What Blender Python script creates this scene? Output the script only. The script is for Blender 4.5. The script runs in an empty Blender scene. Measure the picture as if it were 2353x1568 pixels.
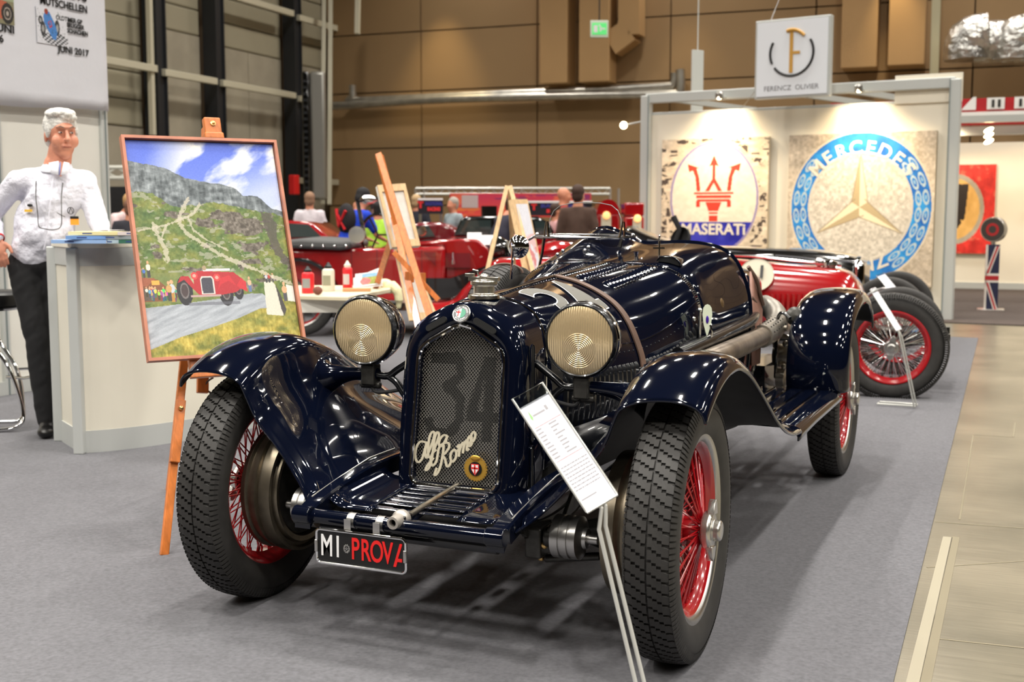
import bpy, bmesh, math, random
import numpy as np
from mathutils import Vector, Matrix
from math import sin, cos, pi, radians as R
random.seed(7)
C = bpy.context.scene.collection
SC = bpy.context.scene
# ---------------------------------------------------------------- camera
FPX, CW, CH = 2733.0, 2353, 1568
CAM = Vector((1.621, -3.229, 1.2637)); YAW, PITCH = -.4164, .1051
cw_ = Vector((sin(YAW)*cos(PITCH), cos(YAW)*cos(PITCH), -sin(PITCH)))
cr_ = Vector((cos(YAW), -sin(YAW), 0)); cu_ = cr_.cross(cw_)
cam = bpy.data.objects.new('camera', bpy.data.cameras.new('camera')); C.objects.link(cam)
cam.matrix_world = Matrix(((cr_.x, cu_.x, -cw_.x, CAM.x), (cr_.y, cu_.y, -cw_.y, CAM.y), (cr_.z, cu_.z, -cw_.z, CAM.z), (0, 0, 0, 1)))
cam.data.sensor_width = 36; cam.data.lens = FPX/CW*36; cam.data.clip_end = 200
cam.data.dof.use_dof = True; cam.data.dof.focus_distance = 3.75; cam.data.dof.aperture_fstop = 4.2
SC.camera = cam
def ray(x, y): return cw_ + cr_*((x-CW/2)/FPX) - cu_*((y-CH/2)/FPX)
def G(x, y, z=0.): d = ray(x, y); return CAM + d*((z-CAM.z)/d.z)          # the point at height z seen at a pixel
def D(x, y, dep): return CAM + ray(x, y)*dep
def HIT(x, y, P, n): d = ray(x, y); return CAM + d*((P-CAM).dot(n)/d.dot(n))
# ---------------------------------------------------------------- light and exposure
SC.view_settings.view_transform = 'Standard'; SC.view_settings.look = 'None'
SC.view_settings.gamma = 1; SC.view_settings.use_curve_mapping = False
SC.view_settings.exposure = -0.1
wd = bpy.data.worlds.new('world'); SC.world = wd; wd.use_nodes = True
wd.node_tree.nodes['Background'].inputs[0].default_value = (1, .93, .82, 1)
wd.node_tree.nodes['Background'].inputs[1].default_value = .06
def area(loc, sx, sy, e, col=(1, .94, .85), rot=(0, 0, 0)):
    l = bpy.data.lights.new('hall_lamp', 'AREA'); l.shape = 'RECTANGLE'; l.size = sx; l.size_y = sy; l.energy = e; l.color = col; l.spread = R(142)
    o = bpy.data.objects.new('hall_lamp', l); o.location = loc; o.rotation_euler = rot; C.objects.link(o); return o
def spot(loc, tgt, e, ang=70, blend=.6, col=(1, .8, .52), rad=.03):
    l = bpy.data.lights.new('warm_spot', 'SPOT'); l.energy = e; l.spot_size = R(ang); l.spot_blend = blend; l.color = col; l.shadow_soft_size = rad
    o = bpy.data.objects.new('warm_spot', l); o.location = loc
    o.rotation_euler = (Vector(tgt)-Vector(loc)).to_track_quat('-Z', 'Y').to_euler(); C.objects.link(o); return o
for iy in range(7):
    for ix in range(7):
        area((-15+ix*4.9, -8.5+iy*4.9, 9.3), .34, 1.15, 235*(1.45, 1.45, 1.15, .95, .85, .8, .6)[iy], (1, .95, .87))
# ---------------------------------------------------------------- materials
MATS = {}
def s2l(c): return tuple((x/12.92 if x <= .04045 else ((x+.055)/1.055)**2.4) for x in c)
def mat(name, col, rough=.5, metal=0., coat=0., noise=None, bump=None, spec=.5, emit=0., trans=0., alpha=1., attr=False, srgb=True, sheen=0., ior=None):
    if name in MATS: return MATS[name]
    m = bpy.data.materials.new(name); m.use_nodes = True; nt = m.node_tree; b = nt.nodes['Principled BSDF']
    c = s2l([x/255 for x in col]) if srgb else col
    b.inputs['Base Color'].default_value = (*c, 1); b.inputs['Roughness'].default_value = rough; b.inputs['Metallic'].default_value = metal
    b.inputs['Coat Weight'].default_value = coat; b.inputs['Coat Roughness'].default_value = .02; b.inputs['Specular IOR Level'].default_value = spec
    b.inputs['Sheen Weight'].default_value = sheen
    if ior: b.inputs['IOR'].default_value = ior
    if emit: b.inputs['Emission Color'].default_value = (*c, 1); b.inputs['Emission Strength'].default_value = emit
    if trans: b.inputs['Transmission Weight'].default_value = trans
    if alpha < 1: b.inputs['Alpha'].default_value = alpha
    tc = nt.nodes.new('ShaderNodeTexCoord')
    if attr:
        a = nt.nodes.new('ShaderNodeVertexColor'); a.layer_name = 'Col'; nt.links.new(a.outputs[0], b.inputs['Base Color'])
    if noise:                                   # (scale, amount, detail[, stretch])
        n = nt.nodes.new('ShaderNodeTexNoise'); n.inputs['Scale'].default_value = noise[0]; n.inputs['Detail'].default_value = noise[2]
        mp = nt.nodes.new('ShaderNodeMapping'); mp.inputs['Scale'].default_value = noise[3] if len(noise) > 3 else (1, 1, 1)
        nt.links.new(tc.outputs['Object'], mp.inputs[0]); nt.links.new(mp.outputs[0], n.inputs['Vector'])
        r = nt.nodes.new('ShaderNodeValToRGB'); r.color_ramp.elements[0].position = .3; r.color_ramp.elements[1].position = .7
        k = noise[1]; r.color_ramp.elements[0].color = (*[x*(1-k) for x in c], 1); r.color_ramp.elements[1].color = (*[min(1, x*(1+k)) for x in c], 1)
        nt.links.new(n.outputs[0], r.inputs[0]); nt.links.new(r.outputs[0], b.inputs['Base Color'])
    if bump:                                    # (scale, strength, distance)
        n = nt.nodes.new('ShaderNodeTexNoise'); n.inputs['Scale'].default_value = bump[0]; n.inputs['Detail'].default_value = 4
        nt.links.new(tc.outputs['Object'], n.inputs['Vector'])
        u = nt.nodes.new('ShaderNodeBump'); u.inputs['Strength'].default_value = bump[1]; u.inputs['Distance'].default_value = bump[2]
        nt.links.new(n.outputs[0], u.inputs['Height']); nt.links.new(u.outputs[0], b.inputs['Normal'])
    MATS[name] = m; return m
navy = mat('navy_paint', (.0018, .0030, .0090), .1, coat=1., spec=.05, srgb=False)
navyb = mat('black_enamel', (.004, .0045, .006), .25, coat=.4, srgb=False)
under = mat('dark_underside', (.012, .012, .013), .6, srgb=False, noise=(9, .4, 4))
wirem = mat('grille_wire', (.62, .60, .56), .3, .9, srgb=False)
chrome = mat('chrome', (.82, .82, .82), .07, 1., srgb=False)
steel = mat('brushed_steel', (.5, .49, .47), .3, 1., srgb=False)
alu = mat('aluminium', (.62, .62, .6), .38, 1., srgb=False, noise=(60, .12, 3))
nickel = mat('old_nickel', (.55, .5, .42), .28, 1., srgb=False, noise=(20, .25, 4))
brass = mat('brass', (.75, .5, .2), .28, 1., srgb=False)
gunmetal = mat('gunmetal', (.055, .053, .048), .38, .7, srgb=False, noise=(30, .35, 4))
drumm = mat('drum_bronze', (.20, .17, .125), .34, .9, srgb=False, noise=(14, .3, 4))
exh = mat('exhaust_pipe', (.30, .25, .2), .36, .9, srgb=False, noise=(12, .35, 4))
rubber = mat('tyre_rubber', (.022, .0205, .019), .62, srgb=False, noise=(25, .2, 4), bump=(200, .1, .002))
redw = mat('red_wheel_paint', (.34, .006, .010), .2, coat=.8, srgb=False)
red = mat('red_paint', (.30, .005, .007), .16, coat=1., srgb=False)
dred = mat('dark_red_paint', (.16, .006, .012), .2, coat=.8, srgb=False)
blackp = mat('black_paint', (.006, .006, .006), .12, coat=1., srgb=False)
blackc = mat('black_cloth', (.012, .012, .013), .85, srgb=False, noise=(60, .3, 3))
greyc = mat('grey_cloth', (.09, .09, .09), .8, srgb=False)
leather = mat('brown_leather', (.105, .06, .042), .5, srgb=False, noise=(18, .25, 4), bump=(120, .15, .002))
leather2 = mat('tan_leather', (.22, .11, .08), .5, srgb=False, noise=(18, .2, 4), bump=(120, .2, .002))
glass = mat('clear_glass', (.95, .97, .96), .02, trans=1., srgb=False, ior=1.45)
acryl = mat('clear_acrylic', (.92, .95, .93), .05, trans=1., srgb=False, ior=1.2)
cream = mat('cream_enamel', (.55, .50, .38), .35, srgb=False)
numgrey = mat('number_grey', (.135, .132, .118), .5, spec=.2, srgb=False)
white = mat('white_print', (235, 235, 235), .5)
black = mat('black_print', (14, 14, 14), .45)
blackmesh = mat('blackened_wire', (.13, .126, .115), .45, .7, srgb=False)
redp = mat('red_print', (222, 28, 26), .45)
goldp = mat('gold_enamel', (.62, .36, .06), .35, .6, srgb=False)
wood = mat('easel_wood', (196, 112, 50), .4, coat=.2, noise=(9, .25, 4, (6, 6, .6)))
woodp = mat('pale_wood', (205, 172, 128), .55, noise=(9, .18, 4, (6, 6, .6)))
frame_w = mat('rose_wood_frame', (184, 118, 92), .4, noise=(12, .2, 4))
canvas_w = mat('canvas_back', (205, 200, 192), .85, noise=(30, .06, 3))
panelw = mat('panel_white', (222, 220, 212), .55, noise=(2, .03, 2))
boothw = mat('booth_white', (236, 228, 210), .6, noise=(2, .02, 2))
aluf = mat('stand_aluminium', (198, 201, 198), .4, .25)
laminate = mat('counter_laminate', (226, 221, 205), .4, noise=(3, .02, 2))
shirt = mat('white_shirt', (222, 222, 233), .8, bump=(9, .9, .05))
skin = mat('skin', (205, 138, 112), .5, noise=(25, .12, 4))
hairw = mat('white_hair', (212, 210, 204), .7, noise=(60, .25, 4), bump=(90, .8, .01))
# ---------------------------------------------------------------- mesh helpers
class MB:
    def __init__(s): s.v = []; s.f = []; s.m = []
    def add(s, vs, fs, mi=0, T=None):
        k = len(s.v)
        s.v += [tuple(T @ Vector(p)) for p in vs] if T is not None else [tuple(p) for p in vs]
        s.f += [tuple(i+k for i in f) for f in fs]; s.m += [mi]*len(fs); return s
    def box(s, c, d, Rm=None, mi=0):
        x, y, z = d[0]/2, d[1]/2, d[2]/2
        vs = [Vector((a*x, b*y, e*z)) for a in (-1, 1) for b in (-1, 1) for e in (-1, 1)]
        if Rm is not None: vs = [Rm @ q for q in vs]
        c = Vector(c); vs = [q+c for q in vs]
        return s.add(vs, [(0, 1, 3, 2), (4, 6, 7, 5), (0, 4, 5, 1), (2, 3, 7, 6), (0, 2, 6, 4), (1, 5, 7, 3)], mi)
    def bar(s, a, b, w, h=None, up=(0, 0, 1), mi=0):
        a, b = Vector(a), Vector(b); t = (b-a); L = t.length; t.normalize(); u = Vector(up)
        sd = t.cross(u)
        if sd.length < 1e-4: sd = t.cross(Vector((1, 0, 0)))
        sd.normalize(); u = sd.cross(t)
        return s.box((a+b)/2, (w, L, h or w), Matrix((sd, t, u)).transposed(), mi)
    def tube(s, pts, r, n=10, closed=False, mi=0, caps=True):
        pts = [Vector(p) for p in pts]; N = len(pts); rr = r if hasattr(r, '__len__') else [r]*N
        rings = []; prev = None
        for i, p in enumerate(pts):
            if closed: t = pts[(i+1) % N]-pts[i-1]
            else: t = pts[min(i+1, N-1)]-pts[max(i-1, 0)]
            t.normalize()
            if prev is None: a = t.orthogonal().normalized()
            else: a = (prev - t*prev.dot(t)).normalized()
            prev = a; b = t.cross(a)
            rings.append([p+(a*cos(2*pi*k/n)+b*sin(2*pi*k/n))*rr[i] for k in range(n)])
        return s.loft(rings, True, closed, caps and not closed, mi)
    def loft(s, rings, cu=True, cv=False, caps=False, mi=0, mif=None):
        n = len(rings[0]); N = len(rings); vs = [p for r in rings for p in r]; fs = []; ms = []
        for i in range(N if cv else N-1):
            j = (i+1) % N
            for k in range(n if cu else n-1):
                l = (k+1) % n; fs.append((i*n+k, i*n+l, j*n+l, j*n+k)); ms.append(mif(i, k) if mif else mi)
        if caps: fs += [tuple(range(n))[::-1], tuple((N-1)*n+k for k in range(n))]; ms += [mi, mi]
        k0 = len(s.m); s.add(vs, fs, mi); s.m[k0:] = ms; return s
    def lathe(s, prof, c=(0, 0, 0), ax=(0, 0, 1), n=32, mi=0, caps=False):
        ax = Vector(ax).normalized(); a = ax.orthogonal().normalized(); b = ax.cross(a); c = Vector(c)
        return s.loft([[c+ax*h+(a*cos(2*pi*k/n)+b*sin(2*pi*k/n))*r for k in range(n)] for r, h in prof], True, False, caps, mi)
    def cyl(s, a, b, r, r2=None, n=16, mi=0): return s.tube([a, b], [r, r if r2 is None else r2], n, mi=mi)
    def ball(s, c, r, n=12, mi=0, Rm=None):
        r = (r, r, r) if not hasattr(r, '__len__') else r; c = Vector(c); rings = []
        for i in range(n+1):
            t = max(1e-3, min(pi-1e-3, pi*i/n))
            q = [Vector((r[0]*sin(t)*cos(2*pi*k/(2*n)), r[1]*sin(t)*sin(2*pi*k/(2*n)), r[2]*cos(t))) for k in range(2*n)]
            rings.append([c+(Rm @ p if Rm is not None else p) for p in q])
        return s.loft(rings, True, False, True, mi)
    def prism(s, poly, fn, d0, d1, mi=0):        # poly 2-D, fn(u, v, depth) -> 3-D point
        n = len(poly); vs = [fn(u, v, d0) for u, v in poly]+[fn(u, v, d1) for u, v in poly]
        return s.add(vs, [tuple(range(n)), tuple(range(2*n-1, n-1, -1))]+[(i, i+n, (i+1) % n+n, (i+1) % n) for i in range(n)], mi)
    def obj(s, name, mats, parent=None, smooth=True, bevel=0, solid=0, sub=0, label=None, kind=None, ang=40, off=0):
        me = bpy.data.meshes.new(name); me.from_pydata([tuple(q) for q in s.v], [], s.f)
        if not isinstance(mats, (list, tuple)): mats = [mats]
        for m in mats: me.materials.append(m)
        me.polygons.foreach_set('material_index', s.m)
        b = bmesh.new(); b.from_mesh(me); bmesh.ops.recalc_face_normals(b, faces=b.faces); b.to_mesh(me); b.free()
        o = bpy.data.objects.new(name, me); C.objects.link(o)
        if smooth:
            me.polygons.foreach_set('use_smooth', [True]*len(me.polygons)); me.set_sharp_from_angle(angle=R(ang))
        if parent: o.parent = parent
        if sub: q = o.modifiers.new('s', 'SUBSURF'); q.levels = q.render_levels = sub
        if solid: q = o.modifiers.new('t', 'SOLIDIFY'); q.thickness = solid; q.offset = off
        if bevel: q = o.modifiers.new('b', 'BEVEL'); q.width = bevel; q.segments = 2; q.limit_method = 'ANGLE'
        if label: o['label'] = label
        if kind: o['kind'] = kind
        return o
def thing(name, label, cat, loc=(0, 0, 0), rz=0, group=None):
    o = bpy.data.objects.new(name, None); C.objects.link(o); o.location = loc; o.rotation_euler = (0, 0, rz); o.empty_display_size = .1
    o['label'] = label; o['category'] = cat
    if group: o['group'] = group
    return o
def tag(o, label, cat, group=None):
    o['label'] = label; o['category'] = cat
    if group: o['group'] = group
    return o
def struct(o): o['kind'] = 'structure'; return o
def copy_tree(o, parent=None, **kw):
    c = o.copy(); C.objects.link(c); c.parent = parent
    for k, v in kw.items(): c[k] = v
    for ch in list(o.children): copy_tree(ch, c)
    return c
def crom(keys, t):                              # Catmull-Rom through keys (list of vectors) at parameter t in 0..n-1
    n = len(keys); i = min(int(t), n-2); u = t-i
    p0, p1, p2, p3 = keys[max(i-1, 0)], keys[i], keys[i+1], keys[min(i+2, n-1)]
    return tuple(.5*(2*b+(c-a)*u+(2*a-5*b+4*c-d)*u*u+(3*b-a-3*c+d)*u**3) for a, b, c, d in zip(p0, p1, p2, p3))
def spline(pts, m=6):
    pts = [tuple(p) for p in pts]; n = (len(pts)-1)*m
    return [crom(pts, i/m) for i in range(n+1)]
def text_mesh(s, size=1., bold=0., cut=0, ext=0.):
    cu = bpy.data.curves.new('t', 'FONT'); cu.body = s; cu.size = size; cu.offset = bold; cu.align_x = 'CENTER'; cu.align_y = 'CENTER'; cu.extrude = ext; cu.resolution_u = 4
    o = bpy.data.objects.new('t', cu); C.objects.link(o); dg = bpy.context.evaluated_depsgraph_get(); dg.update()
    me = bpy.data.meshes.new_from_object(o.evaluated_get(dg)); bpy.data.objects.remove(o); return me
def text(s, size, org, xd, yd, m, parent=None, bold=0., ext=.0008, name='lettering', sx=1., label=None, fn=None):
    me = text_mesh(s, size, bold, ext=ext)
    org = Vector(org); xd = Vector(xd).normalized(); yd = Vector(yd).normalized(); nd = xd.cross(yd)
    for v in me.vertices:
        v.co = fn(v.co) if fn else org+xd*v.co.x*sx+yd*v.co.y+nd*v.co.z
    me.materials.clear(); me.materials.append(m); me.name = name
    o = bpy.data.objects.new(name, me); C.objects.link(o)
    if parent: o.parent = parent
    if label: o['label'] = label
    return o
# ---- pictures: a fine grid of coloured points
def vnoise(x, y, seed=0):
    xi = np.floor(x).astype(int); yi = np.floor(y).astype(int); fx = x-xi; fy = y-yi; fx = fx*fx*(3-2*fx); fy = fy*fy*(3-2*fy)
    def h(a, b):
        n = (a*374761393+b*668265263+seed*974711) & 0x7fffffff; n = ((n ^ (n >> 13))*1274126177) & 0x7fffffff
        return ((n ^ (n >> 16)) & 0xffff)/65535.
    return (h(xi, yi)*(1-fx)+h(xi+1, yi)*fx)*(1-fy)+(h(xi, yi+1)*(1-fx)+h(xi+1, yi+1)*fx)*fy
def fbm(x, y, seed=0, o=4):
    t = 0; a = .5
    for i in range(o): t = t+a*vnoise(x*2**i, y*2**i, seed+i*17); a *= .5
    return t/(1-.5**o)
def inpoly(u, v, poly):
    r = np.zeros(u.shape, bool); n = len(poly)
    for i in range(n):
        x1, y1 = poly[i]; x2, y2 = poly[i-1]
        if y1 == y2: continue
        c = ((y1 > v) != (y2 > v)) & (u < (x2-x1)*(v-y1)/(y2-y1)+x1); r ^= c
    return r
def seg(u, v, a, b):
    ax, ay = a; bx, by = b; dx, dy = bx-ax, by-ay; t = np.clip(((u-ax)*dx+(v-ay)*dy)/(dx*dx+dy*dy+1e-9), 0, 1)
    return np.hypot(u-ax-t*dx, v-ay-t*dy)
def picture(name, fn, BL, xd, yd, w, h, nx, ny, parent, rough=.5, nd=None, off=.0015):
    u, v = np.meshgrid((np.arange(nx)+.5)/nx, (np.arange(ny)+.5)/ny)
    gx, gy = np.meshgrid(np.arange(nx+1)/nx, np.arange(ny+1)/ny)
    col = fn(u, v)                                # (ny,nx,3) sRGB 0..255
    BL = np.array(BL); xd = np.array(xd); yd = np.array(yd); n = np.cross(xd, yd)
    P = BL+gx[..., None]*xd*w+gy[..., None]*yd*h+n*off
    me = bpy.data.meshes.new(name)
    idx = np.arange((nx+1)*(ny+1)).reshape(ny+1, nx+1)
    F = np.stack([idx[:-1, :-1], idx[:-1, 1:], idx[1:, 1:], idx[1:, :-1]], -1).reshape(-1, 4)
    me.vertices.add(P.size//3); me.vertices.foreach_set('co', P.reshape(-1))
    me.loops.add(F.size); me.loops.foreach_set('vertex_index', F.reshape(-1))
    me.polygons.add(len(F)); me.polygons.foreach_set('loop_start', np.arange(len(F))*4); me.update(calc_edges=True)
    c = np.clip(col/255., 0, 1); c = np.where(c <= .04045, c/12.92, ((c+.055)/1.055)**2.4).reshape(-1, 1, 3)
    c = np.concatenate([c, np.ones_like(c[..., :1])], -1).repeat(4, 1)
    a = me.color_attributes.new('Col', 'FLOAT_COLOR', 'CORNER'); a.data.foreach_set('color', c.reshape(-1).astype('f'))
    me.materials.append(mat('print_%d' % int(rough*100), (200, 200, 200), rough, attr=True))
    o = bpy.data.objects.new(name, me); C.objects.link(o); o.parent = parent; return o
def lay(img, mask, col, k=1.):
    m = (mask.astype(float)*k)[..., None]; return img*(1-m)+np.array(col, float)*m
def lens_mat():
    m = mat('lamp_lens_glass', (.95, .74, .43), .2, .65, srgb=False, coat=1.); nt = m.node_tree; b = nt.nodes['Principled BSDF']
    tc = nt.nodes.new('ShaderNodeTexCoord'); w = nt.nodes.new('ShaderNodeTexWave'); w.wave_type = 'BANDS'; w.bands_direction = 'X'; w.inputs['Scale'].default_value = 42; w.inputs['Distortion'].default_value = .6
    r = nt.nodes.new('ShaderNodeTexWave'); r.wave_type = 'RINGS'; r.rings_direction = 'Y'; r.inputs['Scale'].default_value = 55
    mp = nt.nodes.new('ShaderNodeMapping'); mp.inputs['Location'].default_value = (0, 0, .028); nt.links.new(tc.outputs['Object'], w.inputs['Vector']); nt.links.new(tc.outputs['Object'], mp.inputs[0]); nt.links.new(mp.outputs[0], r.inputs['Vector'])
    ln = nt.nodes.new('ShaderNodeVectorMath'); ln.operation = 'LENGTH'; nt.links.new(mp.outputs[0], ln.inputs[0])
    lt = nt.nodes.new('ShaderNodeMath'); lt.operation = 'LESS_THAN'; lt.inputs[1].default_value = .058; nt.links.new(ln.outputs['Value'], lt.inputs[0])
    mx = nt.nodes.new('ShaderNodeMix'); nt.links.new(lt.outputs[0], mx.inputs[0]); nt.links.new(w.outputs['Fac'], mx.inputs[2]); nt.links.new(r.outputs['Fac'], mx.inputs[3])
    u = nt.nodes.new('ShaderNodeBump'); u.inputs['Strength'].default_value = .9; u.inputs['Distance'].default_value = .0022
    nt.links.new(mx.outputs[0], u.inputs['Height']); nt.links.new(u.outputs[0], b.inputs['Normal']); return m
lensm = lens_mat()
lin = lambda a, b, n: [a+(b-a)*i/(n-1) for i in range(n)]
# ================================================================ the hall
hallA = R(-2.6)                                     # the hall's long axis, measured from +Y
hy = Vector((sin(hallA), cos(hallA), 0)); hx = Vector((cos(hallA), -sin(hallA), 0)); UP = Vector((0, 0, 1))
K = D(765, 496, 28.5); K.z = 0
HR = Matrix((hx, hy, UP)).transposed()
def hbox(mb, P, d, mi=0): return mb.box(P, d, HR, mi)
tan = mat('wall_tan', (150, 121, 84), .75, noise=(.8, .06, 3)); tan2 = mat('duct_tan', (176, 140, 94), .7, noise=(1, .05, 2)); seam = mat('wall_joint', (96, 78, 56), .8)
conc = mat('wall_concrete', (160, 152, 134), .85, noise=(1.5, .12, 5), bump=(8, .3, .01)); ribb = mat('wall_cladding', (156, 149, 127), .7, noise=(.7, .05, 2))
beige = mat('rail_beige', (196, 190, 168), .5); dark = mat('column_grey', (30, 32, 36), .5)
carpetm = mat('carpet_grey', (93, 93, 98), .95, noise=(75, .22, 8), bump=(500, .6, .004), sheen=.1)
def floor_mat():
    m = mat('floor_stone', (176, 168, 144), .28, bump=(30, .15, .002), spec=.5); nt = m.node_tree; b = nt.nodes['Principled BSDF']; tc = nt.nodes.new('ShaderNodeTexCoord')
    n1 = nt.nodes.new('ShaderNodeTexNoise'); n1.inputs['Scale'].default_value = 1.3; n1.inputs['Detail'].default_value = 6
    n2 = nt.nodes.new('ShaderNodeTexNoise'); n2.inputs['Scale'].default_value = 9; n2.inputs['Detail'].default_value = 5; mp = nt.nodes.new('ShaderNodeMapping'); mp.inputs['Scale'].default_value = (.5, 9, 1)
    for n in (n1, mp): nt.links.new(tc.outputs['Object'], n.inputs['Vector'])
    nt.links.new(mp.outputs[0], n2.inputs['Vector'])
    r1 = nt.nodes.new('ShaderNodeValToRGB'); r1.color_ramp.elements[0].position = .35; r1.color_ramp.elements[1].position = .62
    r1.color_ramp.elements[0].color = (*s2l((.37, .355, .305)), 1); r1.color_ramp.elements[1].color = (*s2l((.475, .45, .39)), 1); nt.links.new(n1.outputs[0], r1.inputs[0])
    mx = nt.nodes.new('ShaderNodeMix'); mx.data_type = 'RGBA'; mx.blend_type = 'OVERLAY'; mx.inputs[0].default_value = .45
    nt.links.new(r1.outputs[0], mx.inputs[6]); nt.links.new(n2.outputs[0], mx.inputs[7]); nt.links.new(mx.outputs[2], b.inputs['Base Color']); return m
floorm = floor_mat()
MBx = MB()
fl = MB().box((4, 10, -.05), (60, 70, .1)).obj('floor', floorm, smooth=False); struct(fl)
# flat slabs' joints on the bare aisle
jm = mat('floor_joint', (120, 112, 92), .8)
# carpet: a thin grey sheet with its edge running away on the right
ce = [G(2070, 1500), G(2248, 778)]; d = (ce[1]-ce[0]).normalized(); e0 = ce[0]-d*6; e1 = ce[1]
cpoly = [(e0.x, e0.y), (e1.x, e1.y), (e1.x-3.2, e1.y-.05), (e1.x-3.2, e1.y+1.9), (-12.3, 14.5), (-9.5, -7), (e0.x, -7)]
cp = MB().prism(cpoly, lambda u, v, d: Vector((u, v, d)), .0005, .006).obj('carpet', carpetm, smooth=False)
tag(cp, 'large grey felt carpet under the dark blue racing car', 'carpet')
tapem = mat('floor_tape', (146, 139, 120), .5)
for (a, b), w, m_, nm in [(((2178, 1235), (2100, 1560)), .036, tapem, 'pale'), (((2196, 1235), (2128, 1560)), .03, jm, 'dark')]:  # a pale strip and a thinner dark strip beside it
    p, q = G(*a), G(*b); t = (q-p).normalized(); o = MB().bar(p+Vector((0, 0, .0012)), q+t*.6+Vector((0, 0, .0012)), w, .001).obj('floor_tape', m_, smooth=False)
    tag(o, {'pale': 'pale strip of tape along the carpet edge on the aisle', 'dark': 'thin dark strip beside the pale floor tape'}[nm], 'tape')
for (a, b), w in [(((2130, 1305), (2353, 1290)), .008), (((2148, 1200), (2353, 1215)), .008), (((2120, 1465), (2353, 1490)), .008), (((2236, 1000), (2328, 1005)), .012), (((2328, 1005), (2333, 972)), .012), (((2236, 1000), (2205, 1195)), .008)]:
    struct(MB().bar(G(*a)+Vector((0, 0, .0008)), G(*b)+Vector((0, 0, .0008)), w, .0008).obj('floor_joint', jm, floor if False else fl, smooth=False))
ct = MB().box((0, 10, 10.6), (70, 76, .2)).obj('ceiling', mat('ceiling_dark', (52, 44, 36), .9), smooth=False); struct(ct)
# back wall: panels
bw = bpy.data.objects.new('wall_back', None); C.objects.link(bw); struct(bw); bw.location = K; bw.rotation_euler = (0, 0, -hallA)
MB().box((20, .22, 5.5), (52, .2, 11)).obj('joint_backing', seam, bw, smooth=False)
pm = MB().box((0, 0, 0), (1, 1, 1)).obj('panel', tan, bw, smooth=False, bevel=.0)
zs = [0, 1.5, 2.83, 4.12, 5.46, 6.8, 8.2, 10.4]; xs = [-.1, 2.36, 5.2, 8.2, 11.2, 14.2, 17.2, 20.2, 23.2, 26.2, 29.2, 32.2, 35.2]
first = True
for i in range(len(xs)-1):
    for j in range(len(zs)-1):
        o = pm if first else pm.copy(); first or C.objects.link(o); first = False
        o.location = ((xs[i]+xs[i+1])/2, .08, (zs[j]+zs[j+1])/2); o.scale = (xs[i+1]-xs[i]-.03, .14, zs[j+1]-zs[j]-.03)
        o.rotation_euler = (0, 0, 0)
# ducts on the back wall (tan boxes) and silver pipes
def BW(x, y, off=0.): return HIT(x, y, K-hy*off, hy)
def wbox(x0, y0, x1, y1, dep, off=.0, mi=0, mb=None, tilt=0):
    a, b = BW(x0, y0, off+dep/2), BW(x1, y1, off+dep/2); c = (a+b)/2
    return hbox(mb or MB(), c, (abs((b-a).dot(hx)), dep, abs(b.z-a.z)), mi)
for i, (x0, x1, y1) in enumerate([(1252, 1313, 194), (1342, 1408, 190), (1947, 2016, 158), (2055, 2125, 152)]):
    t = wbox(x0, -260, x1, y1, .6).obj('ventilation_duct', tan2, smooth=False, bevel=.02)
    tag(t, ['tan vertical air duct, leftmost on the back wall', 'tan air duct on the back wall with a slanting branch', 'tan box duct right of the hanging square sign', 'tan box duct beside the silver insulated duct'][i], 'duct')
    MB().box(t.data.vertices[0].co, (.01, .01, .01)) if False else None
    if i == 1:
        a = BW(1408, 105, .3); b = BW(1452, 72, .3); c = BW(1452, -60, .3)
        MB().bar(a, b, .5, .5).bar(b-UP*.1, c, .5, .45).obj('duct_branch', tan2, t, smooth=False)
insul = mat('foil_insulation', (.62, .61, .58), .3, .95, srgb=False, noise=(3, .25, 4), bump=(5, .8, .12))
t = thing('silver_duct', 'shiny foil wrapped duct with two downturned ends, top right', 'duct')
MB().tube([BW(x, y, .8) for x, y in ((2240, 100), (2420, 96), (2700, 96))], .42, 16).obj('duct_run', insul, t)
for x in (2222, 2330): MB().tube(spline([BW(x+50, 82, .9), BW(x+6, 92, .9), BW(x, 138, .9)], 5), .42, 16).obj('duct_elbow', insul, t)
pip = mat('pipe_lagging', (.52, .5, .45), .35, .9, srgb=False, noise=(4, .2, 3))
for i, (pts, r) in enumerate([([(765, 242), (782, 243), (1000, 229), (1300, 220), (1540, 216), (1563, 210), (1563, 160)], .095), ([(810, 196), (812, 222), (822, 231), (1100, 218), (1400, 205), (1530, 198), (1548, 192), (1550, 168)], .085)]):
    P = [BW(x, y, .35-.05*i) for x, y in pts]; o = MB().tube(spline(P, 5), r, 12).obj('wall_pipe', pip)
    tag(o, ['lower lagged silver pipe along the back wall', 'upper lagged silver pipe along the back wall'][i], 'pipe', 'lagged pipes on the back wall')
for i, x in enumerate((745, 760)):
    o = MB().bar(D(x, -30, 27), D(x-3, 470, 26.5), .09, .09).obj('wall_pipe', beige); tag(o, ['left one of two thin pipes rising in the hall corner', 'right one of two thin pipes rising in the hall corner'][i], 'pipe', 'thin vertical pipes in the corner')
o = MB().bar(BW(2153, -40, .4), BW(2146, 190, .4), .16, .16).obj('wall_post', mat('post_pale', (186, 180, 150), .5)); tag(o, 'pale vertical post on the back wall right of the box ducts', 'post')
o = MB().bar(D(823, -40, 26), D(821, 78, 26), .1, .1).obj('wall_pipe', beige); tag(o, 'short thin pipe hanging near the top of the back wall', 'pipe')
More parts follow.
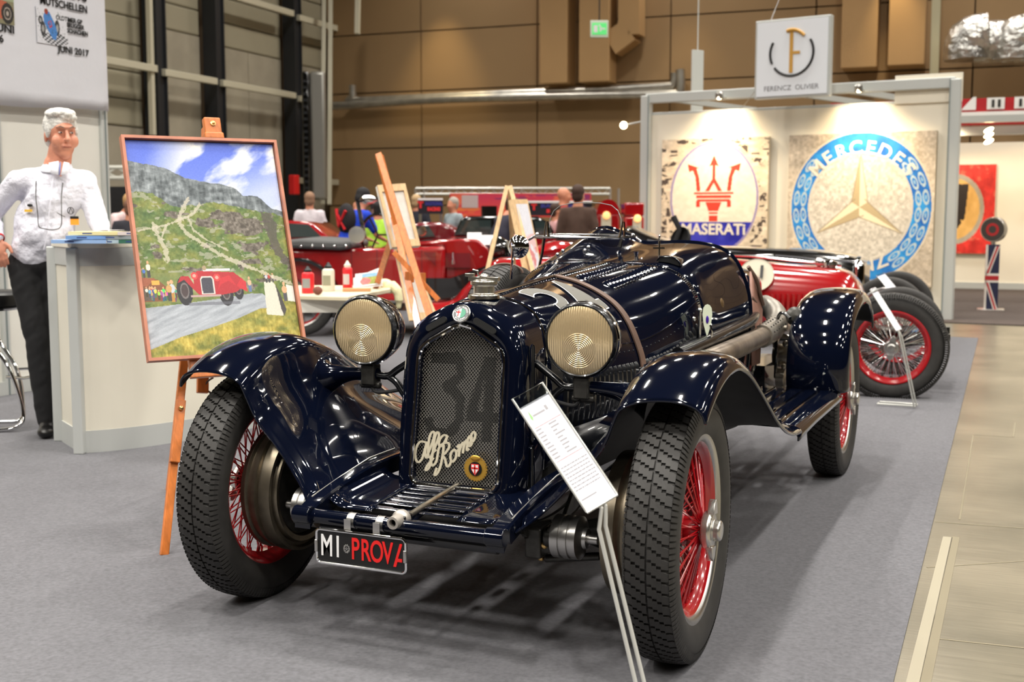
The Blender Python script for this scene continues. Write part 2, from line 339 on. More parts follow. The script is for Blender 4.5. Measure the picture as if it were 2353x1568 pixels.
# left wall: cladding courses, concrete, columns and rails
def LW(x, y, off=0.): return HIT(x, y, K+hx*off, hx)
lw = bpy.data.objects.new('wall_left', None); C.objects.link(lw); struct(lw)
LR = Matrix((hy, -hx, UP)).transposed()
def lbox(mb, a, b, dep, off): # a,b opposite corners on the left wall plane
    c = (a+b)/2; c = c+hx*(off-dep/2); return mb.box(c, (dep, abs((b-a).dot(hy)), abs(b.z-a.z)), HR)
P0 = K-hy*40
lbox(MB(), P0, K+UP*10.6, .2, -.35).obj('backing', seam, lw, smooth=False)
bays = [(-200, 352, 0), (378, 485, 1), (512, 668, 2), (695, 762, 3)]
for x0, x1, k in bays:
    a = LW(x0, 300); b = LW(x1, 300); ztop = {0: 0, 1: LW(430, 70).z, 2: LW(590, 118).z, 3: LW(720, 150).z}[k]
    if k == 0: ztop = 2.9
    nz = int((10.4-ztop)/.5); A = Vector((a.x, a.y, 0)); B = Vector((b.x, b.y, 0))
    for j in range(nz):
        z0 = ztop+j*.5; z1 = z0+.485; mb = MB()
        o = lbox(mb, A+UP*z0, B+UP*z1, .10, -.22).obj('cladding_course', ribb, lw, smooth=False, bevel=.03)
    n = max(1, int((B-A).length/1.25))
    for j in range(n):
        p = A+(B-A)*(j/n); q = A+(B-A)*((j+1)/n)
        lbox(MB(), p+hy*.01, q-hy*.01+UP*(ztop-.02), .12, -.22).obj('concrete_panel', conc, lw, smooth=False)
for i, (xa, xb) in enumerate(((343, 378), (480, 512), (659, 692))):
    P = LW((xa+xb)/2, 200); P.z = 0; w = (LW(xb, 200)-LW(xa, 200)).length*.55
    o = thing('steel_column', ['dark steel column on the left wall, nearest the banner', 'dark steel column in the middle of the left wall', 'dark steel column on the left wall nearest the corner'][i], 'column', P-hx*.02, -hallA)
    w = .26
    MB().box((0, 0, 5.2), (.03, .26, 10.4)).obj('web', dark, o, smooth=False); 
    for s in (-1, 1): MB().box((0, s*.13, 5.2), (.32, .04, 10.4)).obj('flange', dark, o, smooth=False, bevel=.006)
    MB().box((-.0, .0, 5.2), (.24, .22, 10.4)).obj('casing', dark, o, smooth=False)
    MB().box((.0, -.0, .03), (.5, .5, .06)).obj('base_plate', dark, o, smooth=False)
for i, ((x0, y0), (x1, y1)) in enumerate([((160, 121), (358, 161)), ((376, 166), (496, 188)), ((509, 190), (677, 221)), ((540, -10), (672, 34)), ((685, 40), (772, 66)), ((687, 410), (775, 424)), ((687, 226), (706, 231))]):
    a, b = LW(x0, y0, .15), LW(x1, y1, .15); zz = (a.z+b.z)/2; a.z = b.z = zz; o = MB().bar(a, b, .10, .13).obj('wall_rail', beige, smooth=False, bevel=.01)
    tag(o, ['pale rail on the left wall beside the banner', 'pale rail between the first and second dark columns', 'pale rail between the second and third dark columns', 'upper pale rail left of the third dark column', 'upper pale rail in the hall corner', 'low pale rail in the hall corner', 'stub of pale rail right of the third dark column'][i], 'rail', 'rails along the left wall')
o = MB().bar(LW(341, -40, .12), LW(351, 310, .12), .09).obj('wall_pipe', beige); tag(o, 'thin pale pipe left of the first dark column', 'pipe')
# tall black rack with a steel cover near the corner
a = D(716, 170, 25.6); b = D(716, 470, 25.2); t = thing('cable_rack', 'tall black perforated rack with a brushed steel cover in the hall corner', 'rack', (a.x, a.y, 0), -YAW)
z0, z1 = 1.264+(496-470)*25.4/FPX-.3, 1.264+(496-165)*25.4/FPX
MB().box((-.12, 0, (z0+z1)/2), (.17, .3, z1-z0)).obj('rack_body', blackp, t, bevel=.05)
mb = MB()
for k in range(22): mb.box((-.12, -.16, z0+.12+k*(z1-z0-.2)/22), (.08, .03, .05))
mb.obj('rack_rungs', dark, t, smooth=False)
MB().box((.13, 0, (z0+z1)/2+.2), (.33, .24, z1-z0-.4)).obj('rack_cover', mat('rack_steel', (.36, .35, .32), .4, .7, srgb=False), t, bevel=.06)
MB().box((-.1, 0, .4), (.1, .1, .8)).box((-.1, -.1, 1.2), (.06, .06, 1.0)).obj('rack_foot', dark, t)
rb = D(676, 425, 24.5); o = MB().box(rb, (.14, .2, .4)).obj('fire_hose_box', mat('signal_red', (196, 24, 26), .4), smooth=False, bevel=.02); tag(o, 'small bright red box on the third dark column', 'box')
# walls out of view that close the hall
struct(MB().box(K+hy*-20+hx*46+UP*5, (.3, 60, 11), HR).obj('wall_right', mat('wall_shade', (64, 56, 46), .8), smooth=False))
struct(MB().box(K-hy*42+hx*14+UP*5, (64, .3, 11), HR).obj('wall_front', MATS['wall_shade'], smooth=False))
# exit sign
e = D(1377, 67, 22); es = thing('exit_sign', 'green emergency exit sign hanging by the back wall ducts', 'sign', e, -YAW)
MB().box((0, 0, 0), (.33, .07, .31)).obj('sign_case', mat('sign_white', (210, 222, 205), .4), es, bevel=.01)
MB().box((0, -.037, 0), (.27, .01, .21)).obj('sign_face', mat('exit_green', (92, 214, 120), .5, emit=.5), es, smooth=False)
MB().box((-.07, -.044, 0), (.07, .004, .13)).box((.06, -.044, 0), (.09, .004, .03)).box((.02, -.044, .0), (.03, .004, .09)).ball((.0, -.044, .06), (.018, .004, .018), 5).obj('sign_pictogram', white, es, smooth=False)
MB().cyl((0, 0, .15), (0, 0, 4.6), .012).obj('sign_rod', dark, es)
# ================================================================ the booth on the right
A = D(1483, 496, 16.3); A.z = 0; Bp = G(2176, 736); Bp.z = 0
bx = (Bp-A).normalized(); bn = Vector((bx.y, -bx.x, 0)); BL_ = (Bp-A).length; ba = math.atan2(bx.y, bx.x)
booth = thing('exhibition_booth', 'white exhibition booth wall in an aluminium frame carrying two emblem pictures', 'booth', A, ba)
def BO(x, y, off=0.):                                # booth plane -> local coordinates
    p = HIT(x, y, A+bn*off, bn)-A; return Vector((p.dot(bx), -off, p.z))
mb = MB().box((BL_/2, .06, 1.31), (BL_-.1, .06, 2.62)); mb.obj('wall_panel', boothw, booth, smooth=False)
for x in (.0, BL_): MB().box((x, 0, 1.44), (.13, .13, 2.88)).obj('frame_post', aluf, booth, smooth=False, bevel=.012)
for x in (.055, BL_-.055):
    MB().box((x, -.068, 1.44), (.012, .012, 2.88)).obj('post_groove', mat('groove', (120, 130, 130), .5), booth, smooth=False)
MB().box((BL_/2, -.0, 2.84), (BL_, .1, .13)).obj('frame_beam', aluf, booth, smooth=False, bevel=.01)
MB().box((BL_/2, .07, 2.63), (BL_, .07, .05)).obj('frame_rail', aluf, booth, smooth=False, bevel=.008)
for x in (.35, 2.0, BL_-1.3): MB().bar((x, .0, 2.82), (x+.7, 1.4, 2.75), .07, .07).obj('roof_bar', aluf, booth, smooth=False)
MB().box((BL_-.32, .03, 2.79), (.78, .05, .34)).obj('header_panel', boothw, booth, smooth=False)
MB().box((BL_/2, -.005, .06), (BL_, .05, .12)).obj('skirting', aluf, booth, smooth=False)
# maserati and benz pictures
def ell(u, v, cx, cy, rx, ry): return np.hypot((u-cx)/rx, (v-cy)/ry)
def pic_trident(u, v):
    n = fbm(u*26, v*40, 3); n2 = fbm(u*6, v*8, 9); im = np.zeros(u.shape+(3,))+np.array([226, 206, 178.])
    im = im*(0.86+.25*n2)[..., None]; im = im+(n[..., None]-.5)*60
    E = ell(u, v, .5, .50, .415, .475)
    blk = (fbm(u*30, v*22, 21, 2) > .52) & (fbm(u*9, v*60, 5, 2) > .5) & ((u < .12) | (u > .84) | (v > .93) | ((E > 1.07) & (v > .55))); im = lay(im, blk & (E > 1.03), (58, 46, 42), .85)
    im = lay(im, E < 1, (238, 226, 204)); im = im+((n-.5)*30)[..., None]*(E < 1)[..., None]
    im = lay(im, (E < 1.0) & (E > .955), (124, 108, 172), .75)
    rd = (214, 62, 40)
    m = inpoly(u, v, [(.5, .86), (.545, .765), (.515, .775), (.515, .66), (.58, .56), (.54, .56), (.5, .63), (.46, .56), (.42, .56), (.485, .66), (.485, .775), (.455, .765)])
    for s in (1, -1):
        w = (u-.5)*s
        m |= inpoly(w, v, [(.115, .56), (.15, .56), (.165, .68), (.215, .76), (.245, .785), (.13, .80)] if False else [(.125, .56), (.16, .56), (.175, .68), (.2, .735), (.235, .72), (.25, .79), (.135, .755), (.165, .75), (.14, .68)])
    m |= (abs(u-.5) < .185) & (v > .535) & (v < .552) | (abs(u-.5) < .165) & (v > .50) & (v < .525) | (abs(u-.5) < .155) & (v > .47) & (v < .49)
    m |= (abs(abs(u-.5)-.145) < .018) & (v > .425) & (v < .48) | inpoly(abs(u-.5), v, [(0, .465), (.075, .465), (.045, .39), (0, .39)]) | (abs(u-.5) < .042) & (v > .365) & (v < .385) | (abs(u-.5) < .042) & (v > .305) & (v < .355)
    im = lay(im, m, rd)
    im = lay(im, (E < .955) & (v < .30) & (u > .14) & (u < .86), (42, 44, 170)); im = im+((fbm(u*12, v*12, 31)-.5)*70)[..., None]*((E < .955) & (v < .30))[..., None]
    return im
def pic_star(u, v):
    X, Y = (u-.505)*1.0, (v-.515)*.98; r = np.hypot(X, Y); n = fbm(u*60, v*60, 2, 3); n2 = fbm(u*10, v*10, 8)
    im = np.zeros(u.shape+(3,))+np.array([214, 196, 172.]); im = im*(0.8+.35*n2)[..., None]+((n-.5)*70)[..., None]
    a = np.arctan2(X, Y)
    im = lay(im, r < .49, (226, 210, 184)); ringm = (r < .478) & (r > .36)
    bl = np.array([36, 128, 206.])+((fbm(u*14, v*14, 4)-.5)*110)[..., None]*np.array([.4, 1, .7]); im = np.where(ringm[..., None], bl, im)
    im = lay(im, (r < .36), (216, 206, 190)); im = im+(((n-.5)*80))[..., None]*(r < .345)[..., None]
    # laurel leaves: paired ovals round the band at both sides
    for s in (1, -1):
        for j in range(7):
            th = R(52+j*15); 
            for rr, da in ((.395, .0), (.445, .05)):
                cx, cy = rr*np.sin(th)*s, rr*np.cos(th); t = np.array([np.cos(th)*s, -np.sin(th)])
                p = (X-cx)*t[0]+(Y-cy)*t[1]; q = (X-cx)*t[1]-(Y-cy)*t[0]; E = np.hypot(p/.05, q/.021)
                im = lay(im, ringm & (E < 1) & (E > .62), (188, 206, 212)); im = lay(im, ringm & (E < .3), (150, 190, 215))
    for k in range(3):
        th = 2*pi*k/3; s_, c_ = np.sin(th), np.cos(th); p = X*s_+Y*c_; q = X*c_-Y*s_
        w = .062*(1-p/.34); st = (p > -.036) & (p < .335) & (abs(q) < w*np.minimum(1, 1.0)); st &= (p > abs(q)*.55)
        im = lay(im, st & (q >= 0), (244, 230, 194)); im = lay(im, st & (q < 0), (196, 174, 134))
        im = lay(im, (p > 0) & (p < .335) & (abs(abs(q)-w) < .004), (150, 130, 104), .6)
    return im
def hang(nm, lab, x0, y0, x1, y1, x2, y2, fn, nx, ny):
    bl = BO(x0, y1, .05); tr = BO(x1, y0, .05); w = tr.x-bl.x; a = BO(x0, y0, .05); h = ((a.z-bl.z)+(tr.z-BO(x1, y2, .05).z))/2
    z0 = (bl.z+BO(x1, y2, .05).z)/2; t = thing(nm, lab, 'picture', A+bx*bl.x+bn*.05, ba)
    MB().box((w/2, .03, z0+h/2), (w, .075, h)).obj('canvas', mat('canvas_edge', (190, 176, 152), .8), t, smooth=False)
    picture('print', fn, (0, -.009, z0), (1, 0, 0), (0, 0, 1), w, h, nx, ny, t, .6)
    return t, w, h, z0
t1, w1, h1, z1 = hang('trident_picture', 'large square picture of a red trident in an oval, MASERATI below', 1519, 318, 1768, 592, 0, 592, pic_trident, 220, 240)
tm = mat('picture_cream', (232, 222, 204), .7); bpr = mat('picture_blue', (64, 140, 204), .7)
text('MASERATi', .2, (w1*.5, -.013, z1+h1*.235), (1, 0, 0), (0, 0, 1), tm, t1, bold=.006, name='picture_lettering', sx=1.0)
t2, w2, h2, z2 = hang('star_emblem_picture', 'large square picture of a pointed star in a blue ring, MERCEDES BENZ', 1806, 306, 2153, 668, 0, 642, pic_star, 250, 250)
c2 = Vector((w2*.505, -.013, z2+h2*.515))
for s, a0, da, up in (('MERCEDES', 2, 14.2, 1), ('BENZ', 178, -14, -1)):
    for i, ch in enumerate(s):
        a = R(a0+da*(i-(len(s)-1)/2)); rr = w2*.405; o = c2+Vector((rr*sin(a), 0, rr*cos(a))); u_ = Vector((sin(a), 0, cos(a)))*up; x_ = Vector((cos(a), 0, -sin(a)))*up
        text(ch, .235, o, x_, u_, tm, t2, bold=.005, name='picture_lettering')
# square sign hanging above the booth
sp0 = D(1823, 134, 14.6); sg_ = thing('hanging_sign', 'square white sign with a golden F in a broken black ring', 'sign', sp0, ba-R(4))
MB().box((0, .0, 0), (.96, .10, .96)).obj('sign_box', aluf, sg_, smooth=False, bevel=.01)
MB().box((0, -.045, 0), (.90, .03, .90)).obj('sign_face', mat('sign_face_white', (226, 230, 236), .5), sg_, smooth=False)
mb = MB()
for a0, a1 in ((104, 232), (245, 300), (58, 100)):
    pts = [Vector((.275*sin(R(a)), -.063, .06+.275*cos(R(a)))) for a in lin(a0, a1, 24)] if a0 != 58 else [Vector((.275*sin(R(a)), -.063, .06+.275*cos(R(a)))) for a in lin(58, 104, 10)]
    mb.tube(pts, .016, 6)
mb.obj('sign_ring', black, sg_)
gm = mat('sign_gold', (196, 148, 64), .5)
MB().box((-.005, -.063, .07), (.045, .006, .5)).box((.06, -.063, .06), (.09, .006, .035)).tube([Vector((.24*sin(R(a))*.9+.0, -.063, .075+.26*cos(R(a)))) for a in lin(-18, 46, 12)], .022, 6).obj('sign_letter_f', gm, sg_)
text('FERENCZ  OLIVIER', .085, (0, -.062, -.36), (1, 0, 0), (0, 0, 1), mat('sign_grey_text', (120, 120, 124), .6), sg_, name='sign_name')
mb = MB().cyl((-.3, 0, .48), (.4, .6, 2.9), .006).cyl((-.47, 0, -.35), (-1.25, .5, -.95), .004); mb.obj('sign_wire', steel, sg_)
o = MB().box(D(1602, 195, 17.5), (.2, .04, 1.0), Matrix.Rotation(R(55), 3, 'Z')).cyl(D(1602, 195, 17.5)+UP*.5, D(1602, 195, 17.5)+UP*7, .008).obj('hanging_sign', mat('board_pale', (206, 210, 206), .6), smooth=False, bevel=.004); tag(o, 'narrow white board seen edge on above the booth corner', 'sign')
# booth spotlights
for i, (x, y) in enumerate(((1652, 256), (1972, 246))):
    p = BO(x, y, .22); q = A+bx*p.x+bn*.22; q.z = 2.80
    t = thing('booth_spotlight', ['warm spotlight above the trident picture', 'warm spotlight above the star emblem picture'][i], 'lamp', q, ba)
    MB().box((0, .14, .0), (.06, .24, .03)).obj('lamp_arm', aluf, t, bevel=.004); MB().lathe([(.02, .06), (.05, .04), (.055, -.03)], (0, 0, 0), (0, -.2, 1), 20).obj('lamp_can', steel, t)
    MB().ball((0, 0, -.02), (.04, .04, .02), 8).obj('lamp_bulb', mat('bulb_glow', (255, 226, 170), .5, emit=25), t)
    spot(q+bn*.1-UP*.03, A+bx*p.x+UP*2.2+bn*-.05, 60, 120, .9)
    spot(q+bn*.5-UP*.03, A+bx*(p.x+(.25 if i else 0))+UP*1.2, 130, 100, 1.)
lp = D(1433, 288, 16.4); t = thing('booth_spotlight', 'small lit lamp on an arm left of the booth', 'lamp', lp, ba); MB().cyl((0, 0, 0), (.35, 0, .05), .012).obj('lamp_arm', aluf, t); MB().ball((0, 0, 0), .05, 8).obj('lamp_bulb', MATS['bulb_glow'], t)
# further booth on the right edge: dark floor, walls, red picture, lamps, post with disc
F0 = G(2170, 742); df = MB().prism([(F0.x-1, F0.y), (F0.x+4.5, F0.y-.25), (F0.x+4.5, F0.y+8), (F0.x-1, F0.y+8)], lambda u, v, d: Vector((u, v, d)), .001, .012).obj('dark_carpet', mat('carpet_brown', (72, 62, 58), .95, noise=(30, .2, 4)), smooth=False); tag(df, 'dark brown carpet of the booth at the right edge', 'carpet')
Q = G(2200, 664); Q.z = 0; fb = thing('far_booth', 'white booth wall far right with a red picture', 'booth', Q-hx*1.5, -hallA)
MB().box((1.8, 0, 1.25), (3.75, .06, 2.5)).obj('wall_panel', boothw, fb, smooth=False); MB().box((3.7, -3.0, 1.25), (.06, 6.0, 2.5)).obj('side_wall', boothw, fb, smooth=False); MB().box((1.8, -.04, .06), (3.75, .02, .12)).obj('skirting', aluf, fb, smooth=False)
MB().box((2.4, -1.2, 2.62), (5, .09, .14)).obj('frame_beam', aluf, fb, smooth=False); MB().box((2.4, -3.2, 2.66), (5, .09, .1)).obj('frame_beam', aluf, fb, smooth=False)
def pic_red(u, v):
    n = fbm(u*9, v*9, 5); im = np.zeros(u.shape+(3,))+np.array([205, 42, 32.]); im = im*(.8+.4*n)[..., None]; im = lay(im, fbm(u*7, v*12, 15) > .66, (225, 120, 90), .6)
    r = np.hypot((u-.30)/.52, (v-.5)/.40); im = lay(im, r < 1.0, (170, 158, 140)); im = lay(im, r < .86, (222, 172, 96)); im = im+((n-.5)*50)[..., None]
    im = lay(im, inpoly(u, v, [(.2, .78), (.55, .78), (.5, .4), (.3, .2), (.25, .3)]) & (fbm(u*8, v*6, 44) > .42), (38, 26, 20)); return im
rp = HIT(2192, 480, fb.location-hy*.1, hy); Lz = lambda y: HIT(2235, y, fb.location-hy*.1, hy).z; rp0 = HIT(2150, 480, fb.location-hy*.1, hy); rp1 = HIT(2286, 480, fb.location-hy*.1, hy)
t = thing('red_picture', 'square red picture with a golden round emblem, partly hidden by the booth', 'picture', Vector((rp0.x, rp0.y, 0)), -hallA); W_ = (rp1-rp0).length
MB().box((W_/2, .04, (Lz(378)+Lz(583))/2), (W_, .06, Lz(378)-Lz(583))).obj('canvas', MATS['canvas_edge'], t, smooth=False); picture('print', pic_red, (0, .005, Lz(583)), (1, 0, 0), (0, 0, 1), W_, Lz(378)-Lz(583), 90, 110, t, .5)
sp0_ = HIT(2400, 480, fb.location-hy*.1, hy)
spot(fb.location+Vector((1.3, -1.4, 2.6)), fb.location+Vector((1.8, 0, 1.4)), 90, 120, 1.); spot(fb.location+Vector((2.9, -1.6, 2.6)), fb.location+Vector((3.2, 0, 1.2)), 60, 120, 1.)
for i, y in enumerate((299, 311, 325)):
    p = D(2272, y, 17.5); o = MB().ball(p, (.07, .04, .03), 6, Rm=Matrix.Rotation(R(-25), 3, 'Y')).obj('strip_lamp', MATS['bulb_glow']); tag(o, ['topmost of three small glowing lamps in the far booth', 'middle of three small glowing lamps in the far booth', 'lowest of three small glowing lamps in the far booth'][i], 'lamp', 'three small lamps in the far booth')
# red fascia with pictograms high on the right
P0_ = D(2205, 225, 19); t = thing('red_fascia', 'red fascia board with white pictograms, high at the right edge', 'sign', P0_-hx*1.9, -hallA)
rf = mat('fascia_red', (176, 20, 32), .5)
MB().box((2.6, 0, -.23), (5.4, .08, .42)).obj('fascia_board', rf, t, smooth=False); MB().box((2.6, -.06, -.30), (5.4, .04, .13)).obj('fascia_rail', white, t, smooth=False)
mb = MB().prism([(1.93, -.2), (2.15, -.2), (2.15, 0), (2.1, -.0)], lambda u, v, d: Vector((u, d, v)), -.06, -.05); mb.obj('arrow', white, t, smooth=False)
for x in (2.32, 2.72):
    MB().box((x+.12, -.06, -.11), (.26, .02, .18)).obj('pictogram_tile', white, t, smooth=False); MB().box((x+.08, -.075, -.11), (.04, .01, .12)).box((x+.17, -.075, -.11), (.04, .01, .12)).obj('pictogram', black, t, smooth=False)
MB().prism([(3.1, -.02), (3.2, -.02), (3.3, -.2), (3.2, -.2)], lambda u, v, d: Vector((u, d, v)), -.06, -.05).obj('arrow', white, t, smooth=False)
# post with the union flag and a round disc
P = G(2276, 714); t = thing('flag_post', 'slim square post painted with a union flag, round disc on top', 'display', P, -YAW-R(22))
ubl, urd, uw = mat('flag_blue', (32, 36, 66), .5), mat('flag_red', (176, 34, 40), .5), mat('flag_white', (222, 216, 208), .5)
MB().box((0, 0, .012), (.34, .30, .024)).obj('base_plate', steel, t, bevel=.004)
MB().box((0, 0, .45), (.17, .17, .86)).obj('post', ubl, t, smooth=False)
mb = MB(); mr_ = MB()
for fx in (0, 1):
    T = (lambda u, v, d: Vector((u, -.086-d, v))) if fx == 0 else (lambda u, v, d: Vector((-.086-d, u, v)))
    mb.prism([(-.085, .38), (.085, .38), (.085, .5), (-.085, .5)], T, 0, .002); mr_.prism([(-.085, .41), (.085, .41), (.085, .47), (-.085, .47)], T, .002, .004)
    for s in (1, -1):
        mb.prism([(-.085, .5), (-.05, .5), (.085*1, .86 if s > 0 else .0), (.04, .86 if s > 0 else .0)] if False else [(-.085, .44+s*.06), (-.03, .44+s*.06), (.085, .44+s*.42), (.03, .44+s*.42)], T, 0, .002)
        mr_.prism([(-.07, .44+s*.06), (-.045, .44+s*.06), (.07, .44+s*.42), (.045, .44+s*.42)], T, .002, .004)
    mb.prism([(-.085, .02), (-.06, .02), (-.06, .88), (-.085, .88)], T, 0, .002)
mb.obj('flag_bands', uw, t, smooth=False); mr_.obj('flag_cross', urd, t, smooth=False)
MB().lathe([(0, -.05), (.16, -.05), (.165, -.04), (.165, .04), (.16, .05), (0, .05)], (0, 0, 1.08), (-.35, -1, 0), 36).obj('disc', steel, t)
MB().lathe([(0, .052), (.15, .052)], (0, 0, 1.08), (-.35, -1, 0), 36).obj('disc_face', mat('disc_dark', (60, 56, 54), .5), t); MB().lathe([(.05, .054), (.085, .054)], (0, 0, 1.08), (-.35, -1, 0), 36).obj('disc_ring', urd, t)
MB().cyl((0, 0, .88), (0, 0, .93), .03).obj('neck', steel, t)
# ================================================================ stand on the left: wall, banner
SX = -5.02; s0 = G(70, 900); 
def SW(x, y, off=0.): return HIT(x, y, Vector((s0.x+off, s0.y, 0)), Vector((1, 0, 0)))
ye = SW(244, 500).y; ys = SW(-420, 500).y; ypost = SW(8, 700).y; xw = s0.x
sw_ = thing('stand_wall', 'white stand wall panels in aluminium profiles behind the grey haired man', 'wall', (xw, ye, 0))
for i, (a, b) in enumerate(((ys, ypost), (ypost, ye))):
    MB().box((-.02, (a+b)/2-ye, 1.3), (.02, b-a-.04, 2.5)).obj('panel', panelw, sw_, smooth=False)
    MB().box((.0, (a+b)/2-ye, .05), (.04, b-a, .1)).obj('skirting', aluf, sw_, smooth=False)
for y in (ys, ypost, ye):
    MB().box((0, y-ye, 1.3), (.045, .06, 2.6)).obj('profile', aluf, sw_, smooth=False, bevel=.004)
    MB().box((.024, y-ye, 1.3), (.003, .014, 2.6)).obj('profile_groove', MATS['groove'], sw_, smooth=False)
# second row: the wall returns to the left behind the banner
bz0 = SW(120, 250, .06).z
bn_ = thing('banner', 'white banner with OLDTIMER GP lettering and small racing car pictures', 'banner', (xw+.06, ye, 0))
bt = 3.2; b0 = SW(0, 232, .06).z; b1 = SW(245, 264, .06).z; bb = (b0+b1)/2
bann = mat('banner_cloth', (212, 213, 220), .7, bump=(2.5, .5, .03))
mb = MB(); rr_ = []
for i in range(40):
    y = ys-ye+(0-(ys-ye))*i/39
    rr_.append([Vector((.004*sin(i*.7)*(1-j/12)-.002, y, bb+.02*sin(i*.21)*(1 if j == 0 else 0)+(bt-bb)*j/12)) for j in range(13)])
mb.loft(rr_, False).obj('cloth', bann, bn_, solid=.002)
def bt_(s, x0, x1, y, h, m=black, bold=.0015):   # lettering on the banner between two points of its plane
    p, q = SW(x0, y, .06), SW(x1, y, .06); me = text_mesh(s, h); w = max(v.co.x for v in me.vertices)-min(v.co.x for v in me.vertices)
    text(s, h, (.0065, (p.y+q.y)/2-ye, SW((x0+x1)/2, y, .06).z), (0, 1, 0), (0, 0, 1), m, bn_, bold=bold, name='banner_lettering', sx=(q.y-p.y)/w)
bt_('MUTSCHELLEN', 92, 198, 12, .075); bt_('2016', 150, 197, -8, .075); bt_('JUNI 2017', 132, 203, 118, .068); bt_('JUNI', -16, 32, 66, .072); bt_('2016', -32, 6, 87, .072)
bt_('OLDTIMER GP', 127, 187, 46, .045); bt_('BRUGGER', 152, 191, 61, .045); bt_('SCHACHEN', 153, 200, 75, .045)
def pic_racer(u, v):
    im = np.zeros(u.shape+(3,))+np.array([214, 215, 222.]); bl = (72, 128, 196)
    im = lay(im, (v < .32) & (((np.floor(u*14+v*6)+np.floor(v*22)) % 2) == 0) & (np.hypot((u-.6)/.42, (v-.17)/.17) < 1), (30, 30, 32))
    for cx, cy, rx, ry in ((.13, .62, .07, .12), (.2, .40, .08, .2), (.66, .48, .08, .22), (.55, .35, .06, .14)):
        e = ell(u, v, cx, cy, rx, ry); im = lay(im, e < 1, (52, 52, 56)); im = lay(im, e < .5, (160, 160, 160))
    im = lay(im, inpoly(u, v, [(.22, .75), (.30, .92), (.42, .88), (.58, .6), (.66, .35), (.6, .14), (.5, .16), (.34, .4), (.24, .58)]), bl)
    im = lay(im, inpoly(u, v, [(.36, .6), (.46, .66), (.5, .5), (.42, .44)]), (190, 50, 50)); im = lay(im, inpoly(u, v, [(.39, .6), (.45, .63), (.475, .53), (.42, .49)]), bl)
    im = lay(im, ell(u, v, .32, .88, .06, .08) < 1, (150, 60, 40)); im = lay(im, (np.hypot(u-.45, v-.5) < .6) & (fbm(u*20, v*20, 3) > .7), (40, 60, 50), .4); return im
p = SW(84, 97, .06); q = SW(152, 20, .06); w_ = q.y-p.y; h_ = q.z-p.z
picture('printed_racer', pic_racer, (.0055, p.y-ye, p.z), (0, 1, 0), (0, 0, 1), w_, h_*.93, 90, 90, bn_, .6)
def pic_old(u, v):
    im = np.zeros(u.shape+(3,))+np.array([128, 124, 96.]); im = lay(im, v > .75, (150, 160, 130)); im = lay(im, ell(u, v, .55, .45, .42, .3) < 1, (176, 92, 66)); e = ell(u, v, .78, .35, .2, .34); im = lay(im, e < 1, (40, 38, 36)); im = lay(im, e < .6, (170, 160, 150)); im = lay(im, (e < .5) & (e > .2), (60, 56, 50)); return im
p = SW(-40, 46, .06); q = SW(29, -12, .06); picture('printed_photo', pic_old, (.0055, p.y-ye, p.z), (0, 1, 0), (0, 0, 1), q.y-p.y, q.z-p.z, 50, 40, bn_, .6)

for x, e_ in ((985, 230), (1560, 60), (2050, 90)):  # unseen warm spots washing the back wall, apart from the booth lamps
    p = BW(x, -150, 1.1); spot(p, BW(x+20, 420, 0), e_*2.2, 50, 1., (1, .78, .42), .08)
# ================================================================ the dark blue racing car
car = thing('vintage_racing_car', 'dark navy vintage racing car with number 34, red wire wheels and two big round headlamps', 'car')
KEY = [(.25, [(0, 1.003), (.06, .997), (.115, .98), (.16, .95), (.188, .90), (.198, .84), (.2, .75), (.197, .62), (.19, .45)]),
       (.50, [(0, 1.020), (.075, 1.008), (.145, .983), (.20, .945), (.236, .89), (.255, .825), (.266, .745), (.268, .65), (.262, .50)]),
       (.83, [(0, 1.040), (.09, 1.018), (.17, .983), (.235, .938), (.28, .88), (.312, .81), (.333, .745), (.34, .67), (.335, .54)]),
       (1.12, [(0, 1.055), (.11, 1.042), (.205, 1.016), (.275, .977), (.328, .92), (.36, .85), (.378, .77), (.383, .69), (.375, .55)]),
       (1.375, [(0, 1.070), (.13, 1.070), (.24, 1.062), (.315, 1.035), (.365, .99), (.398, .93), (.415, .86), (.418, .76), (.405, .58)]),
       (1.55, [(0, 1.088), (.135, 1.098), (.25, 1.093), (.325, 1.068), (.375, 1.015), (.41, .945), (.43, .865), (.435, .76), (.42, .57)]),
       (1.75, [(0, 1.118), (.14, 1.128), (.255, 1.122), (.335, 1.096), (.388, 1.045), (.422, .965), (.448, .88), (.452, .77), (.44, .57)]),
       (1.96, [(0, 1.138), (.15, 1.146), (.265, 1.138), (.35, 1.112), (.405, 1.062), (.442, .985), (.466, .90), (.472, .78), (.46, .57)])]
KY = [k[0] for k in KEY]
def sect(Y, s, sg=1):                                  # body surface: s 0 (centre line) .. 8 (bottom edge)
    i = max(0, min(len(KY)-2, sum(1 for k in KY if k <= Y)-1)); u = (Y-KY[i])/(KY[i+1]-KY[i])
    pts = crom([tuple(x for p in k[1] for x in p) for k in KEY], i+min(max(u, 0), 1))
    x, z = crom([(pts[2*j], pts[2*j+1]) for j in range(9)], s)
    x = max(x, 0)*sg
    if x < .03 and Y > 1.4:                            # raised cowl in front of the driver
        z += .065*math.exp(-((x+.21)/.115)**2)*min(1, (Y-1.4)/.5)**1.5
    return Vector((x, Y, z))
def snorm(Y, s, sg):
    a = sect(Y, min(s+.05, 8), sg)-sect(Y, max(s-.05, 0), sg); b = sect(min(Y+.02, 1.95), s, sg)-sect(min(Y+.02, 1.95)-.04, s, sg)
    n = a.cross(b)
    if n.z*1+n.x*sg < 0: n.negate()
    return n.normalized()
